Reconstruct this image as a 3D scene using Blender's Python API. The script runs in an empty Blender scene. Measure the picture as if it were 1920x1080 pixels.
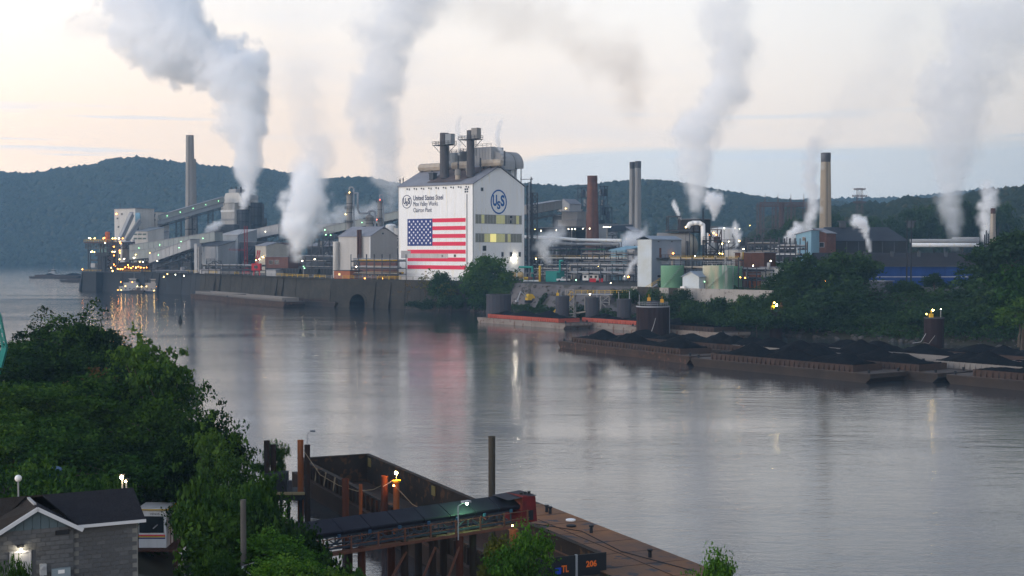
import bpy, bmesh, math, random
import numpy as np
from mathutils import Vector, Matrix, noise as mnoise
R=math.radians
random.seed(7); rng=np.random.default_rng(7)
scene=bpy.context.scene
C=scene.collection
# ---------------------------------------------------------------- camera
FPX=2600.0; CAMZ=25.0; TH=math.atan(72/FPX)
cam_d=bpy.data.cameras.new("camera"); cam=bpy.data.objects.new("camera",cam_d); C.objects.link(cam)
cam_d.sensor_width=36; cam_d.lens=36*FPX/1920; cam_d.clip_start=1; cam_d.clip_end=12000
cam.location=(0,0,CAMZ); cam.rotation_euler=(R(90)-TH,0,0)
scene.camera=cam
# ---------------------------------------------------------------- world
SKYB=1.42; SUN_AZ=-112.0; SUN_EL=7.0     # degrees clockwise from the view direction; low in the west, left of the frame
w=bpy.data.worlds.new("World"); scene.world=w; w.use_nodes=True
nt=w.node_tree; N=nt.nodes; L=nt.links; N.clear()
def nd(t,**k):
    n=N.new(t)
    for a,b in k.items(): setattr(n,a,b)
    return n
def mth(op,a,b=None,c=None,clamp=False):
    n=N.new('ShaderNodeMath'); n.operation=op; n.use_clamp=clamp
    for i,v in enumerate((a,b,c)):
        if v is None: continue
        if isinstance(v,(int,float)): n.inputs[i].default_value=v
        else: L.new(v,n.inputs[i])
    return n.outputs[0]
def sstep(v,a,b,o0=0.0,o1=1.0):
    n=N.new('ShaderNodeMapRange'); n.interpolation_type='SMOOTHSTEP'
    if isinstance(v,(int,float)): n.inputs[0].default_value=v
    else: L.new(v,n.inputs[0])
    for i,x in zip((1,2,3,4),(a,b,o0,o1)):
        if isinstance(x,(int,float)): n.inputs[i].default_value=x
        else: L.new(x,n.inputs[i])
    return n.outputs[0]
def mixc(f,a,b):
    n=N.new('ShaderNodeMix'); n.data_type='RGBA'
    if isinstance(f,(int,float)): n.inputs[0].default_value=f
    else: L.new(f,n.inputs[0])
    for i,x in ((6,a),(7,b)):
        if isinstance(x,tuple): n.inputs[i].default_value=x+(1,)
        else: L.new(x,n.inputs[i])
    return n.outputs[2]
tc=nd('ShaderNodeTexCoord'); sx=nd('ShaderNodeSeparateXYZ'); L.new(tc.outputs['Generated'],sx.inputs[0])
dx,dy,dz=sx.outputs
az=mth('ARCTAN2',dx,dy)
sky=nd('ShaderNodeTexSky',sky_type='NISHITA'); sky.sun_disc=False
sky.sun_elevation=R(SUN_EL); sky.sun_rotation=R(SUN_AZ); sky.air_density=1.0; sky.dust_density=2.5
skys=nd('ShaderNodeVectorMath',operation='SCALE'); L.new(sky.outputs[0],skys.inputs[0]); skys.inputs[3].default_value=0.10
# thin high veil of evening cloud over that sky
cmap=nd('ShaderNodeMapping'); cmap.inputs['Scale'].default_value=(1.0,1.0,5.0); L.new(tc.outputs['Generated'],cmap.inputs[0])
n1=nd('ShaderNodeTexNoise'); n1.inputs['Scale'].default_value=3.2; n1.inputs['Detail'].default_value=7; n1.inputs['Roughness'].default_value=.55; L.new(cmap.outputs[0],n1.inputs[0])
cmap2=nd('ShaderNodeMapping'); cmap2.inputs['Scale'].default_value=(2.2,2.2,60.0); cmap2.inputs['Location'].default_value=(3.1,.7,.2); L.new(tc.outputs['Generated'],cmap2.inputs[0])
n2=nd('ShaderNodeTexNoise'); n2.inputs['Scale'].default_value=2.0; n2.inputs['Detail'].default_value=6; n2.inputs['Roughness'].default_value=.5; L.new(cmap2.outputs[0],n2.inputs[0])
nn1=n1.outputs[0]; nn2=n2.outputs[0]
rightness=sstep(az,-.42,.40)
low=mixc(rightness,(.93,.70,.51),(.83,.71,.61))
high=mixc(rightness,(.86,.77,.68),(.76,.73,.70))
veil=mixc(sstep(dz,.06,.19),low,high)
zen=mixc(sstep(dz,.36,.72),mixc(sstep(dz,.15,.33),veil,(.56,.62,.72)),(.17,.21,.29))
# slightly greyer patches in the veil
zen=mixc(mth('MULTIPLY',sstep(nn1,.50,.72),.22),zen,(.52,.56,.64))
# low bank of blue-grey cloud along the horizon, deeper to the right
thr=mth('ADD',sstep(az,-.12,.06,.036,.072),mth('MULTIPLY',mth('SUBTRACT',nn2,.5),.035))
bank=mth('SUBTRACT',1.0,sstep(mth('SUBTRACT',dz,thr),-.006,.006))
bank=mth('MULTIPLY',bank,sstep(az,-.2,.05,.45,.85))
zen=mixc(bank,zen,mixc(sstep(dz,.0,.07),(.50,.545,.585),(.56,.585,.61)))
# thin streaks left of centre
st=mth('MULTIPLY',sstep(nn2,.60,.70),mth('MULTIPLY',sstep(dz,.03,.06),mth('SUBTRACT',1.0,sstep(dz,.085,.115))))
zen=mixc(mth('MULTIPLY',st,.5),zen,(.56,.60,.66))
# broad afterglow around the sun's bearing (west, left of and behind the camera)
glow=nd('ShaderNodeVectorMath',operation='DOT_PRODUCT'); L.new(tc.outputs['Generated'],glow.inputs[0]); glow.inputs[1].default_value=(math.sin(R(SUN_AZ)),math.cos(R(SUN_AZ)),.0)
gl=nd('ShaderNodeVectorMath',operation='SCALE'); L.new(zen,gl.inputs[0]); L.new(mth('MULTIPLY',sstep(glow.outputs['Value'],-.3,1.0,1.0,2.7),sstep(glow.outputs['Value'],-1.0,-.45,.30,1.0)),gl.inputs[3]); zen=gl.outputs[0]
fin=mixc(.86,skys.outputs[0],zen)
bg=nd('ShaderNodeBackground'); L.new(fin,bg.inputs[0]); bg.inputs[1].default_value=SKYB
wo=nd('ShaderNodeOutputWorld'); L.new(bg.outputs[0],wo.inputs[0])
w.cycles.sampling_method='MANUAL'; w.cycles.sample_map_resolution=512
# ---------------------------------------------------------------- sun (already in the haze: weak and wide)
sd=bpy.data.lights.new("sun",'SUN'); sd.energy=.9; sd.angle=R(25); sd.color=(1,.88,.76)
sun=bpy.data.objects.new("sun",sd); C.objects.link(sun)
_s=Vector((math.sin(R(SUN_AZ))*math.cos(R(SUN_EL)),math.cos(R(SUN_AZ))*math.cos(R(SUN_EL)),math.sin(R(SUN_EL))))
sun.rotation_euler=_s.to_track_quat('Z','Y').to_euler(); sun.location=_s*300
scene.view_settings.view_transform='Standard'; scene.view_settings.look='None'
scene.view_settings.exposure=0.22; scene.view_settings.gamma=1.0; scene.view_settings.use_curve_mapping=False
cy=scene.cycles
cy.use_denoising=True; cy.max_bounces=30; cy.diffuse_bounces=2; cy.glossy_bounces=3; cy.transmission_bounces=2
cy.volume_bounces=28; cy.transparent_max_bounces=6; cy.use_adaptive_sampling=True; cy.adaptive_threshold=.02
cy.volume_step_rate=1.0; cy.volume_max_steps=256; cy.caustics_reflective=False; cy.caustics_refractive=False
cy.sample_clamp_indirect=4.0; cy.light_sampling_threshold=.02
# ---------------------------------------------------------------- pixel <-> world
def ray(px,py):
    a=(px-960)/FPX; b=(540-py)/FPX
    return Vector((a,math.cos(TH)+b*math.sin(TH),-math.sin(TH)+b*math.cos(TH)))
def gp(px,py,z=0.0):
    r=ray(px,py); t=(z-CAMZ)/r.z; return Vector((r.x*t,r.y*t,z))
def pt(px,py,D):
    r=ray(px,py); t=D/r.y; return Vector((r.x*t,D,CAMZ+r.z*t))
def zat(py,D): return pt(960,py,D).z
def xat(px,D): return pt(px,468,D).x
# ---------------------------------------------------------------- materials
MATS={}
def mat(name,col,rough=.8,metal=0,col2=None,nscale=.6,amt=.5,bump=0,bscale=None,streak=False,spec=.10,emit=0,coord='Object',detail=5,col3=None):
    if name in MATS: return MATS[name]
    m=bpy.data.materials.new(name); MATS[name]=m; m.use_nodes=True
    n=m.node_tree.nodes; l=m.node_tree.links
    b=n['Principled BSDF']; b.inputs['Roughness'].default_value=rough; b.inputs['Metallic'].default_value=metal
    b.inputs['Specular IOR Level'].default_value=spec
    b.inputs['Base Color'].default_value=tuple(col)+(1,)
    if col2 is not None or bump:
        t=n.new('ShaderNodeTexCoord'); mp=n.new('ShaderNodeMapping'); l.new(t.outputs[coord],mp.inputs[0])
        if streak: mp.inputs['Scale'].default_value=(1,1,.12)
        nz=n.new('ShaderNodeTexNoise'); nz.inputs['Scale'].default_value=nscale; nz.inputs['Detail'].default_value=detail; nz.inputs['Roughness'].default_value=.6
        l.new(mp.outputs[0],nz.inputs[0])
        if col2 is not None:
            cr=n.new('ShaderNodeValToRGB'); cr.color_ramp.elements[0].position=.5-amt*.5; cr.color_ramp.elements[1].position=.5+amt*.5
            cr.color_ramp.elements[0].color=tuple(col)+(1,); cr.color_ramp.elements[1].color=tuple(col2)+(1,)
            l.new(nz.outputs[0],cr.inputs[0]); out=cr.outputs[0]
            if col3 is not None:
                nz3=n.new('ShaderNodeTexNoise'); nz3.inputs['Scale'].default_value=nscale*3.3; nz3.inputs['Detail'].default_value=4; l.new(mp.outputs[0],nz3.inputs[0])
                mr=n.new('ShaderNodeMapRange'); mr.interpolation_type='SMOOTHSTEP'; mr.inputs[1].default_value=.56; mr.inputs[2].default_value=.66; l.new(nz3.outputs[0],mr.inputs[0])
                mx=n.new('ShaderNodeMix'); mx.data_type='RGBA'; l.new(mr.outputs[0],mx.inputs[0]); l.new(out,mx.inputs[6]); mx.inputs[7].default_value=tuple(col3)+(1,)
                out=mx.outputs[2]
            l.new(out,b.inputs['Base Color'])
        if bump:
            nb=n.new('ShaderNodeTexNoise'); nb.inputs['Scale'].default_value=bscale or nscale*4; nb.inputs['Detail'].default_value=4; l.new(t.outputs[coord],nb.inputs[0])
            bp=n.new('ShaderNodeBump'); bp.inputs['Strength'].default_value=bump; bp.inputs['Distance'].default_value=.2; l.new(nb.outputs[0],bp.inputs['Height']); l.new(bp.outputs[0],b.inputs['Normal'])
    if emit:
        b.inputs['Emission Color'].default_value=tuple(col)+(1,); b.inputs['Emission Strength'].default_value=emit
    return m
# ---------------------------------------------------------------- mesh builder
class MB:
    def __init__(s): s.v=[]; s.f=[]; s.m=[]; s.cur=0
    def add(s,vs,fs):
        o=len(s.v); s.v.extend([tuple(v) for v in vs]); s.f.extend([tuple(i+o for i in f) for f in fs]); s.m.extend([s.cur]*len(fs)); return s
    def box(s,x0,x1,y0,y1,z0,z1):
        return s.add([(x0,y0,z0),(x1,y0,z0),(x1,y1,z0),(x0,y1,z0),(x0,y0,z1),(x1,y0,z1),(x1,y1,z1),(x0,y1,z1)],
              [(0,3,2,1),(4,5,6,7),(0,1,5,4),(1,2,6,5),(2,3,7,6),(3,0,4,7)])
    def beam(s,p,q,w,h=None,up=(0,0,1)):
        h=h or w; p=Vector(p); q=Vector(q); d=q-p
        if d.length<1e-6: return s
        d.normalize(); u=Vector(up)
        if abs(d.dot(u))>.98: u=Vector((0,1,0))
        a=d.cross(u).normalized()*w/2; b=a.cross(d).normalized()*h/2
        return s.add([p-a-b,p+a-b,p+a+b,p-a+b,q-a-b,q+a-b,q+a+b,q-a+b],[(0,1,2,3),(7,6,5,4),(0,4,5,1),(1,5,6,2),(2,6,7,3),(3,7,4,0)])
    def cyl(s,p,q,r0,r1=None,n=10,caps=True):
        r1=r0 if r1 is None else r1; p=Vector(p); q=Vector(q); d=(q-p).normalized()
        u=Vector((0,0,1)) if abs(d.z)<.9 else Vector((1,0,0))
        a=d.cross(u).normalized(); b=a.cross(d).normalized()
        vs=[]; 
        for c,r in ((p,r0),(q,r1)):
            for k in range(n):
                t=2*math.pi*k/n; vs.append(c+a*math.cos(t)*r+b*math.sin(t)*r)
        fs=[(k,k+n,(k+1)%n+n,(k+1)%n) for k in range(n)]
        if caps: fs+= [tuple(range(n)),tuple(range(2*n-1,n-1,-1))]
        return s.add(vs,fs)
    def lathe(s,c,prof,n=20,caps=True,rib=0):
        vs=[];c=Vector(c)
        for r,z in prof:
            for k in range(n):
                t=2*math.pi*k/n; rr=r*(1+(rib if k%2 else 0)); vs.append((c.x+rr*math.cos(t),c.y+rr*math.sin(t),c.z+z))
        fs=[]
        for j in range(len(prof)-1):
            for k in range(n): fs.append((j*n+k,j*n+(k+1)%n,(j+1)*n+(k+1)%n,(j+1)*n+k))
        if caps: fs+=[tuple(range(n-1,-1,-1)),tuple((len(prof)-1)*n+k for k in range(n))]
        return s.add(vs,fs)
    def pipe(s,pts,r,n=8):
        for a,b in zip(pts[:-1],pts[1:]): s.cyl(a,b,r,r,n)
        for a in pts[1:-1]: s.ball(a,r*1.02,n,max(3,n//2))
        return s
    def ball(s,c,r,n=8,m=5,sz=1):
        c=Vector(c); vs=[c+Vector((0,0,-r*sz))]
        for j in range(1,m):
            ph=math.pi*j/m
            for k in range(n):
                t=2*math.pi*k/n; vs.append(c+Vector((r*math.sin(ph)*math.cos(t),r*math.sin(ph)*math.sin(t),-r*sz*math.cos(ph))))
        vs.append(c+Vector((0,0,r*sz))); e=len(vs)-1; fs=[]
        for k in range(n): fs.append((0,1+(k+1)%n,1+k)); fs.append((e,e-n+k,e-n+(k+1)%n))
        for j in range(m-2):
            for k in range(n): a=1+j*n; fs.append((a+k,a+(k+1)%n,a+n+(k+1)%n,a+n+k))
        return s.add(vs,fs)
    def prism(s,poly,z0,z1):
        n=len(poly); vs=[(x,y,z0) for x,y in poly]+[(x,y,z1) for x,y in poly]
        return s.add(vs,[tuple(range(n-1,-1,-1)),tuple(range(n,2*n))]+[(k,(k+1)%n,(k+1)%n+n,k+n) for k in range(n)])
    def extr(s,poly,axis,a,b):
        """poly in the plane across `axis` ('x': (y,z), 'y': (x,z)), extruded from a to b"""
        n=len(poly); f=(lambda u,v,t:(t,u,v)) if axis=='x' else (lambda u,v,t:(u,t,v))
        vs=[f(u,v,a) for u,v in poly]+[f(u,v,b) for u,v in poly]
        return s.add(vs,[tuple(range(n-1,-1,-1)),tuple(range(n,2*n))]+[(k,(k+1)%n,(k+1)%n+n,k+n) for k in range(n)])
    def lattice(s,p,q,W,H,n,t=.15,up=(0,0,1),faces=4):
        """box truss between p and q, W wide, H high"""
        p=Vector(p); q=Vector(q); d=(q-p).normalized(); u=Vector(up)
        if abs(d.dot(u))>.9: u=Vector((0,1,0))
        a=d.cross(u).normalized()*W/2; b=a.cross(d).normalized()*H/2
        cs=[-a-b,a-b,a+b,-a+b]
        for c in cs: s.beam(p+c,q+c,t*1.5)
        for k in range(n+1):
            m=p.lerp(q,k/n)
            for i in range(4): s.beam(m+cs[i],m+cs[(i+1)%4],t)
            if k<n:
                m2=p.lerp(q,(k+1)/n)
                for i in range(faces):
                    i0,i1=(i,(i+1)%4) if k%2==0 else ((i+1)%4,i)
                    s.beam(m+cs[i0],m2+cs[i1],t)
        return s
    def mesh(s,name,mats,smooth=False):
        me=bpy.data.meshes.new(name); me.from_pydata(s.v,[],s.f)
        if not isinstance(mats,(list,tuple)): mats=[mats]
        for m in mats: me.materials.append(m)
        if len(mats)>1: me.polygons.foreach_set('material_index',s.m)
        if smooth: me.polygons.foreach_set('use_smooth',[True]*len(s.f))
        me.update(); return me
    def build(s,name,mats,parent=None,smooth=False,loc=None,**t):
        return link(name,s.mesh(name,mats,smooth),parent,loc,**t)
def link(name,me,parent=None,loc=None,rz=0,**t):
    o=bpy.data.objects.new(name,me); C.objects.link(o)
    if parent: o.parent=parent
    if loc is not None: o.location=loc
    if rz: o.rotation_euler.z=rz
    return tag(o,**t)
def tag(o,label=None,cat=None,group=None,kind=None):
    if label: o['label']=label
    if cat: o['category']=cat
    if group: o['group']=group
    if kind: o['kind']=kind
    return o
def thing(name,label,cat,loc=(0,0,0),rz=0,group=None):
    return link(name,None,None,loc,rz,label=label,cat=cat,group=group)
def dup(root,loc,rz=None,label=None,group=None,scale=None):
    def cp(o,par):
        c=o.copy(); C.objects.link(c); c.parent=par
        for ch in KIDS.get(o.name,None) or list(o.children): cp(ch,c)
        return c
    c=cp(root,None); c.location=loc
    if rz is not None: c.rotation_euler.z=rz
    if label: c['label']=label
    if group: c['group']=group
    if scale: c.scale=scale if hasattr(scale,'__len__') else (scale,)*3
    return c
KIDS={}
def npmesh(name,verts,faces,mats,mi=None,smooth=False):
    """verts Nx3, faces MxK numpy"""
    me=bpy.data.meshes.new(name); K=faces.shape[1]
    me.vertices.add(len(verts)); me.vertices.foreach_set('co',np.asarray(verts,'f').ravel())
    me.loops.add(faces.size); me.loops.foreach_set('vertex_index',faces.astype('i').ravel())
    me.polygons.add(len(faces)); me.polygons.foreach_set('loop_start',np.arange(0,faces.size,K,dtype='i'))
    for m in mats: me.materials.append(m)
    if mi is not None: me.polygons.foreach_set('material_index',np.asarray(mi,'i'))
    if smooth: me.polygons.foreach_set('use_smooth',np.ones(len(faces),bool))
    me.update(calc_edges=True); me.validate(); return me
# plant axes: local x runs along the quay towards the camera's right, local y away from the river
E1=Vector((.76,-.65,0)).normalized(); E2=Vector((.65,.76,0)).normalized(); PRZ=math.atan2(E1.y,E1.x)
GZ=12.0
class Fr:
    """frame with its origin at the corner nearest the camera; L = face along -x, R = face along +y"""
    def __init__(s,px,D,z=GZ,e1=E1,e2=E2):
        s.o=Vector((xat(px,D),D,z)); s.e1=e1; s.e2=e2; s.rz=math.atan2(e1.y,e1.x)
    def _hit(s,px,py,n,a,off=0):
        r=ray(px,py); c=Vector((0,0,CAMZ)); o=s.o+n*off
        t=(o-c).dot(n)/r.dot(n); p=c+r*t; return (p-s.o).dot(a),p.z-s.o.z
    def L(s,px,py=468,off=0): return s._hit(px,py,s.e2,s.e1,off)      # (x,z) on plane y=off
    def Rt(s,px,py=468,off=0): return s._hit(px,py,s.e1,s.e2,off)     # (y,z) on plane x=off
    def z(s,py): return zat(py,s.o.y)-s.o.z
    def loc(s,px,py,D):
        p=pt(px,py,D)-s.o; return Vector((p.dot(s.e1),p.dot(s.e2),p.z))
HAZE_D=1.4e-4; WAVE=.18
# ---------------------------------------------------------------- haze and water, terrain
hz=MB().box(-2600,2600,-60,3600,-1.5,330)
hm=bpy.data.materials.new("river_haze"); hm.use_nodes=True; hn=hm.node_tree.nodes; hn.clear()
pv=hn.new('ShaderNodeVolumePrincipled'); pv.inputs['Color'].default_value=(.40,.69,1,1); pv.inputs['Density'].default_value=HAZE_D; pv.inputs['Anisotropy'].default_value=.1
ho=hn.new('ShaderNodeOutputMaterial'); hm.node_tree.links.new(pv.outputs[0],ho.inputs['Volume'])
hz.build("haze",hm,kind='stuff',label="thin blue evening haze filling the river valley",cat="haze")

wm=bpy.data.materials.new("river_water"); wm.use_nodes=True; n=wm.node_tree.nodes; l=wm.node_tree.links
b=n['Principled BSDF']; b.inputs['Base Color'].default_value=(.034,.038,.042,1); b.inputs['Roughness'].default_value=.045; b.inputs['IOR'].default_value=1.42
b.inputs['Specular IOR Level'].default_value=.5
tcw=n.new('ShaderNodeTexCoord')
def wnoise(sc,rot,det,dist):
    mp=n.new('ShaderNodeMapping'); mp.inputs['Scale'].default_value=sc; mp.inputs['Rotation'].default_value=(0,0,rot); l.new(tcw.outputs['Object'],mp.inputs[0])
    z=n.new('ShaderNodeTexNoise'); z.inputs['Scale'].default_value=1; z.inputs['Detail'].default_value=det; z.inputs['Roughness'].default_value=.55; l.new(mp.outputs[0],z.inputs[0])
    return z.outputs[0]
def wmath(op,a,b_):
    q=n.new('ShaderNodeMath'); q.operation=op
    for i,v in enumerate((a,b_)):
        if isinstance(v,(int,float)): q.inputs[i].default_value=v
        else: l.new(v,q.inputs[i])
    return q.outputs[0]
wa=wnoise((.55,1.1,1),.35,4,0); wb=wnoise((2.2,3.6,1),-.4,3,0); wc=wnoise((.010,.035,1),.6,5,0); wd=wnoise((.16,.42,1),.15,3,0)
# calmer and livelier reaches of the river
amp=n.new('ShaderNodeMapRange'); l.new(wc,amp.inputs[0]); amp.inputs[1].default_value=.35; amp.inputs[2].default_value=.65; amp.inputs[3].default_value=.45; amp.inputs[4].default_value=1.35
sxy=n.new('ShaderNodeSeparateXYZ'); l.new(tcw.outputs['Object'],sxy.inputs[0]); wind=n.new('ShaderNodeMapRange'); wind.interpolation_type='SMOOTHSTEP'; l.new(sxy.outputs[1],wind.inputs[0])
for i_,v_ in zip((1,2,3,4),(640,900,1.0,3.6)): wind.inputs[i_].default_value=v_   # windier open reach upstream
hgt=wmath('MULTIPLY',wind.outputs[0],wmath('MULTIPLY',wmath('ADD',wmath('MULTIPLY',wd,.34),wmath('ADD',wmath('MULTIPLY',wa,.20),wmath('MULTIPLY',wb,.085))),amp.outputs[0]))
bp=n.new('ShaderNodeBump'); bp.inputs['Strength'].default_value=1.0; bp.inputs['Distance'].default_value=WAVE; l.new(hgt,bp.inputs['Height']); l.new(bp.outputs[0],b.inputs['Normal'])
MB().add([(-2500,-50,0),(2500,-50,0),(2500,3500,0),(-2500,3500,0)],[(0,1,2,3)]).build("river_water",wm,kind='structure',label="grey river with fine ripples reflecting the evening sky")
# ---------------------------------------------------------------- terrain
def interp(x,pts): return np.interp(x,[p[0] for p in pts],[p[1] for p in pts])
_perm=np.random.default_rng(3).random((64,64))
def vnoise(x,y):
    x=np.asarray(x,float)%64; y=np.asarray(y,float)%64
    i=np.floor(x).astype(int); j=np.floor(y).astype(int); u=x-i; v=y-j; u=u*u*(3-2*u); v=v*v*(3-2*v)
    a=_perm[i%64,j%64]; b=_perm[(i+1)%64,j%64]; c=_perm[i%64,(j+1)%64]; d=_perm[(i+1)%64,(j+1)%64]
    return (a*(1-u)+b*u)*(1-v)+(c*(1-u)+d*u)*v-.5
def fbm(x,y,o=4):
    s=0;a=1
    for k in range(o): s=s+a*vnoise(x*2**k+k*7.3,y*2**k+k*3.1); a*=.5
    return s
ground_m=mat('works_ground',(.035,.033,.03),.95,col2=(.07,.065,.06),nscale=.05,amt=.4,col3=(.045,.05,.035))
soil_m=mat('bank_soil',(.022,.022,.014),.95,col2=(.045,.04,.028),nscale=.12,amt=.4,bump=.3)
gravel_m=mat('bank_gravel',(.06,.055,.058),.95,col2=(.14,.13,.132),nscale=.06,amt=.35,col3=(.05,.048,.04),bump=.3)
hill_m=mat('hill_floor',(.02,.03,.015),.95,col2=(.035,.045,.02),nscale=.02)
# far shore: shoreline (water's edge) and matching top of bank
SH=[(-262,846),(-184,774),(-79,607),(-17,563),(2,520),(28,470),(60,425),(100,383),(150,338),(215,290),(330,215)]
def shore_dist(x,y,poly,sign=1):
    """distance from the polyline"""
    x=np.asarray(x,float);y=np.asarray(y,float); best=np.full(x.shape,1e9)
    for (ax,ay),(bx,by) in zip(poly[:-1],poly[1:]):
        dx,dy=bx-ax,by-ay; t=np.clip(((x-ax)*dx+(y-ay)*dy)/(dx*dx+dy*dy),0,1)
        best=np.minimum(best,np.hypot(x-ax-t*dx,y-ay-t*dy))
    return best
# quay level land of the works: flat sheet behind the wall, sloping bank to the right
land=[(-262,846),(-184,774),(-79,607),(-22,566)]
def grid_obj(name,X,Y,Z,m,**t):
    h,w_=X.shape; V=np.stack([X,Y,Z],-1).reshape(-1,3); i=np.arange(h*w_).reshape(h,w_)
    F=np.stack([i[:-1,:-1],i[:-1,1:],i[1:,1:],i[1:,:-1]],-1).reshape(-1,4)
    return link(name,npmesh(name,V,F,[m] if not isinstance(m,list) else m,smooth=True),None,**t)
# sheet 1: works terrace
back=[(-290,1000),(-420,1500),(-560,1900),(-640,2160),(3000,2400),(3000,250),(330,232)]
poly=[(-266,848),(-188,777),(-82,610),(-20,568),(0,545),(18,512),(40,486),(70,462),(105,430),(150,395),(190,362),(240,322)]+[(330,262)]+[(2600,250),(2600,2300),(-640,2160),(-560,1900),(-420,1500),(-300,1000)]
MB().add([(x,y,GZ) for x,y in poly],[tuple(range(len(poly)))]).build("works_ground",ground_m,kind='structure',label="dark level ground of the riverside works")
MB().add([(x,y,-1.0) for x,y in [(-700,2250),(-300,1050),(-262,900),(2600,900),(2600,2400)]],[(0,1,2,3,4)])
# bank: loft between shoreline and edge of the terrace
top=[(-20,568),(0,545),(18,512),(40,486),(70,462),(105,430),(150,395),(190,362),(240,322),(330,262)]
sh=[(-18,563),(-3,537),(10,507),(28,473),(50,443),(78,398),(112,365),(160,325),(215,285),(330,205)]
U=np.linspace(0,len(top)-1,90); T=np.linspace(0,1,22)
tx=np.interp(U,range(len(top)),[p[0] for p in top]); ty=np.interp(U,range(len(top)),[p[1] for p in top])
bx=np.interp(U,range(len(sh)),[p[0] for p in sh]); by=np.interp(U,range(len(sh)),[p[1] for p in sh])
X=bx[None]+(tx-bx)[None]*T[:,None]; Y=by[None]+(ty-by)[None]*T[:,None]
Zb=-1+(GZ+1)*(T[:,None]**.8)*np.ones_like(X)+fbm(X*.08,Y*.08)*1.6*np.sin(T*math.pi)[:,None]; Zb[-1]=GZ+.01
bank=grid_obj("river_bank",X,Y,Zb,[soil_m,gravel_m],kind='structure',label="sloping river bank below the works")
me=bank.data; cen=np.zeros(len(me.polygons)*3); me.polygons.foreach_get('center',cen); cen=cen.reshape(-1,3)
me.polygons.foreach_set('material_index',((cen[:,0]>-4)&(cen[:,0]<46)&(cen[:,2]>3.0)).astype('i'))
# near bank under the trees, dropping to the water
NS=[(-400,420),(-170,330),(-95,255),(-62,195),(-40,152),(-31,126),(-27,110),(-22,98),(-13,90),(-2,82),(10,73),(26,62),(60,40),(140,0)]
gx,gy=np.meshgrid(np.linspace(-330,150,161),np.linspace(-40,420,155))
ds=shore_dist(gx,gy,NS)
def inside_near(x,y):
    return y<np.interp(x,[p[0] for p in NS],[p[1] for p in NS])
def near_z(x,y):
    x=np.asarray(x,float);y=np.asarray(y,float); d=shore_dist(x,y,NS)*np.where(inside_near(x,y),1,-1)
    z=np.where(d>0,9.2*(1-np.exp(-np.clip(d,0,None)/9.0))*np.clip(.35+d/40,0,1),d*.35)
    flat=np.exp(-(((x+30)/16)**2+((y-62)/18)**2)**2)      # level pad around the block building
    z=z*(1-flat)+9.1*flat
    return np.clip(z+fbm(x*.09,y*.09,3)*.7*(1-flat)*(d>0),-4,None)
grid_obj("near_bank",gx,gy,near_z(gx,gy),soil_m,kind='structure',label="overgrown near river bank under the trees")
# ---- wooded hills
def hill(name,label,ridge,foot,D0,D1,D2,seed,ntree,tsize,z0=0,tone=0):
    px=np.linspace(ridge[0][0],ridge[-1][0],140); A=(px-960)/FPX
    ry=interp(px,ridge); ts=np.linspace(0,1.5,46)
    d0=interp(px,D0); d1=interp(px,D1); 
    zr=CAMZ+(468-ry)/FPX*d1
    Tg=ts[:,None]; Dg=d0[None]+(d1-d0)[None]*Tg
    prof=np.where(Tg<=1,np.sin(np.clip(Tg,0,1)*math.pi/2)**1.15,1-(Tg-1)*1.1)
    Zg=z0+(zr[None]-z0-tsize*.9)*prof
    Xg=A[None]*Dg
    env=np.sin(np.clip(Tg/1.0,0,1)*math.pi)*.13
    Zg=Zg+fbm(Xg/160+seed,Dg/160,3)*(zr[None]-z0)*env
    Zg[0]=min(z0,GZ)-14
    grid_obj(name,Xg,Dg,Zg,hill_m,kind='structure',label=label)
    # woodland: low lumpy crowns scattered over the slope, one mass
    r=np.random.default_rng(seed)
    u=r.random(ntree)*(len(px)-1.001); t=r.random(ntree)*1.04*(len(ts)-1)/1.5
    # a row along the ridge line so that it reads as tree tops
    nr=ntree//12; t[:nr]=(len(ts)-1)/1.5*(1+r.normal(0,.012,nr))
    i=u.astype(int); j=np.minimum(t.astype(int),len(ts)-2); fu=u-i; fv=t-j
    bil=lambda G:(G[j,i]*(1-fu)+G[j,i+1]*fu)*(1-fv)+(G[j+1,i]*(1-fu)+G[j+1,i+1]*fu)*fv
    cx,cyy,cz=bil(Xg),bil(Dg),bil(Zg)
    base=ico(1); V0,F0=base; n0=len(V0)
    s=tsize*(.55+r.random(ntree)*.75); s[:nr]*=.8+r.random(nr)*.5
    jit=1+(r.random((ntree,n0))-.5)*.5
    V=V0[None]*jit[:,:,None]; V=V*s[:,None,None]*np.array([1,1,1.0])
    V=V+np.stack([cx,cyy,cz+s*.35],-1)[:,None]
    Fc=(F0[None]+(np.arange(ntree)*n0)[:,None,None]).reshape(-1,3)
    link(name+"_woodland",npmesh(name+"_woodland",V.reshape(-1,3),Fc,[wood_m],smooth=False),kind='stuff',label="mass of green trees covering the "+label.split(' ',1)[1] if ' ' in label else label)
def ico(sub):
    bm=bmesh.new(); bmesh.ops.create_icosphere(bm,subdivisions=sub,radius=1); 
    V=np.array([v.co[:] for v in bm.verts]); F_=np.array([[v.index for v in f.verts] for f in bm.faces]); bm.free(); return V,F_
wood_m=mat('woodland_leaves',(.012,.021,.012),.95,col2=(.027,.038,.018),nscale=.035,amt=.5,col3=(.045,.042,.016),detail=8)
hill("left_hill","long wooded hill across the river bend on the left",[(-260,345),(-60,330),(0,325),(60,330),(100,322),(130,318),(180,312),(215,300),(260,299),(300,305),(350,310),(420,318),(500,320),(540,328),(600,340),(680,336),(740,348),(850,365),(960,385),(1050,400)],None,[(-260,2150),(160,2180),(1050,1800)],[(-260,2650),(1050,2500)],0,11,26000,5.6)
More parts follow.
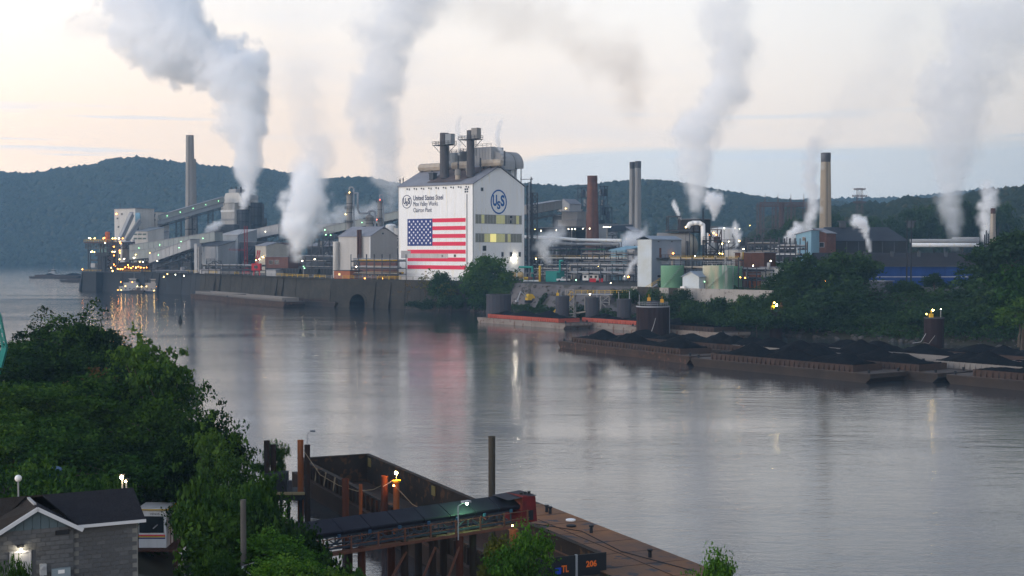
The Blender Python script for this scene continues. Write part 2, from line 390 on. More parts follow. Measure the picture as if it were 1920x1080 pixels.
hill("middle_hill","wooded hill beyond the works in the middle",[(820,372),(900,358),(985,350),(1060,355),(1120,350),(1160,346),(1200,344),(1230,343),(1290,349),(1340,361),(1420,374),(1500,381),(1560,382),(1640,390),(1750,420),(1850,450)],None,[(820,1500),(1850,1500)],[(820,2350),(1850,2200)],0,23,18000,5.2,z0=GZ)
hill("distant_ridge","pale distant ridge on the right skyline",[(1300,400),(1400,385),(1500,380),(1560,377),(1640,377),(1720,372),(1800,362),(1880,358),(1960,352),(2100,350)],None,[(1300,2450),(2100,2450)],[(1300,3150),(2100,3150)],0,31,5000,8,z0=GZ)
hill("right_hill","dark green wooded hillside on the right",[(1395,470),(1430,425),(1480,398),(1530,400),(1575,395),(1610,388),(1650,393),(1700,378),(1760,382),(1810,374),(1860,366),(1920,362),(1980,350),(2100,340)],None,[(1395,900),(1700,820),(2100,700)],[(1395,1250),(2100,1120)],0,47,6000,5.5,z0=GZ)
# ---------------------------------------------------------------- shared materials for the works
white_m=mat('white_cladding',(.76,.76,.755),.6,col2=(.69,.69,.685),nscale=.25,amt=.5,streak=True,col3=(.70,.67,.60))
whitew_m=mat('stained_white_cladding',(.50,.49,.47),.7,col2=(.36,.345,.32),nscale=.3,amt=.5,streak=True)
offw_m=mat('grey_white_cladding',(.34,.34,.345),.7,col2=(.25,.25,.255),nscale=.25,amt=.5,streak=True)
greyc_m=mat('grey_cladding',(.26,.28,.30),.7,col2=(.19,.205,.22),nscale=.3,amt=.5,streak=True)
dgrey_m=mat('dark_grey_steel',(.045,.05,.06),.75,col2=(.075,.08,.09),nscale=.4,amt=.5)
roof_m=mat('grey_metal_roof',(.22,.225,.25),.5,col2=(.15,.15,.17),nscale=.2,amt=.5)
stain_m=mat('soot_stained_roof',(.14,.11,.11),.7,col2=(.06,.05,.05),nscale=.25,amt=.5)
stack_m=mat('sooty_stack_steel',(.055,.055,.062),.7,col2=(.09,.085,.09),nscale=.3,amt=.6)
duct_m=mat('beige_duct_steel',(.42,.36,.29),.6,col2=(.29,.25,.21),nscale=.4,amt=.5)
tan_m=mat('weathered_tan_steel',(.27,.26,.25),.7,col2=(.19,.18,.17),nscale=.3,amt=.5,streak=True)
steel_m=mat('galvanised_steel',(.32,.33,.35),.5,col2=(.24,.25,.27),nscale=.5)
black_m=mat('black_steel',(.022,.024,.028),.7)
navy_m=mat('dark_blue_grey_steel',(.035,.05,.075),.7,col2=(.055,.07,.09),nscale=.5)
rust_m=mat('rusty_steel',(.095,.042,.03),.85,col2=(.05,.028,.022),nscale=.6,amt=.5)
brick_m=mat('red_brown_brick',(.15,.072,.055),.9,col2=(.10,.05,.04),nscale=.3,amt=.4)
conc_m=mat('weathered_concrete',(.055,.049,.041),.95,col2=(.027,.025,.021),nscale=.25,amt=.5,bump=.2,col3=(.035,.032,.028))
concl_m=mat('pale_concrete',(.33,.31,.29),.95,col2=(.24,.225,.21),nscale=.2,amt=.5,col3=(.16,.14,.13))
yel_m=mat('yellow_paint',(.50,.32,.03),.6); red_m=mat('red_paint',(.45,.03,.04),.6); teal_m=mat('teal_paint',(.03,.22,.19),.5)
blue_m=mat('deep_blue_cladding',(.012,.042,.17),.6,col2=(.010,.032,.12),nscale=.3,streak=True)
ltblue_m=mat('pale_blue_cladding',(.22,.36,.44),.6,col2=(.17,.29,.36),nscale=.3,streak=True)
green_m=mat('green_tank_paint',(.16,.30,.19),.6,col2=(.10,.22,.14),nscale=.15,amt=.5,streak=True)
glass_d=mat('dark_window_glass',(.02,.025,.03),.15,spec=.6)
glazL=mat('lit_window_amber',(1.0,.68,.22),.4,emit=.9)
flagred=mat('flag_red_paint',(.62,.035,.075),.6); flagblue=mat('flag_blue_paint',(.03,.045,.17),.6); logo_b=mat('logo_blue_paint',(.015,.10,.32),.5); logo_k=mat('lettering_dark_paint',(.04,.05,.10),.6); flagw=mat('flag_white_paint',(.80,.80,.80),.6)
trans_m=mat('translucent_wall_strip',(.25,.25,.21),.35,col2=(.17,.17,.15),nscale=.8,amt=.5,streak=True)
def lampmat(nm,col,e): return mat(nm,col,.5,emit=e)
L_or=lampmat('sodium_lamp_glow',(1.0,.33,.05),22); L_wh=lampmat('white_lamp_glow',(1,.86,.62),26); L_ye=lampmat('yellow_lamp_glow',(1.0,.66,.18),24); L_gr=lampmat('green_lamp_glow',(.35,1,.45),8); L_rd=lampmat('red_lamp_glow',(1,.12,.08),12)
def lamp_mesh(m,r): 
    k=(m.name,r)
    if k not in LM: LM[k]=MB().ball((0,0,0),r,8,5).mesh('lamp',m,True)
    return LM[k]
LM={}
def lamp(parent,loc,m=None,r=.4,name='lamp'):
    if parent.location.y>250: r*=.62
    return link(name,lamp_mesh(m or L_wh,r),parent,loc)
def windows(root,fr,face,rects,m=None,depth=.12,frame_m=None,lit=()):
    """each rect in photo pixels on the face -> window frame with a pane child"""
    for i,(x0,y0,x1,y1) in enumerate(rects):
        if face=='L':
            a,z1=fr.L(x0,y0); b_,z0=fr.L(x1,y1)
        else:
            a,z1=fr.Rt(x0,y0); b_,z0=fr.Rt(x1,y1)
        win(root,face,a,b_,z0,z1,m or glass_d,frame_m or steel_m,depth)
def win(root,face,a,b_,z0,z1,m,fm,depth=.12):
    t=.15; f=MB()
    def bx(q,u0,u1,w0,w1,d0,d1):
        if face=='L': q.box(u0,u1,-d1,-d0,w0,w1)
        else: q.box(d0,d1,u0,u1,w0,w1)
    bx(f,a-t,b_+t,z0-t,z0,-.05,depth+.06); bx(f,a-t,b_+t,z1,z1+t,-.05,depth+.06); bx(f,a-t,a,z0,z1,-.05,depth+.06); bx(f,b_,b_+t,z0,z1,-.05,depth+.06)
    w_=f.build('window',fm,root); p=MB(); bx(p,a,b_,z0,z1,.0,depth); p.build('pane',m,w_); return w_
def rail(b,pts,h=1.1,t=.07,step=3.0,posts=True):
    for p,q in zip(pts[:-1],pts[1:]):
        p=Vector(p);q=Vector(q); 
        for k in (.55,1.0): b.beam(p+Vector((0,0,h*k)),q+Vector((0,0,h*k)),t)
        n=max(1,int((q-p).length/step))
        for i in range(n+1): m=p.lerp(q,i/n); b.beam(m,m+Vector((0,0,h)),t)
    return b
# ---------------------------------------------------------------- the big white building
fr=Fr(887,573)
WM=-fr.L(748)[0]; TM=fr.Rt(983)[0]; EH=fr.z(345); PK=fr.Rt(936,313)[1]; Y2=TM/2
mb=thing("process_building","tall white gabled building with the flag painted on its river wall","building",fr.o,fr.rz)
# wall panels: vertical sheets 2.4 m wide, every other one a hair proud, so that the joints catch light
def panels(root,face,a,b,z0,z1,n,m,gable=None,holes=None,thick=.5):
    me={}
    wdt=(b-a)/n
    for i in range(n):
        u0=a+i*wdt; u1=u0+wdt-.03; d=.02 if i%2 else 0
        q=MB()
        zt0=zt1=z1
        if gable: zt0=gable(u0); zt1=gable(u1)
        if face=='L': vs=[(u0,-d,z0),(u1,-d,z0),(u1,thick,z0),(u0,thick,z0),(u0,-d,zt0),(u1,-d,zt1),(u1,thick,zt1),(u0,thick,zt0)]
        else: vs=[(-thick,u0,z0),(d,u0,z0),(d,u1,z0),(-thick,u1,z0),(-thick,u0,zt0),(d,u0,zt0),(d,u1,zt1),(-thick,u1,zt1)]
        q.add(vs,[(0,3,2,1),(4,5,6,7),(0,1,5,4),(1,2,6,5),(2,3,7,6),(3,0,4,7)])
        q.build('wall_panel',m,root)
gab=lambda y: EH+(PK-EH)*(1-abs(y-Y2)/Y2)
panels(mb,'L',-WM,0,0,EH,18,white_m)
panels(mb,'R',.52,TM,0,EH,14,white_m,gable=gab)
q=MB(); q.box(-WM,-.55,TM-.5,TM,0,EH); q.add([(-WM,.52,0),(-WM,TM-.52,0),(-WM,TM-.52,gab(TM-.52)),(-WM,Y2,PK),(-WM,.52,gab(.52))],[(4,3,2,1,0)])
q.build('back_wall',white_m,mb)
# roof: three slabs per slope plus trim
r_=MB()
for (a,b) in ((0,1),(1,0)):
    y0=-.5 if a==0 else TM+.5; e0=EH-.1
    r_.add([(-WM-.6,y0,e0),(.5,y0,e0),(.5,Y2,PK+.35),(-WM-.6,Y2,PK+.35),(-WM-.6,y0,e0+.35),(.5,y0,e0+.35),(.5,Y2,PK+.75),(-WM-.6,Y2,PK+.75)],[(0,1,2,3),(7,6,5,4),(0,4,5,1),(2,6,7,3),(1,5,6,2),(0,3,7,4)])
r_.build('roof',roof_m,mb)
zr=lambda x,y:gab(y)+.78
q=MB(); q.add([(-28,1.5,zr(0,1.5)),(-8.5,1.5,zr(0,1.5)),(-3,Y2-1,zr(0,Y2-1)),(-28,Y2-1,zr(0,Y2-1))],[(0,1,2,3)]); q.build('soot_stained_roof_sheet',stain_m,mb,label='dark soot stained part of the roof')
MB().box(-WM-.3,-WM,-.1,.3,0,EH).build('corner_trim',offw_m,mb); MB().box(-.2,.08,-.12,.2,0,EH).build('corner_trim',offw_m,mb); MB().box(-3.5,-3.2,-.3,-.02,0,EH-4).build('downpipe',offw_m,mb)
# eave lamps brackets
for k in range(9):
    x=-WM+5+k*4.3; MB().box(x,x+.5,-.35,-.02,EH-1.3,EH-.7).build('eave_bracket',dgrey_m,mb); MB().box(x+1.4,x+1.7,-.3,-.02,EH-1.6,EH-.8).build('eave_bracket',dgrey_m,mb)
q=MB()
for i in range(2):
    for j in range(2): MB().box(-4.6+i*1.1,-3.8+i*1.1,-.12,-.03,EH-3.4+j*1.0,EH-2.7+j*1.0).build('wall_vent',dgrey_m,mb)
# flag on the river wall
def LR(px,py,off=-.03): return fr.L(px,py,off)
fx0=LR(764,430)[0]; fx1=LR(873,430)[0]; cx1=LR(811,430)[0]
ztop=LR(873,408.5)[1]; zbot=LR(873,505.5)[1]; sh_=(ztop-zbot)/13
st=MB()
flag=thing("painted_flag","large flag painted on the white river wall, stars at upper left","painted flag",fr.o,fr.rz)
flag['category']='painted flag'
for k in range(0,13,2):
    z1=ztop-k*sh_; a=cx1 if k<7 else fx0
    MB().box(a,fx1,-.075,-.03,z1-sh_,z1).build('stripe',flagred,flag)
MB().box(fx0,cx1,-.08,-.03,ztop-7*sh_,ztop).build('canton',flagblue,flag)
stm=MB(); sw=(cx1-fx0)/12; shh=7*sh_/10; pts=[]
for a in range(10):
    rr=.62 if a%2==0 else .25; t=math.pi/2+a*math.pi/5; pts.append((rr*math.cos(t),rr*math.sin(t)))
stm.extr(pts,'y',-.02,.0); sme=stm.mesh('star',flagw)
for r in range(9):
    for c in range(6 if r%2==0 else 5):
        link('star',sme,flag,(fx0+sw*(1+2*c+(r%2)),-.08,ztop-shh*(r+1)))
# faded translucent strip crossing the stripes
a,z1=LR(752,470); b_,z0=LR(770,484)
tr2=mat('faded_strip_sheets',(.52,.50,.48),.4,col2=(.36,.34,.33),nscale=1.2,amt=.5,streak=True); tr3=mat('faded_red_strip_sheets',(.62,.25,.28),.4,col2=(.5,.3,.3),nscale=1.0,amt=.5,streak=True)
MB().box(a,b_,-.1,-.03,z0,z1).build('faded_wall_strip',offw_m,mb)
n=14; xs0=LR(765,480)[0]; xs1=LR(840,480)[0]; zz=LR(800,484)[1]; z8=ztop-8*sh_-sh_
for k in range(n):
    u=xs0+(xs1-xs0)*k/n; MB().box(u,u+(xs1-xs0)/n-.08,-.12,-.03,zz,z8).build('faded_wall_strip',tr2,mb)
MB().box(LR(851,480)[0],LR(855,480)[0],-.12,-.03,LR(851,482)[1],LR(851,477)[1]).build('opening',glass_d,mb)
MB().box(LR(828,480)[0],LR(831,480)[0],-.12,-.03,LR(851,482)[1],LR(851,478)[1]).build('opening',glass_d,mb)
# lettering and round emblem
def text_mesh(s,size,sx=1.0,bold=0,ext=.03):
    cu=bpy.data.curves.new('lettering','FONT'); cu.body=s; cu.size=size; cu.extrude=ext; cu.offset=bold; cu.resolution_u=3
    o=bpy.data.objects.new('lettering',cu); C.objects.link(o); dg=bpy.context.evaluated_depsgraph_get(); dg.update()
    me=bpy.data.meshes.new_from_object(o.evaluated_get(dg)); bpy.data.objects.remove(o); bpy.data.curves.remove(cu)
    co=np.zeros(len(me.vertices)*3,'f'); me.vertices.foreach_get('co',co); co=co.reshape(-1,3); co[:,0]*=sx
    me.vertices.foreach_set('co',co.ravel()); return me,co
def wall_text(root,s,x0,x1,zb,cap,m,face='L',bold=0,name='lettering'):
    me,co=text_mesh(s,1.0,1.0,bold); w0=co[:,0].min(); w1=co[:,0].max()
    h=.72; k=cap/h; kx=(x1-x0)/(w1-w0)
    c2=co.copy(); c2[:,0]=(co[:,0]-w0)*kx; c2[:,1]=co[:,1]*k
    if face=='L': V=np.stack([x0+c2[:,0],-.08-co[:,2]*0-np.where(co[:,2]>0,.03,0),zb+c2[:,1]],1)
    else: V=np.stack([.08+np.where(co[:,2]>0,.03,0),x0+c2[:,0],zb+c2[:,1]],1)
    me.vertices.foreach_set('co',V.astype('f').ravel()); me.materials.clear(); me.materials.append(m); me.update()
    return link(name,me,root)
xa=LR(775,370)[0]
for s,xe,yb,yt,bo in (("United States Steel",831,375,365.5,.012),("Mon Valley Works",821,386,377,0),("Clairton Plant",809.5,397.5,389,0)):
    zb=LR(800,yb)[1]; cap=LR(800,yt)[1]-zb
    wall_text(mb,s,xa,LR(xe,370)[0],zb,cap,logo_k,bold=bo)
def emblem(face,cxp,cyp,rp,m,th):
    P_=(lambda x,y:fr.L(x,y)) if face=='L' else (lambda x,y:fr.Rt(x,y))
    c,zc=P_(cxp,cyp); Rv=P_(cxp,cyp-rp)[1]-zc; q=MB(); n=48; vs=[]
    for k in range(n):
        t=2*math.pi*k/n
        for rr in (Rv,Rv*(1-th)):
            for d in (.03,.1):
                u=c+rr*math.cos(t); z=zc+rr*math.sin(t); vs.append((u,-d,z) if face=='L' else (d,u,z))
    fs=[]
    for k in range(n):
        a=4*k; b=4*((k+1)%n); fs+=[(a,b,b+1,a+1),(a+1,b+1,b+3,a+3),(a+3,b+3,b+2,a+2)]
    q.add(vs,fs).build('emblem_ring',m,mb)
    w_=Rv*.52
    wall_text(mb,"U",c-Rv*.74,c-Rv*.22,zc-Rv*.30,Rv*.86,m,face,.04,'emblem_letter')
    wall_text(mb,"S",c-Rv*.22,c+Rv*.20,zc-Rv*.56,Rv*.62,m,face,.04,'emblem_letter')
    wall_text(mb,"S",c+Rv*.22,c+Rv*.72,zc-Rv*.30,Rv*.86,m,face,.04,'emblem_letter')
emblem('L',763,378.3,12.6,logo_k,.10); emblem('R',935,378.5,23.0,logo_b,.12)
# window strips on the gable wall, one pane per sheet
def strip(x0,y0,x1,y1,n,m,lit):
    a,z1=fr.Rt(x0,y0); b,_=fr.Rt(x1,y0); z0=fr.Rt(x0,y1)[1]; z0=(z0+fr.Rt(x1,y1)[1])/2; z1=(z1+fr.Rt(x1,y0)[1])/2
    fq=MB(); fq.box(-.1,.1,a-.15,b+.15,z0-.15,z0); fq.box(-.1,.1,a-.15,b+.15,z1,z1+.15); f=fq.build('window_strip',steel_m,mb)
    for k in range(n):
        u0=a+(b-a)*k/n; u1=a+(b-a)*(k+1)/n-.12
        MB().box(-.05,.06,u0,u1,z0,z1).build('pane',lit.get(k,m),f)
    for k in range(n//3): 
        pass
am1=mat('dim_lit_sheet',(.52,.50,.24),.5,emit=.12); am2=mat('lit_sheet',(.85,.72,.25),.5,emit=.55)
strip(891.5,403.5,978.5,419.5,16,trans_m,{7:am1,8:am1,9:am1,2:am1,14:am1})
strip(891.5,438.5,978.5,454,16,trans_m,{5:am2,6:am2,4:am1,7:am1,8:am1,9:am1,3:am1,11:am1})
windows(mb,fr,'R',[(901.5,352,905.5,358),(905,461,911,470),(940,473,943.5,481),(956,473,960,481),(972,473,976,481),(955.5,404.5,960,409),(955.5,413,959,419)])
q=MB(); y0,_=fr.Rt(904,500); y1,_=fr.Rt(908,500); 
MB().box(.0,.25,y0,y0+2.2,0,fr.Rt(905,474)[1]).build('rust_streaked_door',whitew_m,mb)
yl,zl=fr.Rt(963.5,484.5); lamp(mb,(1.0,yl,zl),lampmat('bright_wall_lamp_glow',(1,.9,.72),160),.55); MB().beam((.0,yl,zl),(1,yl,zl),.15).build('lamp_bracket',dgrey_m,mb)
# ---- equipment on the roof: each flue, duct and vessel is a thing of its own standing on the roof
def RP(px,py,ly): 
    """local point on the plane y=ly seen at pixel"""
    x,z=fr.L(px,py,ly); return Vector((x,ly,z))
def place(name,label,cat,p,group=None):
    """thing at local point p of the current frame; parts use local coordinates relative to p"""
    wp=fr.o+fr.e1*p[0]+fr.e2*p[1]+Vector((0,0,p[2])); return thing(name,label,cat,wp,fr.rz,group)
for (pxl,pxr,ptop,pbase,ly,plat,lab) in ((826.5,840,249.5,331,6,272.5,"left dark flue on the white building, lower of the pair"),(876.5,888.5,244.5,329,6,262,"right dark flue on the white building, taller of the pair")):
    pb=RP((pxl+pxr)/2,pbase,ly); pt_=RP((pxl+pxr)/2,ptop,ly); rad=(RP(pxr,ptop,ly)-RP(pxl,ptop,ly)).x/2*.92; zb=zr(0,ly)-.3
    T_=place('steel_flue',lab,'flue',(pb.x,ly,zb),'flues on the white building'); H_=pt_.z-zb
    MB().lathe((0,0,0),[(rad*1.02,0),(rad,H_*.3),(rad*1.06,H_*.3),(rad*1.06,H_*.31),(rad,H_*.31),(rad,H_),(rad*.85,H_),(rad*.85,H_-1.5)],20,caps=False).build('shell',stack_m,T_,smooth=False)
    zp=RP(pxl,plat,ly).z-zb; q=MB().box(-4.6,4.6,-2.6,2.6,zp-.15,zp+.1)
    for sx_ in (-4.3,4.3):
        for sy in (-2.4,2.4): q.beam((sx_,sy,zp),(sx_*.4,sy*.4,zp-3.2),.2)
    q.build('platform',dgrey_m,T_)
    rl=rail(MB(),[(-4.6,-2.6,zp),(4.6,-2.6,zp),(4.6,2.6,zp),(-4.6,2.6,zp),(-4.6,-2.6,zp)],1.5,.13,1.8); rl.build('railing',dgrey_m,T_)
    MB().box(rad*.9,rad*.9+3.2,-1.3,1.3,zp+.2,zp+4.6).build('housing',tan_m if '876' in str(pxl) else greyc_m,T_)
    ld=MB(); 
    for s_ in (3.6,4.1): MB().beam((s_,-1,zp-7),(s_,-1,zp),.12).build('ladder_rail',dgrey_m,T_)
def hduct(name,lab,px0,px1,py0,py1,ly,ry,mtl,n=8,cat='duct'):
    """octagonal horizontal duct lying along the ridge"""
    a=RP(px0,(py0+py1)/2,ly); b=RP(px1,(py0+py1)/2,ly); r=abs(RP(px0,py0,ly).z-RP(px0,py1,ly).z)/2
    T_=place(name,lab,cat,(a.x,ly,a.z-r)); Lx=b.x-a.x
    q=MB().cyl((1.0,0,r),(Lx-1,0,r),r*1.04,r*1.04,n); q.cyl((0,0,r),(1.0,0,r),r*.55,r*1.04,n); q.cyl((Lx-1,0,r),(Lx,0,r),r*1.04,r*.7,n); q.build('casing',mtl,T_)
    s_=MB(); zroof=zr(0,ly)-(a.z-r)
    for k in range(3): x=Lx*(.15+.35*k); MB().box(x-.3,x+.3,-r*.6,r*.6,min(zroof,0)-.2,r*.4).build('saddle',dgrey_m,T_)
    q=MB()
    for k in range(int(abs(Lx)/3)): MB().cyl((1.5+k*3,0,r),(1.7+k*3,0,r),r*1.1,r*1.1,n).build('flange',mtl,T_)
    return T_
hduct('exhaust_duct',"long beige duct at the left end of the roof, behind the left flue",786,840,308,323,14,2,duct_m)
hduct('exhaust_duct',"beige duct between the two dark flues on the roof",848,880,304,319,13,2,duct_m)
hduct('exhaust_duct',"short beige rounded duct right of the flues near the gable peak",902,941,300,314,14,2,duct_m)
def vtank(name,lab,pxl,pxr,ptop,pbot,ly,mtl,cat='vessel',rails=False,n=18):
    a=RP(pxl,ptop,ly); b=RP(pxr,ptop,ly); r=(b.x-a.x)/2*.9; zb=zr(0,min(ly,TM-1))-.5; 
    T_=place(name,lab,cat,((a.x+b.x)/2,ly,zb)); H_=a.z-zb
    MB().lathe((0,0,0),[(r,0),(r,H_*.5),(r*1.03,H_*.5),(r*1.03,H_*.53),(r,H_*.53),(r,H_-.4),(r*.8,H_)],n).build('shell',mtl,T_)
    if rails:
        q=MB(); m=12; P_=[(r*math.cos(2*math.pi*k/m),r*math.sin(2*math.pi*k/m),H_-.3) for k in range(m+1)]; rail(q,P_,1.5,.12,9); q.build('railing',dgrey_m,T_)
    return T_
vtank('roof_vessel',"dark ribbed vessel with rails behind the left flue",838,864,288,305,20,greyc_m,rails=True)
vtank('roof_vessel',"dark ribbed vessel between the two flues, in the rear row",862,882,285,305,20,dgrey_m,rails=True)
# big light casing behind the right flue and the round-ended casing at the right edge
a=RP(888,277,19); b=RP(921,277,19); T_=place('filter_casing',"large grey box casing behind the right flue","casing",(a.x,19,EH+8)); Hc=a.z-EH-8
MB().box(0,b.x-a.x,0,8,0,Hc).build('casing',offw_m,T_); q=MB()
for k in range(7): u=(b.x-a.x)*k/6; MB().box(u-.1,u+.1,-.15,0,0,Hc).build('stiffener',offw_m,T_)
rail(MB(),[(0,0,Hc),(b.x-a.x,0,Hc)],1.4,.12,2.2).build('railing',dgrey_m,T_)
a=RP(921,284,21); b=RP(946,284,21); T_=place('round_shouldered_casing',"sloping grey casing between the box casing and gable peak","casing",(a.x,21,EH+7)); Hc=a.z-EH-7; Lx=b.x-a.x
MB().extr([(0,0),(Lx,0),(Lx,Hc*.45),(Lx*.85,Hc*.72),(Lx*.6,Hc*.9),(Lx*.3,Hc),(0,Hc)],'y',0,7).build('casing',offw_m,T_)
# tail structure beyond the gable on the right: rounded duct end on legs
f2=Fr(946,600); f2=fr
a=RP(940,285,30); b=RP(968,300,30); T_=place('rounded_duct_end',"rounded white duct end standing above the gable's right slope","duct",(a.x,30,EH+2)); Lx=b.x-a.x; Hc=a.z-EH-2
pr=[(0,Hc*.45),(Lx*.98,Hc*.45)]+[(Lx*.35+Lx*.65*math.cos(t*math.pi/2/6),Hc*.55+Hc*.45*math.sin(t*math.pi/2/6)) for t in range(7)]+[(0,Hc)]
MB().extr(pr,'y',0,5).build('casing',offw_m,T_); q=MB(); q.box(Lx*.2,Lx*.6,.5,4.5,-2,Hc*.45); q.build('leg_housing',white_m,T_)
q=MB(); q.beam((Lx*.92,0,-12),(Lx*.92,0,Hc*.5),.3); q.beam((Lx*.92,4,-12),(Lx*.92,4,Hc*.5),.3); q.beam((Lx*.3,0,Hc*.1),(Lx*.92,0,-2),.2); q.beam((Lx*.6,0,Hc*.1),(Lx*.92,0,Hc*.1),.2); q.build('support_frame',dgrey_m,T_)
for i,(px,py0,py1,ly,rr,lab) in enumerate(((859,290,345,8,.28,"thin dark vent pipe between the flues"),(901,296,318,10,.3,"thin vent pipe right of the right flue"),(946,283,312,16,.35,"thin vent pipe by the gable peak"),(750,335,352,3,.22,"left vent pipe at the roof's left corner"),(756,333,352,3.5,.22,"right vent pipe at the roof's left corner"),(812,324,344,5,1.0,"square dark roof hood at the left of the flues"))):
    p=RP(px,py0,ly); zb=zr(0,ly)-.3; T_=place('vent_pipe',lab,'vent pipe',(p.x,ly,zb)); H_=p.z-zb
    if rr<.9: 
        MB().cyl((0,0,0),(0,0,H_),rr,rr,8).build('pipe',dgrey_m,T_); MB().cyl((0,0,H_*.5),(0,0,H_*.5+.3),rr*1.6,rr*1.6,8).build('collar',dgrey_m,T_)
    else: MB().box(-1.2,1.2,-1.2,1.2,0,H_*.9).build('hood',dgrey_m,T_); MB().box(-1.5,1.5,-1.5,1.5,H_*.9,H_).build('cap',dgrey_m,T_)
for px,lab in ((858.5,"small tan roof fan, first from the left flue"),(879,"small pale roof fan at the foot of the right flue")):
    p=RP(px,338 if px<870 else 322,4 if px<870 else 8); zb=zr(0,p.y)-.3; T_=place('roof_fan',lab,'roof fan',(p.x,p.y,zb))
    MB().cyl((0,0,0),(0,0,1.8),1.1,1.1,10).build('base',duct_m,T_); MB().cyl((0,0,1.9),(0,0,4.3),1.4,1.3,10).build('cowl',tan_m,T_)
# stair tower on the far right edge of the building (985-993, y335-430)
fs_=Fr(986,605); T_=thing("pipe_tower","tall dark pipe and stair tower against the white building's right edge","tower",fs_.o,fs_.rz)
Hs=fs_.z(362); q=MB().lattice((2,2,0),(2,2,Hs),3.2,3.2,12,.22); q.build('frame',dgrey_m,T_)
q=MB(); 
for k in range(12): MB().box(.3,3.7,.3,3.7,Hs*k/12,Hs*k/12+.15).build('landing',dgrey_m,T_)
for i in range(3): MB().pipe([(.5+i*1.1,.2,0),(.5+i*1.1,.2,Hs+3+i*1.5),(1.4+i*1.1,.2,Hs+3+i*1.5)],.28).build('pipe',steel_m if i==1 else dgrey_m,T_)
MB().beam((-3,0,Hs+6),(3,0,Hs+6),.25).beam((3,0,0),(3,0,Hs+7),.3).build('gantry',dgrey_m,T_)
# ---------------------------------------------------------------- builders for the works
def bld(name,label,pxc,D,pxl,pxr,pyt,m,kind='flat',rm=None,zb=GZ,pk=None,T=None,wl=(),wr=(),np_=3.0,cat='building',glass=None,z0=0,ov=.4,mR=None):
    """near corner at column pxc, distance D; left face reaches pxl, right face reaches pxr; eaves at pyt (at the corner)"""
    global fr
    fr=f=Fr(pxc,D,zb); W=-f.L(pxl)[0]; T=T or max(3,f.Rt(pxr)[0]); Hh=f.z(pyt); rm=rm or roof_m
    t=thing(name,label,cat,f.o,f.rz)
    P=(f.Rt(0,pk)[1] if False else f.z(pk)) if pk else Hh
    if kind=='gR': g=lambda y:Hh+(P-Hh)*(1-abs(y-T/2)/(T/2)); gl=None
    elif kind=='gL': g=None; gl=lambda x:Hh+(P-Hh)*(1-abs(x+W/2)/(W/2))
    elif kind=='sR': g=lambda y:Hh+(P-Hh)*y/T; gl=None
    elif kind=='sL': gl=lambda x:P+(Hh-P)*(x+W)/W; g=None
    else: g=gl=None
    nL=max(1,int(W/np_)); nR=max(1,int(T/np_))
    panels(t,'L',-W,0,z0,Hh,nL,m,gable=gl,thick=.4)
    panels(t,'R',.42,T,z0,Hh,nR,mR or m,gable=g,thick=.4)
    q=MB()
    if kind in('gR','sR'):
        hb=Hh if kind=='gR' else P; q.box(-W,-.45,T-.3,T,z0,hb-.05); vs=[(-W,.42,z0),(-W,T-.32,z0),(-W,T-.32,g(T-.32))]+([(-W,T/2,P)] if kind=='gR' else [])+[(-W,.42,g(.42))]
        q.add(vs,[tuple(range(len(vs)-1,-1,-1))])
    elif kind in('gL','sL'):
        hb=Hh; q.box(-W,-W+.3,.42,T-.02,z0,gl(-W)-.05); vs=[(-W,T,z0),(-.42,T,z0),(-.42,T,gl(-.42))]+([(-W/2,T,P)] if kind=='gL' else [])+[(-W,T,gl(-W))]; q.add(vs,[tuple(range(len(vs)))])
    else: q.box(-W,-W+.3,.42,T-.3,z0,Hh-.02); q.box(-W,-.45,T-.28,T,z0,Hh-.02)
    q.build('rear_wall',m,t)
    e=.25; r=MB()
    def slab(a,b,c,d):
        vs=[a,b,c,d]; vs=vs+[(x,y,z+e) for x,y,z in vs]; r.add(vs,[(3,2,1,0),(4,5,6,7),(0,1,5,4),(1,2,6,5),(2,3,7,6),(3,0,4,7)])
    if kind=='gR':
        k=(P-Hh)/(T/2)*ov; slab((-W-ov,-ov,Hh-k),(ov,-ov,Hh-k),(ov,T/2,P),(-W-ov,T/2,P)); slab((-W-ov,T/2,P),(ov,T/2,P),(ov,T+ov,Hh-k),(-W-ov,T+ov,Hh-k))
    elif kind=='gL':
        k=(P-Hh)/(W/2)*ov; slab((-W-ov,-ov,Hh-k),(-W/2,-ov,P),(-W/2,T+ov,P),(-W-ov,T+ov,Hh-k)); slab((-W/2,-ov,P),(ov,-ov,Hh-k),(ov,T+ov,Hh-k),(-W/2,T+ov,P))
    elif kind=='sR': slab((-W-ov,-ov,Hh),(ov,-ov,Hh),(ov,T+ov,P),(-W-ov,T+ov,P))
    elif kind=='sL': slab((-W-ov,-ov,P),(ov,-ov,Hh),(ov,T+ov,Hh),(-W-ov,T+ov,P))
    else: slab((-W-ov,-ov,Hh),(ov,-ov,Hh),(ov,T+ov,Hh),(-W-ov,T+ov,Hh))
    r.build('roof',rm,t)
    windows(t,f,'L',wl,glass); windows(t,f,'R',wr,glass)
    t['_']=0; del t['_']
    return t,f,W,T,Hh,P
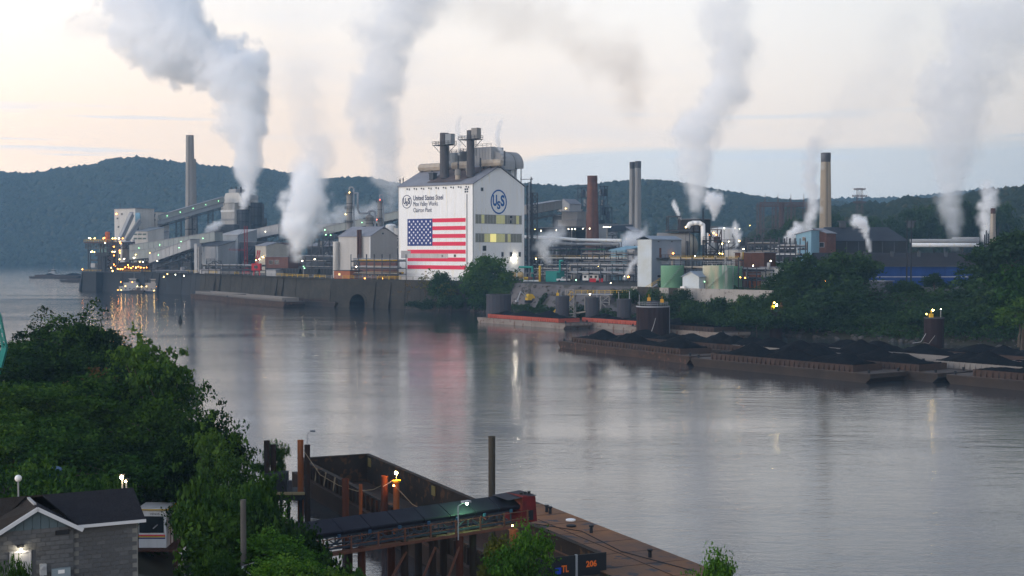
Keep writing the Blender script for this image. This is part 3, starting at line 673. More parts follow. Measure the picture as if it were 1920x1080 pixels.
def chimney(label,px0,px1,pt_,pyb,D,m,px0b=None,px1b=None,bands=(),z0=GZ,name='chimney',n=24,capm=None,group=None):
    x0,x1=xat(px0,D),xat(px1,D); r1=(x1-x0)/2; r0=(xat(px1b,D)-xat(px0b,D))/2 if px0b else r1*1.25
    H_=zat(pt_,D)-z0; zb=zat(pyb,D)-z0; rb=r1+(r0-r1)*(H_)/(max(1,H_-zb))
    t=thing(name,label,'chimney',((x0+x1)/2,D,z0),0,group)
    ns=8; prof=[(rb+(r1-rb)*k/ns,H_*k/ns) for k in range(ns+1)]
    MB().lathe((0,0,0),prof+[(r1*.8,H_),(r1*.8,H_-3)],n,caps=False).build('shaft',m,t,smooth=False)
    if capm: MB().lathe((0,0,0),[(r1*1.03,H_-4.5),(r1*1.06,H_-1.5),(r1*1.06,H_+.1),(r1*.78,H_+.12)],n,caps=False).build('dark_rim',capm,t)
    for z in bands:
        zz=zat(z,D)-z0; rr=rb+(r1-rb)*zz/H_; MB().lathe((0,0,0),[(rr*1.0,zz-.3),(rr*1.05,zz-.2),(rr*1.05,zz+.2),(rr*1.0,zz+.3)],n,caps=False).build('band',dgrey_m,t)
    for s in (-.3,.3): MB().beam((s,-rb-.2,0),(s,-r1-.2,H_-1),.12).build('ladder_rail',dgrey_m,t)
    return t
def gallery(label,a,b,w_,h,m,legs=(),z0=GZ,rm=None,lamps=0,open_=False,name='conveyor_gallery',lm=None,truss=True,ribs=None):
    """a,b: world points of the floor line's ends"""
    a=Vector(a);b=Vector(b); t=thing(name,label,'conveyor',a); d=b-a; L_=d.length
    up=Vector((0,0,1)); 
    MB().beam((0,0,h/2),tuple(d+Vector((0,0,h/2))),w_,h).build('housing',m,t)
    MB().beam((0,0,h+.15),tuple(d+Vector((0,0,h+.15))),w_+.5,.3).build('roof',rm or roof_m,t)
    if truss: MB().lattice(Vector((0,0,-h*.4)),d+Vector((0,0,-h*.4)),w_*.9,h*.7,max(3,int(L_/5)),.18,faces=4).build('truss',dgrey_m,t)
    nr=ribs or max(2,int(L_/4)); sd=Vector((-d.y,d.x,0)).normalized()
    q=MB()
    for k in range(nr+1):
        c=d*(k/nr); 
        for s in (-1,1): p=c+sd*s*(w_/2+.05); q.beam(p+Vector((0,0,0)),p+Vector((0,0,h)),.16)
    q.build('ribs',m,t,kind='stuff')
    for k in legs:
        c=d*k; zt=c.z-h*.7; zz=z0-a.z
        g_=MB(); g_.lattice(Vector((c.x,c.y,zz)),Vector((c.x,c.y,zt)),w_*.8,2.0,max(2,int((zt-zz)/4)),.2); g_.build('trestle',dgrey_m,t)
    for k in range(lamps):
        c=d*((k+.5)/lamps)+Vector((0,0,h*.5))+(-sd if sd.y>0 else sd)*(w_/2+.4); lamp(t,c,lm or L_gr,.28)
    return t
def rack(label,p0,p1,levels,npipe,dep=4.0,r=.3,cols=None,zb=GZ,mats=None,vary=0,name='pipe_rack',ext=1.0,seed=0):
    """steel pipe rack between two world points (ground), levels = heights above the ground"""
    rr=random.Random(seed); p0=Vector((p0[0],p0[1],zb)); p1=Vector((p1[0],p1[1],zb)); d=p1-p0; L_=d.length; u=d.normalized(); s=Vector((-u.y,u.x,0))
    if s.y<0: s=-s
    t=thing(name,label,'pipe rack',p0); n=cols or max(2,int(L_/9))
    hmax=max(levels)+ext
    for k in range(n+1):
        q=d*(k/n)
        for j in (0,1):
            c=q+s*dep*j; MB().beam(c,c+Vector((0,0,hmax+(rr.random()*1.5 if vary else 0))),.32).build('column',dgrey_m,t)
        for h in levels: MB().beam(q+Vector((0,0,h)),q+s*dep+Vector((0,0,h)),.28).build('cross_beam',dgrey_m,t)
    for h in levels:
        b=MB(); b.beam(Vector((0,0,h-.3)),d+Vector((0,0,h-.3)),.3); b.build('runner',dgrey_m,t)
        for i in range(npipe):
            m=rr.choice(mats or [steel_m,tan_m,dgrey_m,offw_m]); ra=r*rr.uniform(.5,1.3); o_=s*(dep*(i+.5)/npipe)+Vector((0,0,h+ra+.15))
            a=0 if rr.random()<.7 else rr.random()*.4; e=1 if rr.random()<.7 else .6+rr.random()*.4
            pts=[d*a+o_,d*e+o_]
            if rr.random()<.45: pts=[d*a+o_-Vector((0,0,min(h,3)))]+pts
            if rr.random()<.3: pts=pts+[d*e+o_+Vector((0,0,2.2))]
            MB().pipe(pts,ra,7).build('pipe',m,t,smooth=True)
    if rr.random()<.6: rail(MB(),[(0,0,levels[-1]+.1),tuple(d+Vector((0,0,levels[-1]+.1)))],1.2,.09,3).build('railing',rr.choice([yel_m,steel_m,dgrey_m]),t)
    return t
def tank(label,px0,px1,pyt,pyb,D,m,name='storage_tank',roof='cone',z0=None,rails=True,n=32,rm=None,cat='tank',streaks=None):
    x0,x1=xat(px0,D),xat(px1,D); r=(x1-x0)/2; z0=GZ if z0 is None else z0; H_=zat(pyt,D)-z0
    t=thing(name,label,cat,((x0+x1)/2,D+r,z0))
    MB().lathe((0,0,0),[(r,0),(r,H_*.33),(r*1.004,H_*.333),(r*1.004,H_*.66),(r*1.008,H_*.667),(r*1.008,H_)],n,caps=False).build('shell',m,t,smooth=True)
    rf=MB()
    if roof=='cone': rf.lathe((0,0,0),[(r*1.02,H_-.05),(r*1.02,H_+.12),(.3,H_+r*.12)],n)
    elif roof=='dome': rf.lathe((0,0,0),[(r*1.01,H_-.02)]+[(r*math.cos(a),H_+r*.35*math.sin(a)) for a in (.1,.4,.7,1.0,1.3)],n)
    else: rf.lathe((0,0,0),[(r*.98,H_-.6),(r*.98,H_-.5)],n)
    rf.build('roof',rm or m,t,smooth=False)
    if rails:
        P_=[(r*.98*math.cos(2*math.pi*k/16),r*.98*math.sin(2*math.pi*k/16),H_+.1) for k in range(17)]; rail(MB(),P_,1.1,.07,9).build('railing',steel_m,t)
    q=MB(); a0=-math.pi/2-.9; m_=14
    for k in range(m_):
        a=a0+1.6*k/m_; zz=H_*k/m_; q.box(0,0,0,0,0,0) if False else q.beam((r*1.0*math.cos(a),r*1.0*math.sin(a),zz),((r+1)*math.cos(a),(r+1)*math.sin(a),zz),.5,.08)
    q.build('stair',steel_m,t,kind='stuff'); return t
def column(label,px0,px1,pyt,D,m,plats=3,pipe=True,z0=GZ,name='distillation_column',lampm=None,cat='column'):
    x0,x1=xat(px0,D),xat(px1,D); r=(x1-x0)/2; H_=zat(pyt,D)-z0; t=thing(name,label,cat,((x0+x1)/2,D,z0))
    MB().lathe((0,0,0),[(r*1.1,0),(r*1.1,H_*.12),(r,H_*.14),(r,H_*.96),(r*.7,H_*.985),(r*.2,H_)],16).build('shell',m,t,smooth=False)
    for k in range(6):
        z=H_*(.3+.11*k); MB().lathe((0,0,0),[(r*1.0,z-.15),(r*1.06,z-.1),(r*1.06,z+.1),(r,z+.15)],16,caps=False).build('band',dgrey_m,t)
    for k in range(plats):
        z=H_*(.45+.5*k/max(1,plats-1)) if plats>1 else H_*.9; q=MB().lathe((0,0,0),[(r,z),(r*1.6,z),(r*1.6,z+.15),(r,z+.15)],12,caps=False); q.build('platform',dgrey_m,t)
        P_=[(r*1.6*math.cos(2*math.pi*j/10),r*1.6*math.sin(2*math.pi*j/10),z+.1) for j in range(11)]; rail(MB(),P_,1.2,.12,9).build('railing',dgrey_m,t)
    if pipe: MB().pipe([(r*1.5,-.3,0),(r*1.5,-.3,H_+1.2),(r*.9,-.3,H_+2),(0,0,H_+1.6),(0,0,H_)],r*.28,8).build('side_pipe',steel_m,t,smooth=True)
    if lampm: lamp(t,(-r*1.2,-r*1.2,H_*.72),lampm,.35); lamp(t,(r*.2,-r*1.6,H_*.98),lampm,.3)
    return t
def mast(label,px,pyt,pyb,D,heads=4,m=None,z0=GZ,lm=None,name='light_mast'):
    H_=zat(pyt,D)-z0; t=thing(name,label,'light mast',(xat(px,D),D,z0)); MB().cyl((0,0,0),(0,0,H_),.28,.14,8).build('pole',m or tan_m,t)
    MB().beam((-1.6*(heads>1),0,H_),(1.6*(heads>1),0,H_),.15).build('crossarm',dgrey_m,t)
    for k in range(heads):
        x=(-1.6+3.2*k/max(1,heads-1)) if heads>1 else 0; lamp(t,(x,-.25,H_+.1),lm or L_wh,.26)
    return t
def floodlamp(label,px,py,D,m,z0=GZ,r=.4,group=None):
    p=pt(px,py,D); t=thing('flood_lamp',label,'lamp',(p.x,D,z0),0,group); MB().beam((0,.3,0),(0,.3,p.z-z0),.16).beam((0,.3,p.z-z0),(0,0,p.z-z0),.12).build('post',dgrey_m,t); lamp(t,(0,-.1,p.z-z0),m,r); return t
def frame_tower(label,px0,px1,pyt,D,dep,n,m=None,zb=GZ,floors=4,name='steel_tower',boxes=0,seed=0,t_=.3,cat='steel structure'):
    x0,x1=xat(px0,D),xat(px1,D); W=x1-x0; H_=zat(pyt,D)-zb; t=thing(name,label,cat,((x0+x1)/2,D,zb),R(-20)); m=m or dgrey_m
    for i in (-1,1):
        for j in (0,1): MB().beam((i*W/2,j*dep,0),(i*W/2,j*dep,H_),t_*1.4).build('column',m,t)
    if W>8:
        for j in (0,1): MB().beam((0,j*dep,0),(0,j*dep,H_),t_*1.2).build('column',m,t)
    for k in range(1,floors+1):
        z=H_*k/floors; MB().box(-W/2,W/2,0,dep,z-.25,z).build('floor',m,t)
        rail(MB(),[(-W/2,0,z),(W/2,0,z)],1.2,.12,2.5).build('railing',m,t)
    q=MB()
    for k in range(floors):
        z0_,z1_=H_*k/floors,H_*(k+1)/floors; s=1 if k%2 else -1; q.beam((s*W/2,0,z0_),(-s*W/2,0,z1_),t_); q.beam((W/2,0 if k%2 else dep,z0_),(W/2,dep if k%2 else 0,z1_),t_)
    q.build('bracing',m,t,kind='stuff')
    rr=random.Random(seed)
    for k in range(boxes):
        f=rr.randrange(floors); z=H_*f/floors; u=rr.uniform(-W*.35,W*.25); h=H_/floors*rr.uniform(.4,.8)
        if rr.random()<.5: MB().cyl((u,dep*.5,z),(u,dep*.5,z+h),min(W*.16,1.6),None,10).build('vessel',rr.choice([m,greyc_m,tan_m]),t)
        else: MB().box(u,u+W*.3,.6,dep*.8,z,z+h).build('machine_box',rr.choice([m,greyc_m,navy_m]),t)
    return t
# ================================================================ left part of the works
gband_m=mat('gallery_cladding',(.27,.29,.28),.7,col2=(.19,.205,.20),nscale=.2,streak=True)
# conveyor tower group
t,f,W,T,Hh,P=bld('conveyor_tower',"leftmost pale conveyor tower, tall and boxy with square windows",254,862,215,262,391,whitew_m,T=14,wl=[(227,399.5,230.5,403),(219,408,222,411),(246,407.5,249.5,411.5),(221,424,224,427)])
lamp(t,(f.L(219.5,401)[0],-.6,f.L(219.5,401)[1]),L_or,.55)
MB().beam((-W*.85,2,Hh),(-W*.85,2,Hh+4),.2).beam((-2,2,Hh+.5),(4,2,Hh+.5),.25).build('roof_hoist',dgrey_m,t)
t,f,W,T,Hh,P=bld('conveyor_tower',"narrower white conveyor tower with two rows of small windows, right of the tallest pale one",295,872,273,300,398,whitew_m,T=9,wl=[(277,402,292,403.2),(279,404,281.5,406.5),(288,403.5,291,406),(277,412,292,413.2),(278,414.5,280,416.5),(287,414.5,290,416.5)])
t,f,W,T,Hh,P=bld('screening_house',"low white screening house with two bands of windows and sloping grey roof",277,850,246,280,434,whitew_m,kind='sR',pk=426,T=12,rm=greyc_m,wl=[(251,438,257,440.5),(259,438,266,440.5),(268,438,274,440.5),(251,446,257,448.5),(259,446,266,448.5),(268,446,274,448.5)],glass=mat('green_grey_glass',(.05,.09,.08),.3))
bld('lean_to_shed',"small grey lean-to between the screening house and the narrow tower",297,858,278,299,438,offw_m,T=8,kind='sR',pk=433)
# inclined chutes between tower and dock
a=pt(247,406,850); b=pt(226,452,842)
gallery("steep white chute descending from the leftmost pale tower",tuple(b),tuple(a),2.6,2.6,offw_m,truss=False)
a=pt(262,418,850); b=pt(238,455,845)
gallery("grey steep chute below the white hooded box",tuple(b),tuple(a),2.4,2.4,greyc_m,truss=False)
t=thing('arched_silo',"grey silo with rounded top beside the unloading dock",'silo',(xat(240,835),835,GZ)); 
rs=(xat(250,835)-xat(229,835))/2; H_=zat(452,835)-GZ
MB().lathe((0,0,0),[(rs*.45,0),(rs*.5,H_*.3),(rs,H_*.42),(rs,H_*.8),(rs*.9,H_*.93),(rs*.5,H_)],18).build('shell',greyc_m,t,smooth=True); MB().cyl((rs*.9,0,H_*.5),(rs*1.0,0,H_*1.05),.8,.8,8).build('side_pipe',offw_m,t)
t=thing('dish_vent',"round pale blue vent disc between the two white towers",'vent',(xat(258,860),860,GZ)); zz=zat(411,860)-GZ; MB().cyl((-1,0,zz),(1.6,.5,zz),4,4,16).build('disc',ltblue_m,t); MB().beam((0,1,0),(0,1,zz),1.0).build('post',dgrey_m,t); lamp(t,(1.9,-2,zz),L_or,.5)
gallery("long high conveyor rising from the narrow white tower to the coal tower",tuple(pt(298,413,872)),tuple(pt(418,378,900)),4,3,gband_m,legs=(.3,.55,.8),lamps=5)
gallery("lower companion conveyor under the long high conveyor",tuple(pt(298,421,869)),tuple(pt(416,387,897)),3,2,greyc_m,legs=())
gallery("pale nearly level conveyor with green lamps, upper of three",tuple(pt(250,476,815)),tuple(pt(410,452,775)),6,5,gband_m,legs=(.2,.45,.7),lamps=4)
gallery("pale conveyor below the green-lamp one, short and nearly level",tuple(pt(250,487,810)),tuple(pt(330,478,790)),6,5,gband_m,legs=(.3,.7),lamps=3,lm=L_ye)
gallery("bright pale conveyor sloping up to the right into the transfer house",tuple(pt(288,493,795)),tuple(pt(366,466,765)),6,5,offw_m,legs=(.2,.5,.8),lamps=2)
bld('dark_shed',"long dark shed under the sloping conveyors",358,775,285,366,492,dgrey_m,T=16)
# big chimney pair
chimney("tall slim grey chimney at the left, the taller of its pair",350,364.5,253.5,438,905,tan_m,349,368,bands=(430,),n=24,group='grey concrete chimneys')
chimney("shorter grey chimney peeping out behind the tall left chimney",359,368.5,298,438,940,tan_m,358,369.5,n=20,group='grey concrete chimneys')
# coal tower with hood
t,f,W,T,Hh,P=bld('coal_tower',"banded pale coal tower with stepped top left of the steaming cooling towers",440,900,415,447,381,whitew_m,T=14)
for k in range(5): MB().box(-W-.15,.15,-.3,-.05,Hh*(.35+.13*k),Hh*(.35+.13*k)+1.3).build('band',offw_m if k%2 else white_m,t)
q=MB(); z0_=Hh+.3; q.extr([(-W*.9,z0_),(W*.5,z0_),(W*.5,z0_+2),(W*.2,z0_+6.5),(-W*.75,z0_+6.5),(-W*.9,z0_+3)],'y',1,T-1); q.build('penthouse',whitew_m,t)
MB().box(-W*.6,-W*.1,2,T-3,z0_+6.5,z0_+9).build('penthouse_top',offw_m,t)
MB().box(.6,W*.5,2,T,z0_-2,z0_+5).build('side_penthouse',offw_m,t)
for k in range(3): MB().cyl((-W*.6+k*5,4,z0_+6),(-W*.6+k*5,4,z0_+10.5),.6,.6,8).build('roof_vent',dgrey_m,t)
bld('dark_shed',"dark low shed at the foot of the coal tower",440,885,397,446,421,dgrey_m,T=14)
def cooltower(lab,px0,px1,pyt,D):
    x0,x1=xat(px0,D),xat(px1,D); r=(x1-x0)/2; H_=zat(pyt,D)-GZ; t=thing('quench_tower',lab,'quench tower',((x0+x1)/2,D,GZ),0,'dark steaming quench towers')
    q=MB().lathe((0,0,0),[(r*.9,0),(r*.88,H_*.5),(r*.93,H_*.8),(r,H_*.97),(r,H_),(r*.9,H_),(r*.85,H_-5)],12,caps=False); q.build('shell',dgrey_m,t)
    for k in range(5): z=H_*(.4+.13*k); MB().lathe((0,0,0),[(r*.93,z),(r*1.02,z+.1),(r*1.02,z+.5),(r*.93,z+.6)],12,caps=False).build('walkway',black_m,t)
    q=MB()
    for a in range(12): c,s=math.cos(a*math.pi/6),math.sin(a*math.pi/6); q.beam((r*.93*c,r*.93*s,H_*.4),(r*1.03*c,r*1.03*s,H_),.25)
    q.build('rib',black_m,t,kind='stuff')
    MB().box(r*.95,r*1.25,-1,1,H_*.3,H_*.98).build('stair_shaft',dgrey_m,t)
cooltower("left, lower dark quench tower with thin steam",444.5,468,393,890)
cooltower("right, taller dark quench tower under the thickest steam",467,492,380,905)
chimney("short twin stub chimney right of the quench towers, left one",492,496,409,432,900,dgrey_m,n=10); chimney("short twin stub chimney right of the quench towers, right one",496.6,500.5,409,432,902,dgrey_m,n=10)
# transfer house and neighbours
t,f,W,T,Hh,P=bld('transfer_house',"blue-grey transfer house with a large pale panel on its wall",409,758,372,418,462,greyc_m,kind='sR',pk=452,T=12,rm=dgrey_m)
a,z1=f.L(386,462.5); b_,z0=f.L(405,486); MB().box(a,b_,-.35,-.05,z0,z1).build('pale_wall_panel',offw_m,t)
a,z1=f.L(377,461); b_,z0=f.L(381.5,473); MB().box(a,b_,-.35,-.05,z0,z1).build('pale_wall_panel',offw_m,t)
t=thing('stair_tower',"pale tall stair tower left of the transfer house",'stair tower',(xat(367,756),756,GZ),PRZ); hh=zat(457,756)-GZ
MB().box(-1.4,1.0,0,3,0,hh).build('shaft',offw_m,t); MB().box(1.8,2.6,0,2,0,hh*.9).build('pillar',concl_m,t)
for k in range(5): MB().box(1.0,1.8,.2,2.0,hh*(.15+.17*k),hh*(.15+.17*k)+.4).build('landing',steel_m,t)
t,f,W,T,Hh,P=bld('crusher_house',"grey crusher house with pale sloping roof behind the transfer house",446,800,410,452,441,greyc_m,kind='sR',pk=430,T=14,rm=offw_m,wl=[(421,462,425,468),(418,474,424,490),(430,470,437,505)])
bld('low_shed',"low grey shed below the transfer house on the quay",412,735,374,420,506,offw_m,T=10)
t,f,W,T,Hh,P=bld('long_shed',"dark shed with pale roof edge below the red mast",481,780,449,492,454,dgrey_m,T=12,rm=offw_m)
gallery("short pale sloping conveyor right of the stub chimneys",tuple(pt(482,448,830)),tuple(pt(528,438,820)),6,5.5,offw_m,legs=(.5,),lamps=1,lm=L_wh)
gallery("dark conveyor running on behind the white steam",tuple(pt(528,440,820)),tuple(pt(640,432,800)),5,4,greyc_m,legs=(.2,.5,.8),lamps=3)
gallery("long thin conveyor slanting up behind the columns toward the white building",tuple(pt(612,440,790)),tuple(pt(760,408,760)),5,4,gband_m,legs=(.2,.5,.8),lamps=1)
dred_m=mat('dull_red_paint',(.22,.03,.035),.7)
t=thing('derrick',"slim red lattice mast with a long boom",'derrick',(xat(461,745),745,GZ)); hh=zat(424,745)-GZ
MB().lattice((0,0,0),(0,0,hh),1.5,1.5,10,.10).build('mast',dred_m,t); MB().lattice((0,0,hh*.5),(-9,0,hh*.5+.2),.8,.8,6,.07).build('boom',dred_m,t); MB().beam((0,0,hh),(-9,0,hh*.5),.1).build('stay',dgrey_m,t); MB().box(-1.8,1.8,-1.8,1.8,0,3).build('base',red_m,t)
t=thing('crane',"small bright red quay crane",'crane',(xat(481,700),700,GZ)); MB().box(-2.2,2.2,-2,2,2.5,6).build('cab',red_m,t); MB().box(-.9,.9,-1.8,-2.05,3.5,5).build('window',glass_d,t)
for s in (-1.6,1.6): MB().beam((s,0,0),(s*.8,0,2.5),.6).build('leg',red_m,t)
MB().lattice((0,0,6),(1.2,0,12.5),1.2,1.2,5,.16).build('boom',red_m,t)
t,f,W,T,Hh,P=bld('beige_shed',"beige gabled shed with a lit doorway, beside the red brick building",499,760,479,509,461,mat('beige_cladding',(.45,.42,.36),.7,col2=(.36,.33,.28),nscale=.3),kind='gR',pk=455,T=16)
lamp(t,(-2,-.8,f.L(489,482)[1]),L_ye,.5); lamp(t,(-5,-.8,f.L(486,486)[1]),L_wh,.35)
bld('brick_building',"tall dark red brick building left of the low white steam",528,775,508,545,455,rust_m,T=14,mR=brick_m)
bld('brick_building',"low dark brick building in front of the tall red brick one",540,745,497,566,482,brick_m,T=12,wl=[(505,488,512,495),(516,488,523,495)])
# battery / sheds behind the steam
frame_tower("dark multi-floor steel frame right of the low white steam",584,606,446,735,8,3,floors=4,boxes=5,seed=3)
frame_tower("wider dark steel frame with green-lit floors beside the white silo",606,626,438,750,9,3,floors=4,boxes=6,seed=5)
bld('dark_shed',"dark shed beyond the rail wagons, right of the steam",622,745,578,634,462,black_m,T=10,kind='sR',pk=452)
bld('dark_shed',"second dark shed beyond the rail wagons",640,700,566,650,480,dgrey_m,T=10)
for i,(px,py,c) in enumerate(((567,489,L_wh),(590,486,L_wh),(571,503,L_gr),(609,431,L_gr),(611,440,L_gr),(620,441,L_gr),(480,488,L_ye))):
    floodlamp(("flood lamp at the foot of the white steam","flood lamp right of the steam's foot","greenish flood lamp by the wagons","green lamp high on the pale shed roofline","green lamp left of the white silo","green lamp nearest the white silo","yellow flood lamp by the beige shed")[i],px,py,690-i,c,r=.35)
# row of dark hopper wagons
wg=thing('hopper_wagon',"dark rusty hopper wagon, first from the left in the row behind the quay",'rail wagon',(xat(500,690),690,GZ),PRZ,'rail wagons on the quay siding')
MB().extr([(0,1.2),(10,1.2),(11.5,3.8),(-1.5,3.8)],'y',0,3).build('body',black_m,wg); q=MB()
for k in range(6): MB().box(-.8+k*2.2,-.6+k*2.2,-.12,0,1.5,3.8).build('rib',dgrey_m,wg)
for x in (1,2.6,7.4,9): MB().cyl((x,-.1,.5),(x,3.1,.5),.5,.5,10).build('wheelset',dgrey_m,wg)
o=wg.location.copy(); names=["second","third","fourth","fifth","sixth","seventh","eighth","ninth","tenth"]
for k in range(9):
    dup(wg,tuple(o+E1*13.6*(k+1)),label=f"dark rusty hopper wagon, {names[k]} from the left in the row behind the quay")
bld('small_shed',"small white shed on the quay beside the red crane",517,680,499,521,507,offw_m,T=5,kind='sR',pk=506)
mast("green-lit mast standing before the white steam",569,500,520,672,1,lm=L_gr)
# beige gable building
t,f,W,T,Hh,P=bld('gabled_shed',"large grey-beige gabled shed just left of the white flag building",694,628,635,745,443,mat('warm_grey_cladding',(.44,.42,.40),.7,col2=(.36,.345,.33),nscale=.25,streak=True),kind='gR',pk=425,mR=mat('warm_grey_cladding_shaded',(.37,.35,.34),.7,col2=(.31,.295,.28),nscale=.25,streak=True))  # right wall's shade put into a darker copy of the cladding colour
for x in (674.5,679): MB().pipe([(f.L(x)[0],-1,0),(f.L(x)[0],-1,Hh+3)],.55,8).build('wall_pipe',rust_m,t)
MB().box(-.2,.1,-.15,.2,0,Hh).build('corner_trim',white_m,t)
windows(t,f,'R',[(716,436.5,719,439)])
tank("slender white silo left of the beige gabled shed",623.5,635,453,500,640,whitew_m,name='silo',cat='silo',rails=False,roof='flat')
t,f,W,T,Hh,P=bld('brick_hut',"low orange brick hut with a lit window on the quay",656,604,626,660,508,mat('orange_brick',(.34,.13,.07),.9,col2=(.25,.09,.05),nscale=.4),T=7,rm=dgrey_m)
win(t,'L',f.L(635,516)[0],f.L(638.5,516)[0],f.L(635,516)[1],f.L(635,512.5)[1],glazL,steel_m)
t,f,W,T,Hh,P=bld('brick_building',"long brown brick building behind pipes, between the beige shed and the flag wall",742,612,664,752,486,brick_m,T=10,rm=dgrey_m,wl=[(676,510,680,518),(692,510,696,518),(706,512,710,518),(722,512,726,518)])
for k,(a,b) in enumerate((((658,606),(746,588)),)):
    p0=(xat(a[0],a[1]),a[1]); p1=(xat(b[0],b[1]),b[1]); rack("black pipe rack crossing in front of the brown brick building",p0,p1,[2.5,5,8],4,dep=5,r=.35,cols=6,mats=[duct_m,steel_m,dgrey_m,yel_m,tan_m],seed=2,ext=3)
for i,(px,py) in enumerate(((684,522),(717,522),(668,500))): floodlamp(("warm lamp below the black pipe rack, left one","warm lamp below the black pipe rack, right one","white lamp at the left end of the black pipe rack")[i],px,py,596,L_or if i<2 else L_wh,r=.3)
column("tall banded column with curved top pipe, left one of the pair",650,661,358,725,tan_m,4,lampm=L_ye); column("thinner tall column with a red lamp, right one",708,717,372,735,tan_m,3,lampm=L_rd); column("short wide column with an elbow pipe between the two tall ones",686,700,402,728,tan_m,1,lampm=None)
t=thing('overhead_pipe',"thin overhead pipe linking the tall left column to the short one",'pipe',(xat(671,725),725,GZ)); z1=zat(362,725)-GZ; z2=zat(400,725)-GZ
MB().pipe([(-2,0,z1),(0,0,z1),(0,0,z2+2),(1,0,z2),(5,0,z2),(6,0,z2+1)],.5,8).build('pipe',steel_m,t,smooth=True)
tank("white dome tank behind the beige shed's gable",722,742,423,440,740,white_m,roof='dome',rails=False)
tank("small white tank half hidden at the flag building's edge",738,752,428,445,700,whitew_m,roof='cone',rails=True)
# ---------------- unloading dock at the far left
D0=835
dk=thing('dock_platform',"dark concrete dock platform at the far left tip of the works",'dock',(xat(155,D0),D0,0),PRZ)
x1=80
q=MB(); q.box(0,14,0,26,-1,11.6).build('dock_cell',black_m,dk)
MB().box(14,60,6,26,3.5,11.8).build('deck_block',black_m,dk)
for k in range(8): MB().cyl((17+k*5.5,7,-1),(17+k*5.5,7,3.6),.8,.8,8).build('pile',black_m,dk)
MB().box(-.3,60,-.3,0,11.6,12).build('edge_beam',dgrey_m,dk)
rail(MB(),[(0,0,11.7),(14,0,11.7),(14,6,11.8),(60,6,11.8)],1.2,.1,3).build('railing',yel_m,dk)
un=thing('ship_unloader',"lamp-studded dark barge unloader gantry at the far left tip",'unloader',(xat(158,D0),D0+3,11.7),PRZ)
Hg=zat(457,D0)-11.7; Wg=31
for x in (1,3.2,14,17,28,31):
    for y in (1,12): MB().beam((x,y,0),(x,y,Hg),.55).build('leg',dgrey_m,un)
MB().lattice((-2,6.5,Hg-1.2),(Wg+2,6.5,Hg-1.2),11,3.2,12,.3).build('bridge_truss',dgrey_m,un)
MB().box(-2,Wg+1,0,13,Hg+.4,Hg+1.0).build('top_deck',rust_m,un)
rail(MB(),[(-2,0,Hg+1),(Wg+1,0,Hg+1)],1.4,.14,2.5).build('railing',yel_m,un)
MB().box(11,19,1,9,0,Hg*.55).build('machine_house',black_m,un); MB().box(10,22,0,8,Hg*.55,Hg*.68).build('hopper',black_m,un)
MB().box(8,16,4,8,Hg*.7,Hg*.9).build('cab',mat('teal_grey_cladding',(.12,.2,.21),.6),un); MB().box(3,8,1,6,Hg*.15,Hg*.3).build('cabin',offw_m,un); MB().box(3,9,1.5,6,Hg*.38,Hg*.44).build('walkway',dgrey_m,un)
MB().lattice((17,4,Hg+1),(17,4,Hg+7),1.6,1.6,4,.22).build('mast',mat('orange_paint',(.5,.12,.03),.6),un)
st_=MB(); 
for k in range(8): st_.beam((24+(k%2)*5,0,Hg*k/8),(24+((k+1)%2)*5,0,Hg*(k+1)/8),.7,.3)
st_.build('stairs',rust_m,un)
MB().lattice((26.5,1,0),(26.5,1,Hg+2),5,4,9,.25).build('stair_frame',dgrey_m,un)
def LU(px,py,y=-.8):
    s=Vector(un.location); n_=E2; r=ray(px,py); c=Vector((0,0,CAMZ)); tt=((s+E2*y)-c).dot(E2)/r.dot(E2); p=c+r*tt-s; return (p.dot(E1),y,p.z)
for px,py,c in ((167,446.5,L_wh),(169.5,447,L_ye),(177.5,447,L_ye),(194,447,L_or),(196,446,L_or),(211,447,L_ye),(216,447,L_ye),(223,447,L_wh),(230,447,L_or),(197,455.5,L_ye),(225,454,L_or),(226,456,L_or),(213.5,462.5,L_or),(171,472,L_wh),(173,471.5,L_ye),(177,472.5,L_ye),(210.5,472,L_ye),(214.5,472,L_wh),(224.5,470,L_or),(225,474,L_or),(213.5,479,L_or),(224,486,L_ye),(233,485.5,L_wh),(213.5,496,L_or),(208.5,502,L_ye),(220.5,504,L_or),(226.5,504,L_or),(211,508,L_ye),(240,497,L_or),(251,483.5,L_wh),(154.5,505,L_or)):
    lamp(un,LU(px,py),c,.42)
# orange-lit quay strip right of the dock
qs=thing('quay_shed',"low rust-coloured quay shed strung with orange lamps",'shed',(xat(283,820),812,GZ),PRZ); q=MB().extr([(0,0),(9,0),(9,3.6),(4.5,5.4),(0,3.6)],'x',-34,0); q.build('body',rust_m,qs); MB().box(-34.3,.3,-.3,-.05,3.4,3.7).build('gutter',dgrey_m,qs)
for k in range(14): lamp(qs,(-33+k*2.6+random.uniform(-.7,.7),-1.3,random.uniform(1.2,3.4)),random.choice([L_or,L_or,L_ye]),.42)
for i,(px,py,c) in enumerate(((288,504,L_wh),(262,491,L_ye),(268,491,L_wh),(314,514,L_ye),(307,519,L_ye),(329,515,L_wh),(295,489,L_wh),(345,517,L_wh))):
    floodlamp(["brightest white quay lamp between dock and tugs","yellow quay lamp above the rust shed","white quay lamp above the rust shed","yellow lamp on the wall above the moored towboat","lower yellow lamp on the wall above the towboats","white lamp beside the small quay tank","white lamp high behind the quay shed","white lamp at the wall's left end"][i],px,py,800-i*6,c,r=.5 if i==0 else .32)
tank("small white quay tank right of the tug moorings",337,348,502,520,770,offw_m,rails=False,roof='dome')
bld('low_shed',"low dark shed along the quay behind the tugs",352,765,292,360,508,dgrey_m,T=8)
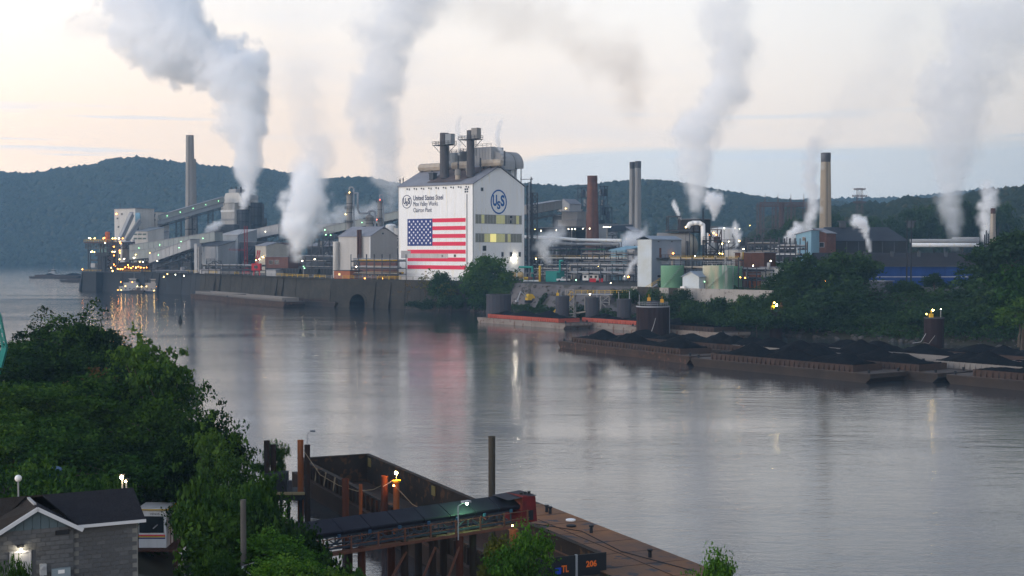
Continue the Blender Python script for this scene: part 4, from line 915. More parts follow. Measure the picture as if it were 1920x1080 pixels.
# ---------------- retaining wall along the water
wl_=[(-262,846),(-184,774),(-79,607),(-17.2,565)]
wall=thing('retaining_wall',"long weathered concrete river wall below the works",'wall',(0,0,0))
# blocks of the wall between buttresses; each bay is a part, with a gap for the culvert arch
segs=[]
for (ax,ay),(bx_,by_) in zip(wl_[:-1],wl_[1:]):
    d=Vector((bx_-ax,by_-ay,0)); n=max(1,int(d.length/7.5)); 
    for k in range(n): segs.append((Vector((ax,ay,0))+d*(k/n),Vector((ax,ay,0))+d*((k+1)/n),d.normalized()))
arc=gp(704,575)
for i,(p,q_,u) in enumerate(segs):
    s=Vector((-u.y,u.x,0)); s=s if s.y>0 else -s
    far=i<len(segs)*.42; m=black_m if i<len(segs)*.36 else conc_m; bt=1.2
    if min((p-arc).length,(q_-arc).length,((p+q_)/2-arc).length)<11.9: 
        continue
    off=random.uniform(-.12,.12); g=.06
    a=p+u*g+s*off; b_=q_-u*g+s*off
    vs=[a-s*bt+Vector((0,0,-1)),b_-s*bt+Vector((0,0,-1)),b_+s*1.2+Vector((0,0,-1)),a+s*1.2+Vector((0,0,-1)),a+Vector((0,0,GZ+.3)),b_+Vector((0,0,GZ+.3)),b_+s*1.2+Vector((0,0,GZ+.3)),a+s*1.2+Vector((0,0,GZ+.3))]
    MB().add(vs,[(0,3,2,1),(4,5,6,7),(0,1,5,4),(1,2,6,5),(2,3,7,6),(3,0,4,7)]).build('wall_bay',m,wall)
    if (i*7)%11 in(0,4): 
        MB().add([p-s*(bt+1.6)-u*.6+Vector((0,0,-1)),p-s*(bt+1.6)+u*.6+Vector((0,0,-1)),p+u*.6+Vector((0,0,-1)),p-u*.6+Vector((0,0,-1)),p-s*.4-u*.6+Vector((0,0,GZ-1)),p-s*.4+u*.6+Vector((0,0,GZ-1)),p+u*.6+Vector((0,0,GZ-.5)),p-u*.6+Vector((0,0,GZ-.5))],[(0,1,5,4),(1,2,6,5),(3,0,4,7),(4,5,6,7)]).build('buttress',m,wall)
# culvert arch bay
u=Vector((62,-42,0)).normalized(); s=Vector((-u.y,u.x,0)); c=Vector((arc.x,arc.y,0)); 
c=Vector((-79,607,0))+u*((c-Vector((-79,607,0))).dot(u)); 
r=4.3; w_=12; zc=1.6; N_=14
arch=thing('culvert_arch',"dark round-arched culvert opening in the river wall",'culvert',c,math.atan2(u.y,u.x))
vs=[];fs=[]
pts_=[(-r,-1)]+[(-r*math.cos(math.pi*k/N_),zc+r*.98*math.sin(math.pi*k/N_)) for k in range(N_+1)]+[(r,-1)]
out_=[(-w_,-1)]+[(-w_+2*w_*k/N_,GZ+.3) for k in range(N_+1)]+[(w_,-1)]
q=MB(); n=len(pts_)
yo=lambda z:-1.6*(1-(z+1)/(GZ+1.3))
q.add([(x,yo(z),z) for x,z in pts_]+[(x,yo(z),z) for x,z in out_],[(k,k+1,n+k+1,n+k) for k in range(n-1)]); q.add([(-w_,0,GZ+.3),(w_,0,GZ+.3),(w_,1.2,GZ+.3),(-w_,1.2,GZ+.3)],[(0,1,2,3)]); q.build('wall_face',conc_m,arch)
q=MB(); q.add([(x,yo(z)-.01,z) for x,z in pts_]+[(x,9,z) for x,z in pts_],[(k+1,k,n+k,n+k+1) for k in range(n-1)]); q.add([(x,9,z) for x,z in pts_],[tuple(range(n))]); q.build('barrel',black_m,arch)
for k in range(N_):
    a0,a1=math.pi*k/N_,math.pi*(k+1)/N_-.03; P4=[(-rr*math.cos(a),zc+rr*.98*math.sin(a)) for rr,a in ((r,a0),(r,a1),(r+1.1,a1),(r+1.1,a0))]
    q=MB(); q.add([(x,yo(z)-.25,z) for x,z in P4]+[(x,yo(z)+.1,z) for x,z in P4],[(0,1,2,3),(0,4,5,1),(1,5,6,2),(2,6,7,3),(3,7,4,0)]); q.build('arch_stone',conc_m,arch)
rt=thing('quay_railing',"long yellow-grey railing on top of the river wall",'railing',(-184,774,GZ+.3)); 
o_=Vector((-184,774,GZ+.3)); P_=[Vector((-184,774,GZ+.3))-o_,Vector((-79,607,GZ+.3))-o_,Vector((-20,567,GZ+.3))-o_]
for a,b_ in zip(P_[:-1],P_[1:]):
    n=int((b_-a).length/6)
    for k in range(n): p=a.lerp(b_,k/n); q_=a.lerp(b_,(k+.97)/n); rail(MB(),[p,q_],1.3,.14,3).build('rail_section',random.choice([yel_m,tan_m,tan_m]),rt)
MB().beam((0,0,0),(0,0,0.01),.1)

frame_tower("dark steel frame on the quay before the transfer house",386,404,489,742,6,3,floors=3,boxes=5,seed=61)
frame_tower("dark steel frame between crusher house and long shed",449,466,462,772,7,3,floors=4,boxes=7,seed=62)
frame_tower("dark frame below the coal tower, left of the transfer house roof",322,346,470,812,8,3,floors=4,boxes=7,seed=63)
frame_tower("narrow dark frame at the dock end of the conveyors",256,270,462,826,6,3,floors=4,boxes=5,seed=64)
frame_tower("dark frame with vessels behind the rail wagons, left of the white silo",598,622,470,712,8,3,floors=3,boxes=7,seed=65)
rack("low dark pipe rack along the quay below the transfer house",(xat(378,745),745),(xat(486,712),712),[2.2,4.4],4,dep=4,r=.3,mats=[dgrey_m,tan_m,steel_m,rust_m],seed=66,cols=8)
rack("pipe rack above the rail wagons, right of the steam",(xat(560,705),705),(xat(632,672),672),[4,7,9.5],4,dep=4,r=.3,mats=[dgrey_m,tan_m,steel_m],seed=67,cols=6)
frame_tower("dark steel frame beyond the brown brick building, beside the flag building",730,748,446,655,7,3,floors=5,boxes=7,seed=68)
# ================================================================ middle and right parts of the works
gallery("grey conveyor gallery rising from the white building to the hooded transfer tower",tuple(pt(984,402,700)),tuple(pt(1046,391,740)),5,4.2,tan_m,legs=(),ribs=8)
t,f,W,T,Hh,P=bld('transfer_tower',"pale gabled transfer tower on a dark frame, left of the brick chimney",1068,745,1045,1073,382,offw_m,kind='gL',pk=373,T=10,z0=zat(396,745)-GZ); lamp(t,(f.L(1062,391)[0],-.6,f.L(1062,391)[1]),L_ye,.25)
q=MB(); 
for x in (-W,-W/2,0): 
    for y in (0,10): MB().beam((x,y,0),(x,y,Hh*.7),.5).build('leg',dgrey_m,t)
bld('box_house',"upper blank beige box house below the gabled transfer tower",1082,735,1053,1084,397,tan_m,T=8,z0=zat(412,735)-GZ)
bld('box_house',"lower blank beige box house below the gabled transfer tower",1081,728,1046,1083,412.5,tan_m,T=8,z0=zat(424,728)-GZ)
bld('machinery_block',"dark machinery block under the beige box houses",1080,742,1036,1084,404,black_m,T=9)
frame_tower("dark blue lattice tower just left of the brick chimney",1083,1101,351,765,7,3,m=navy_m,floors=9,boxes=14,seed=8)
frame_tower("dark blue lattice tower behind the brick chimney, taller on its left",1119,1132,348,770,7,3,m=navy_m,floors=9,boxes=16,seed=9)
frame_tower("lower dark blue lattice tower at the brick chimney's right",1131,1141,388,768,7,3,m=navy_m,floors=6,boxes=9,seed=10)
t,f,W,T,Hh,P=bld('flat_topped_house',"pale flat topped house right of the brick chimney",1141,755,1118,1144,420,offw_m,T=8,np_=4)
chimney("tapering red brick chimney in the middle of the works",1101.5,1119.5,330,448,700,brick_m,1098.5,1124,capm=mat('dark_brick',(.10,.05,.04),.9),n=24)
chimney("left one of the twin grey chimneys in the middle",1180.3,1190,304,440,940,tan_m,1179.5,1192,capm=stack_m,group='twin grey chimneys')
chimney("right one of the twin grey chimneys in the middle, slightly taller",1190.5,1201.5,302.5,440,935,tan_m,1190,1203,capm=stack_m,group='twin grey chimneys')
gallery("dark enclosed bridge behind the light masts",tuple(pt(985,436,730)),tuple(pt(1100,434,730)),4,2.2,black_m,legs=(.1,.4,.7),truss=False)
gallery("dark lattice bridge right of the brick chimney ending in a slope",tuple(pt(1140,434,735)),tuple(pt(1186,432,735)),4,3,navy_m,legs=(.3,.8))
gallery("dark sloping end of the lattice bridge by the twin chimneys",tuple(pt(1180,433,730)),tuple(pt(1194,441,720)),4,2,navy_m,legs=())
mast("four-lamp mast left of the brick chimney",1072,430,470,668,3); mast("four-lamp mast right of the brick chimney",1138,426,470,664,4,m=duct_m); mast("single-lamp mast at the brick chimney's left foot",1099,429,470,660,2)
mast("single-lamp mast far left, next to the flag building",1014,433,470,675,1); mast("single-lamp mast left of the middle steam patch",1043,432,470,690,1)
floodlamp("orange lamp on the dark bridge near the flag building",999,423.5,725,L_or,r=.3); floodlamp("warm lamp on the dark bridge, left end",1003,430,722,L_ye,r=.3)
# big white mains
def main_pipe(lab,pts,r,m,sup=6,zb=GZ,name='pipe_main'):
    P_=[pt(*p) for p in pts]; o=P_[0]; t=thing(name,lab,'pipe',(o.x,o.y,zb)); o=Vector((o.x,o.y,zb)); MB().pipe([p-o for p in P_],r,10).build('pipe',m,t,smooth=True)
    for a,b in zip(P_[:-1],P_[1:]):
        n=max(1,int((b-a).length/14))
        for k in range(n+1):
            p=a.lerp(b,k/n)-o
            if abs((b-a).normalized().z)<.5 and p.z>1: MB().beam((p.x,p.y,0),(p.x,p.y,p.z-r),.3).build('support',dgrey_m,t)
    return t
main_pipe("long white pipe main running right from the flag building",[(984,444,640),(1040,446,630),(1085,450,622),(1165,451,600)],.75,white_m)
main_pipe("second white pipe main, just below the long one",[(1034,456,625),(1076,458,618),(1160,458,600)],.75,offw_m)
main_pipe("thin dark pipe main below the two white ones",[(984,463,640),(1100,466,618),(1172,465,600)],.5,dgrey_m)
main_pipe("green striped pipe main low behind the racks",[(1040,469.5,628),(1165,467.5,602)],.35,mat('green_pipe',(.03,.2,.1),.5))
def rk(lab,a,b,levels,np_,seed,dep=5,**k):
    rack(lab,(xat(a[0],a[1]),a[1]),(xat(b[0],b[1]),b[1]),levels,np_,dep=dep,seed=seed,**k)
wh_=[white_m,offw_m,steel_m,tan_m,dgrey_m]
rk("rearmost pipe rack right of the flag building",(984,632),(1190,600),[4,7,10,13],5,21,ext=2)
rk("second pipe rack right of the flag building",(990,608),(1195,578),[3,6,9],5,22,mats=wh_,ext=1.5)
rk("tall empty-topped pipe rack left of the tall pale blue building",(1090,575),(1200,560),[2.5,5,8,11],4,23,mats=wh_,ext=1.5,cols=5)
rk("front pipe rack behind the white trailer",(1062,556),(1192,540),[3.5,6.5],4,24,mats=[white_m,duct_m,steel_m],cols=6)
rk("low pipe rack at the top of the gravel slope",(1000,590),(1090,575),[2,4.5],4,25,cols=5,mats=[steel_m,offw_m,duct_m])
t,f,W,T,Hh,P=bld('blue_roofed_shed',"shed with a pale blue roof left of the tall pale blue building",1172,585,1143,1196,470,ltblue_m,kind='sR',pk=462,T=12,rm=ltblue_m)
bld('plant_room',"dark plant room behind the pipe racks",1130,610,1085,1145,486,navy_m,T=8)
bld('plant_room',"grey plant room with pale walls near the rack's right end",1190,575,1176,1197,468,offw_m,T=6)
# teal pump house and vessels by the flag building
t,f,W,T,Hh,P=bld('pump_house',"teal pump house at the top of the gravel slope",1044,560,1023,1047,508,teal_m,T=5,np_=2)
MB().pipe([(-12,-1,0),(-12,-1,5.8),(-19,-1,5.8)],.45,8).build('outside_pipe',teal_m,t); MB().pipe([(1,-1,4),(2.4,-1,4),(2.4,-1,8.5),(4,-1,8.5)],.4,8).build('outside_pipe',teal_m,t)
MB().box(-8.5,-7.7,-1.2,-.6,0,6.5).build('yellow_post',yel_m,t)
for i,(a,b,lab) in enumerate(((958,968,"left rust-stained beige horizontal tank at the flag building's foot"),(970,982,"right rust-stained beige horizontal tank at the flag building's foot"))):
    D=572; x0,x1=xat(a,D),xat(b,D); t=thing('horizontal_tank',lab,'tank',(x0,D,GZ)); r=1.45; L_=x1-x0
    MB().cyl((.5,0,r+.9),(L_-.5,0,r+.9),r,r,14).cyl((0,0,r+.9),(.5,0,r+.9),r*.5,r,14).cyl((L_-.5,0,r+.9),(L_,0,r+.9),r,r*.5,14).build('shell',mat('rust_stained_cream',(.50,.40,.20),.7,col2=(.36,.20,.09),nscale=1.0,amt=.4),t)
    for s in (.3,L_-.8): MB().box(s,s+.4,-1,1,0,1.2).build('saddle',dgrey_m,t)
for i,(px,lab) in enumerate(((986,"first yellow pump skid right of the cream tanks"),(995,"second pump skid with a white base right of the cream tanks"),(1007,"third pump skid with a white base beside the teal pipe"))):
    t=thing('pump_skid',lab,'pump',(xat(px,566),566,GZ)); MB().box(-1.2,1.2,-.8,.8,0,.6).build('base',white_m,t); MB().cyl((-.9,0,1.3),(.9,0,1.3),.6,.6,10).build('motor',yel_m if i==0 else brick_m,t); MB().pipe([(0,0,1.3),(0,0,3.4),(1.4,0,3.4)],.25,7).build('pipe',tan_m,t)
# pickup truck
t=thing('pickup_truck',"white pickup truck parked beside the teal pump house",'truck',(xat(1056,560),560,GZ),R(4))
MB().extr([(-2.7,.5),(2.7,.5),(2.75,1.0),(2.6,1.15),(1.4,1.25),(-2.7,1.25)],'y',-1,1).build('body',white_m,t)
MB().extr([(-.7,1.25),(1.5,1.25),(.95,1.95),(-.45,1.95)],'y',-.9,.9).build('cab',white_m,t); MB().extr([(-.5,1.32),(1.2,1.32),(.82,1.85),(-.35,1.85)],'y',-.93,.93).build('window',glass_d,t)
for x in (-1.7,1.8):
    for y in (-1,.78): MB().cyl((x,y,.45),(x,y+.25,.45),.45,.45,14).build('wheel',black_m,t)
# white site trailer
fr=f=Fr(1122,553); t=thing('site_trailer',"white site trailer with three dark windows above the coal slope",'trailer',f.o,R(-8)); 
MB().box(-6.3,0,0,2.6,.7,3.4).build('body',white_m,t); MB().box(-6.5,.2,-.15,2.8,3.4,3.55).build('roof',white_m,t)
for x in (-5.8,-3.4,-1.5): MB().box(x,x+.95,-.06,.05,1.7,2.6).build('window',glass_d,t)
for x in (-5.5,-1): MB().box(x,x+.5,.2,2.4,0,.7).build('jack_stand',dgrey_m,t)
for k,px in enumerate((1108.5,1114,1127)):
    t=thing('container',"small red drum rack "+("left","middle","right")[k]+" of three by the white trailer",'drum rack',(xat(px,551),551-k*.3,GZ)); MB().box(-.7,.7,-.5,.5,.1,1.5).build('rack',red_m,t); MB().box(-.8,.8,-.6,.6,1.5,1.6).build('lid',red_m,t)
for i,(px,py,D,c) in enumerate(((1005,485,585,L_ye),(1122,500,556,L_ye),(1170,518,548,L_wh),(1178,519,546,L_or),(1145,531,540,L_wh),(1080,525,548,L_gr),(1062,557,520,L_wh),(1096,541,520,L_gr),(1175,448,640,L_wh),(1030,448,640,L_wh))):
    floodlamp(["yellow lamp just right of the flag building","warm lamp on a yellow post above the white trailer","white lamp at the steaming corner of the rack","orange lamp at the steaming corner of the rack","white lamp beside the yellow stairs","greenish lamp at the head of the coal conveyor","white lamp low on the gravel slope","white lamp above the second mooring cell","lamp glowing through steam by the twin chimneys","lamp glowing through steam right of the flag building"][i],px,py,D,c,r=.33 if i!=3 else .5, z0=GZ if D>540 else 6)
# barge loading structure: yellow walkways and trestle on the slope
t=thing('loading_trestle',"yellow railed coal loading trestle on the gravel slope",'trestle',(xat(1070,482),482,0),R(-14))
MB().lattice((0,0,0),(0,0,11),3,3,4,.2).build('tower',tan_m,t); MB().lattice((12,2,0),(12,2,9),3,3,4,.2).build('tower',tan_m,t)
MB().lattice((-6,0,2),(1,0,10),1.6,1.6,6,.16).build('chute_frame',yel_m,t); MB().beam((0,0,9.5),(24,3,9.5),2.2,.3).build('walkway',steel_m,t); rail(MB(),[(0,-1,9.6),(24,2,9.6)],1.3,.13,2).build('railing',yel_m,t)
MB().beam((24,3,9.5),(32,5,14.5),2.0,.3).build('stairs',steel_m,t); rail(MB(),[(24,2,9.6),(32,4,14.6)],1.3,.15,2).build('railing',yel_m,t); MB().beam((32,5,14.4),(44,6,14.6),2,.3).build('upper_walkway',steel_m,t); rail(MB(),[(32,4,14.6),(44,5,14.8)],1.3,.15,2).build('railing',mat('pale_handrail',(.6,.6,.55),.5),t)
MB().lattice((6,1,4),(6,1,9),2,2,2,.2).build('tower',tan_m,t); MB().beam((2,0,3),(16,2,5),.5).build('pipe',duct_m,t)
# small yellow excavator on the slope
t=thing('excavator',"small yellow excavator with grey boom on the gravel slope",'excavator',(xat(995,527),522,5),R(25))
MB().box(-2,2,-1.3,-.7,0,.9).build('track',black_m,t); MB().box(-2,2,.7,1.3,0,.9).build('track',black_m,t); MB().extr([(-1.8,1.0),(1.2,1.0),(1.2,2.2),(.2,3.3),(-1.2,3.3),(-1.8,2.4)],'y',-1.1,1.1).build('cab',yel_m,t); MB().pipe([(-1.5,0,1.8),(-4.2,0,4.3),(-5.6,0,1.0)],.25,6).build('boom',steel_m,t); MB().box(-6.3,-5.2,-.6,.6,.3,1.1).build('bucket',steel_m,t)
# tall pale blue-grey building and companions
pale_m=mat('pale_blue_grey_cladding',(.46,.52,.57),.55,col2=(.40,.40,.36),nscale=.12,amt=.4)
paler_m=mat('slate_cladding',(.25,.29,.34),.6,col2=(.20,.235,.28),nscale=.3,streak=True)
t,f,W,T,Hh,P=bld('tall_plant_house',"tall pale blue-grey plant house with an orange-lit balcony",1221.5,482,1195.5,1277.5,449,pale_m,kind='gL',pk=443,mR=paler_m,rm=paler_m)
y,z=f.Rt(1249,475.5); y2,_=f.Rt(1244,475)
MB().box(.05,2.2,y-6,y+5,f.Rt(1250,483)[1]-.3,f.Rt(1250,483)[1]).build('balcony',dgrey_m,t); zb_=f.Rt(1250,483)[1]; rail(MB(),[(2.2,y-6,zb_),(2.2,y+5,zb_)],1.1,.09,2).build('railing',rust_m,t)
MB().box(.03,.12,f.Rt(1236,470)[0],f.Rt(1239.5,470)[0],zb_,zb_+3.4).build('door',brick_m,t)
lamp(t,(1.0,f.Rt(1258,475)[0],f.Rt(1258,475)[1]),L_or,.35)
windows(t,f,'R',[(1232,516,1239,519.5)]); 
for a,b in ((1233,1236),(1258,1261)): MB().box(.03,.1,f.Rt(a,453)[0],f.Rt(b,453)[0],f.Rt(a,454)[1],f.Rt(a,452.3)[1]).build('wall_bracket',dgrey_m,t)
# plinth wall
pw=thing('plinth_wall',"stained pale concrete plinth wall under the tanks",'wall',(0,0,0))
a=gp(1178,556,8.2); b=gp(1450,556,8.2)
PL=[Vector((xat(1185,474),474,0)),Vector((xat(1221,462),462,0)),Vector((xat(1325,447),447,0)),Vector((xat(1450,428),428,0))]
for (p,q_) in zip(PL[:-1],PL[1:]):
    n=max(1,int((q_-p).length/3.5)); u=(q_-p).normalized()
    for k in range(n):
        c0=p.lerp(q_,k/n)+u*.03; c1=p.lerp(q_,(k+1)/n)-u*.03; MB().beam(c0+Vector((0,0,9.8)),c1+Vector((0,0,9.8)),.7,random.choice([5.2,5.2,5.24])).build('wall_bay',random.choice([concl_m,concl_m,conc_m]),pw)
tank("green round tank between the pale tall house and the small gabled shed",1241.5,1285,498,537,466,green_m,roof='flat',rm=green_m)
t,f,W,T,Hh,P=bld('small_gabled_shed',"small pale gabled shed between the green and the stained tanks",1311,452,1280,1320,519,pale_m,kind='gL',pk=510,T=7,rm=paler_m)
MB().box(-W,-W+1.6,-1.4,-.2,0,.9).build('white_box',white_m,t)
tank("large green and tan stained tank, left one of the overlapping two",1322,1380,498,542,452,mat('stained_green_tan',(.40,.37,.27),.6,col2=(.17,.30,.22),nscale=.16,amt=.12,streak=True,col3=(.42,.45,.40)),roof='flat',rails=True)
tank("green tank overlapping behind the large stained tank on its right",1362,1394,499,541,462,green_m,roof='flat',rails=True)
# big horizontal drum on the platform
D=515; x0=xat(1236,D); x1=xat(1313,D); zc=zat(462,D); r=zat(436,D)-zc
t=thing('horizontal_drum',"huge weathered horizontal drum behind the tall pale house",'drum',(x0,D+6,GZ))
zz=zc-GZ; MB().cyl((0,0,zz),(x1-x0-r*.75,0,zz),r,r,28,caps=True).build('shell',tan_m,t,smooth=False)
e=MB(); xe=x1-x0-r*.75; prev=None; rings=[]
vs=[];fs=[];nn=28
for j in range(7):
    a=j/6*math.pi/2; rr=r*math.cos(a)*.999; xx=xe+r*.75*math.sin(a)
    for k in range(nn): tt=2*math.pi*k/nn; vs.append((xx,rr*math.cos(tt),zz+rr*math.sin(tt)))
for j in range(6):
    for k in range(nn): fs.append((j*nn+k,j*nn+(k+1)%nn,(j+1)*nn+(k+1)%nn,(j+1)*nn+k))
e.add(vs,fs).build('rounded_head',mat('stained_tan_head',(.34,.33,.29),.6,col2=(.20,.18,.15),nscale=.35,amt=.5,streak=True),t,smooth=True)
for s in (.15,.7): MB().box((x1-x0)*s,(x1-x0)*s+1.2,-r*.8,r*.8,0,zz-r*.7).build('saddle',dgrey_m,t)
MB().cyl(((x1-x0)*.68,-r-.4,zz-r),((x1-x0)*.68,-r-.4,zz+r*.4),.5,.5,8).build('side_pipe',dgrey_m,t)
zp=zz+r+.4; MB().box((x1-x0)*.22,(x1-x0)*1.04,-4,5,zp,zp+.7).build('platform',dgrey_m,t); rail(MB(),[((x1-x0)*.22,-4,zp+.7),((x1-x0)*1.04,-4,zp+.7)],1.3,.12,1.6).build('railing',dgrey_m,t)
q=MB(); X0=(x1-x0)*.22
for x in (X0+.3,X0+4.6): 
    for y in (-3.5,2): q.beam((x,y,zp+.7),(x,y,zp+5.6),.3)
q.box(X0,X0+5,-3.8,2.3,zp+5.4,zp+5.8); q.build('hoist_frame',dgrey_m,t,kind='stuff')
bld('machine_house',"dark square machine house above the horizontal drum",1311,532,1272,1316,411,black_m,T=8,np_=5,z0=zat(436,532)-GZ)
main_pipe("white hooped steam pipe arching over the horizontal drum",[(1289,427,510),(1293,420,510),(1300,418,510),(1311,418,510),(1318,422,510),(1318.5,459,510)],.85,white_m,name='arched_pipe')
floodlamp("bright yellow lamp at the arched pipe's left end",1286,426,505,L_ye,r=.4); chimney("thin dark vent stack right of the arched pipe",1317,1319,391,440,530,black_m,n=8); chimney("thin rusty vent stack at the left of the machine house",1273,1276.5,411,440,526,rust_m,n=8)
# distillation / racks right
rk("long pipe rack with white mains right of the horizontal drum",(1322,560),(1492,500),[4,7.5,11,13],5,31,mats=wh_,ext=3,cols=9)
rk("front pipe rack with yellow handrail above the stained tanks",(1255,475),(1385,462),[6.5,9.5],4,32,mats=[duct_m,offw_m,steel_m,yel_m],cols=6,dep=4)
rk("tall black pipe rack left of the blue gabled house",(1452,492),(1492,484),[4,8,11,14],4,33,mats=wh_,ext=3,cols=4)
rk("rear tall black pipe rack over the brown shed",(1400,505),(1460,495),[8,12,15],4,34,ext=2.5,cols=4)
rk("low rack between stained tanks and white square house",(1385,468),(1436,460),[3,6],4,35,cols=3)
t,f,W,T,Hh,P=bld('brown_shed',"rust brown ribbed shed in front of the racks",1433,478,1378,1438,474,rust_m,T=8,np_=1.6)
t,f,W,T,Hh,P=bld('white_square_house',"white flat-roofed square house beside the dark trees",1462,462,1427,1472,502,whitew_m,T=7,wl=[(1435,520.5,1438,524),(1446,522,1449.5,525.5),(1456,514,1460,520)])
bld('orange_brick_hut',"orange brick hut left of the white square house",1424,466,1405,1427,515,mat('orange_brick',(.34,.13,.07)),T=5)
tank("white floating roof tank with lamps on its rim, far behind",1330,1388,429,452,650,white_m,roof='cone',rm=white_m)
tank("squat white tank behind the stained tanks",1362,1400,469,500,500,whitew_m,roof='cone',rm=offw_m)
frame_tower("orange-lit dark steel structure right of the arched pipe",1322,1345,430,560,8,3,floors=4,boxes=8,seed=14,m=rust_m)
frame_tower("black steel structure below the orange-lit one",1318,1346,450,505,6,3,floors=4,boxes=10,seed=15,m=black_m)
frame_tower("lamp-lit steel structure above the squat white tank",1346,1382,455,515,6,3,floors=3,boxes=9,seed=16,m=dgrey_m)
frame_tower("small green-lit steel platform above the brown shed",1385,1400,452,540,6,3,floors=3,boxes=5,seed=17)
LP_=[(1338,437,548,L_or,.6,"largest orange lamp on the rust structure"),(1330,441,546,L_or,.4,"lower left orange lamp on the rust structure"),(1343,440,546,L_or,.35,"right orange lamp on the rust structure"),(1386,452,498,L_ye,.5,"brightest yellow lamp above the squat white tank"),(1354,457,498,L_ye,.4,"yellow lamp left above the squat white tank"),(1366,453,500,L_wh,.3,"small white lamp above the squat white tank"),(1394,467,496,L_wh,.35,"white lamp over the brown shed's left corner"),(1349,475,490,L_ye,.32,"left one of two low yellow lamps by the squat tank"),(1354.5,476,490,L_ye,.32,"right one of two low yellow lamps by the squat tank"),(1303,480,478,L_wh,.32,"white lamp at the drum's right foot"),(1445,489.5,470,L_wh,.4,"white lamp right of the brown shed"),(1412,498,470,L_wh,.35,"white lamp over the orange brick hut"),(1388,520,448,L_or,.35,"orange lamp at the stained tank's right, left one"),(1397,521,448,L_or,.35,"orange lamp at the stained tank's right, right one"),(1358,428,648,L_wh,.35,"lamp on the far white tank's rim, left one"),(1378,428,648,L_wh,.35,"lamp on the far white tank's rim, middle one"),(1387,429,648,L_wh,.35,"lamp on the far white tank's rim, right one"),(1406,423,700,L_ye,.3,"lone lamp in front of the woods"),(1321,528,450,L_gr,.3,"green lamp between shed and stained tank"),(1508,526,430,L_ye,.35,"yellow lamp glinting through the dark trees, left"),(1548,527,430,L_or,.3,"orange lamp glinting through the dark trees, right"),(1856,460,600,L_or,.5,"orange lamp at the foot of the steaming chimney on the right")]
for px,py,D,c,r,lab in LP_: floodlamp(lab,px,py,D,c,r=r*.75)
# blue gabled house, brick gable, black roofed hall
t,f,W,T,Hh,P=bld('blue_gabled_house',"pale blue half-gabled house at the left of the black roofed hall",1521,545,1492,1523,432,ltblue_m,kind='sL',pk=440,T=8,wl=[(1505,445,1510,451)],z0=0)
t,f,W,T,Hh,P=bld('brick_gable_house',"brick half-gabled house between the blue one and the black hall",1549,548,1524,1552,438,brick_m,kind='sL',pk=428,T=8,wl=[(1526,455,1532,463),(1537,455,1545,463)])
hl=thing('black_roofed_hall',"long hall with a black curved roof on the right",'hall',(xat(1530,560),560,GZ)); Lh=xat(1702,560)-xat(1530,560); Hh=zat(452,560)-GZ; Pk=zat(425,560)-GZ
q=MB().box(0,Lh,0,24,0,Hh); q.build('wall',black_m,hl)
vs=[(-.5,-.6,Hh),(Lh+.5,-.6,Hh),(Lh-5,12,Pk),(6,12,Pk)]; q=MB().add(vs+[(-.5,24.6,Hh),(Lh+.5,24.6,Hh)],[(0,1,2,3),(3,2,5,4),(0,3,4),(1,5,2)]); 
q.build('roof',mat('black_roof',(.02,.023,.032),.55,col2=(.035,.04,.05),nscale=.2),hl)
for x in (12,40): MB().box(x,x+2.5,10,12,Pk-.2,Pk+2.2).build('roof_vent',dgrey_m,hl); MB().box(x-.7,x+3.2,9.7,12.3,Pk+2.2,Pk+2.6).build('vent_cap',dgrey_m,hl)
for k in range(6): MB().box(Lh*(.2+.13*k),Lh*(.2+.13*k)+.3,-.25,-.02,0,Hh-.2).build('pilaster',dgrey_m,hl)
MB().box(0,Lh,-1.0,-.62,Hh*.55,Hh*.6).build('gutter',steel_m,hl)
# long blue building
bb=thing('long_blue_building',"long low blue building with a dark roof behind the trees",'building',(xat(1540,500),500,GZ-1)); Lb=xat(1842,500)-xat(1540,500); Hb=zat(499,500)-GZ+1; Pb=zat(474,500)-GZ+1
npn=22
for k in range(npn):
    a=Lb*k/npn; MB().box(a,a+Lb/npn-.05,(-.03 if k%2 else 0),.4,0,Hb).build('wall_panel',blue_m,bb)
MB().box(0,Lb,.42,24,0,Hb-.1).build('rear_wall',blue_m,bb)
MB().add([(-.5,-.5,Hb),(Lb+.5,-.5,Hb),(Lb+.5,12,Pb),(-.5,12,Pb),(-.5,24.5,Hb),(Lb+.5,24.5,Hb)],[(0,1,2,3),(3,2,5,4)]).add([(0,0,Hb),(0,12,Pb),(0,24,Hb),(Lb,0,Hb),(Lb,12,Pb),(Lb,24,Hb)],[(0,1,2),(3,5,4)]).build('roof',mat('brown_black_roof',(.018,.017,.02),.7,col2=(.028,.025,.028),nscale=.2),bb)
MB().box(0,Lb,-.12,-.04,Hb*.50,Hb*.54).build('belt_line',steel_m,bb); MB().box(-.3,Lb+.3,-.8,-.52,Hb-.2,Hb+.1).build('gutter',dgrey_m,bb)
for k in range(9): x=Lb*(.02+.115*k); MB().cyl((x,9.5,Pb-1.5),(x+Lb*.11,9.5,Pb-1.5),.4,.4,8).build('roof_pipe',white_m if k%3 else tan_m,bb)
for k in range(4): x=Lb*(.3+.17*k); MB().box(x,x+1,8,9,Pb-2,Pb+.5).build('roof_vent',dgrey_m,bb)
t,f,W,T,Hh,P=bld('grey_hut',"low grey hut with dark doors in front of the long blue building",1660,470,1600,1668,528,dgrey_m,T=6)
for i,(px,py) in enumerate(((1700.5,407),(1708.5,411))):
    t=thing('mast_pole',("left" if i==0 else "right")+" one of two bare black poles before the black hall",'pole',(xat(px,480),480,GZ),0,'bare black poles'); H_=zat(py,480)-GZ; MB().cyl((0,0,0),(0,0,H_),.3,.16,8).build('pole',black_m,t); MB().beam((-.7,0,H_*.8),(.7,0,H_*.8),.12).build('crossarm',black_m,t)
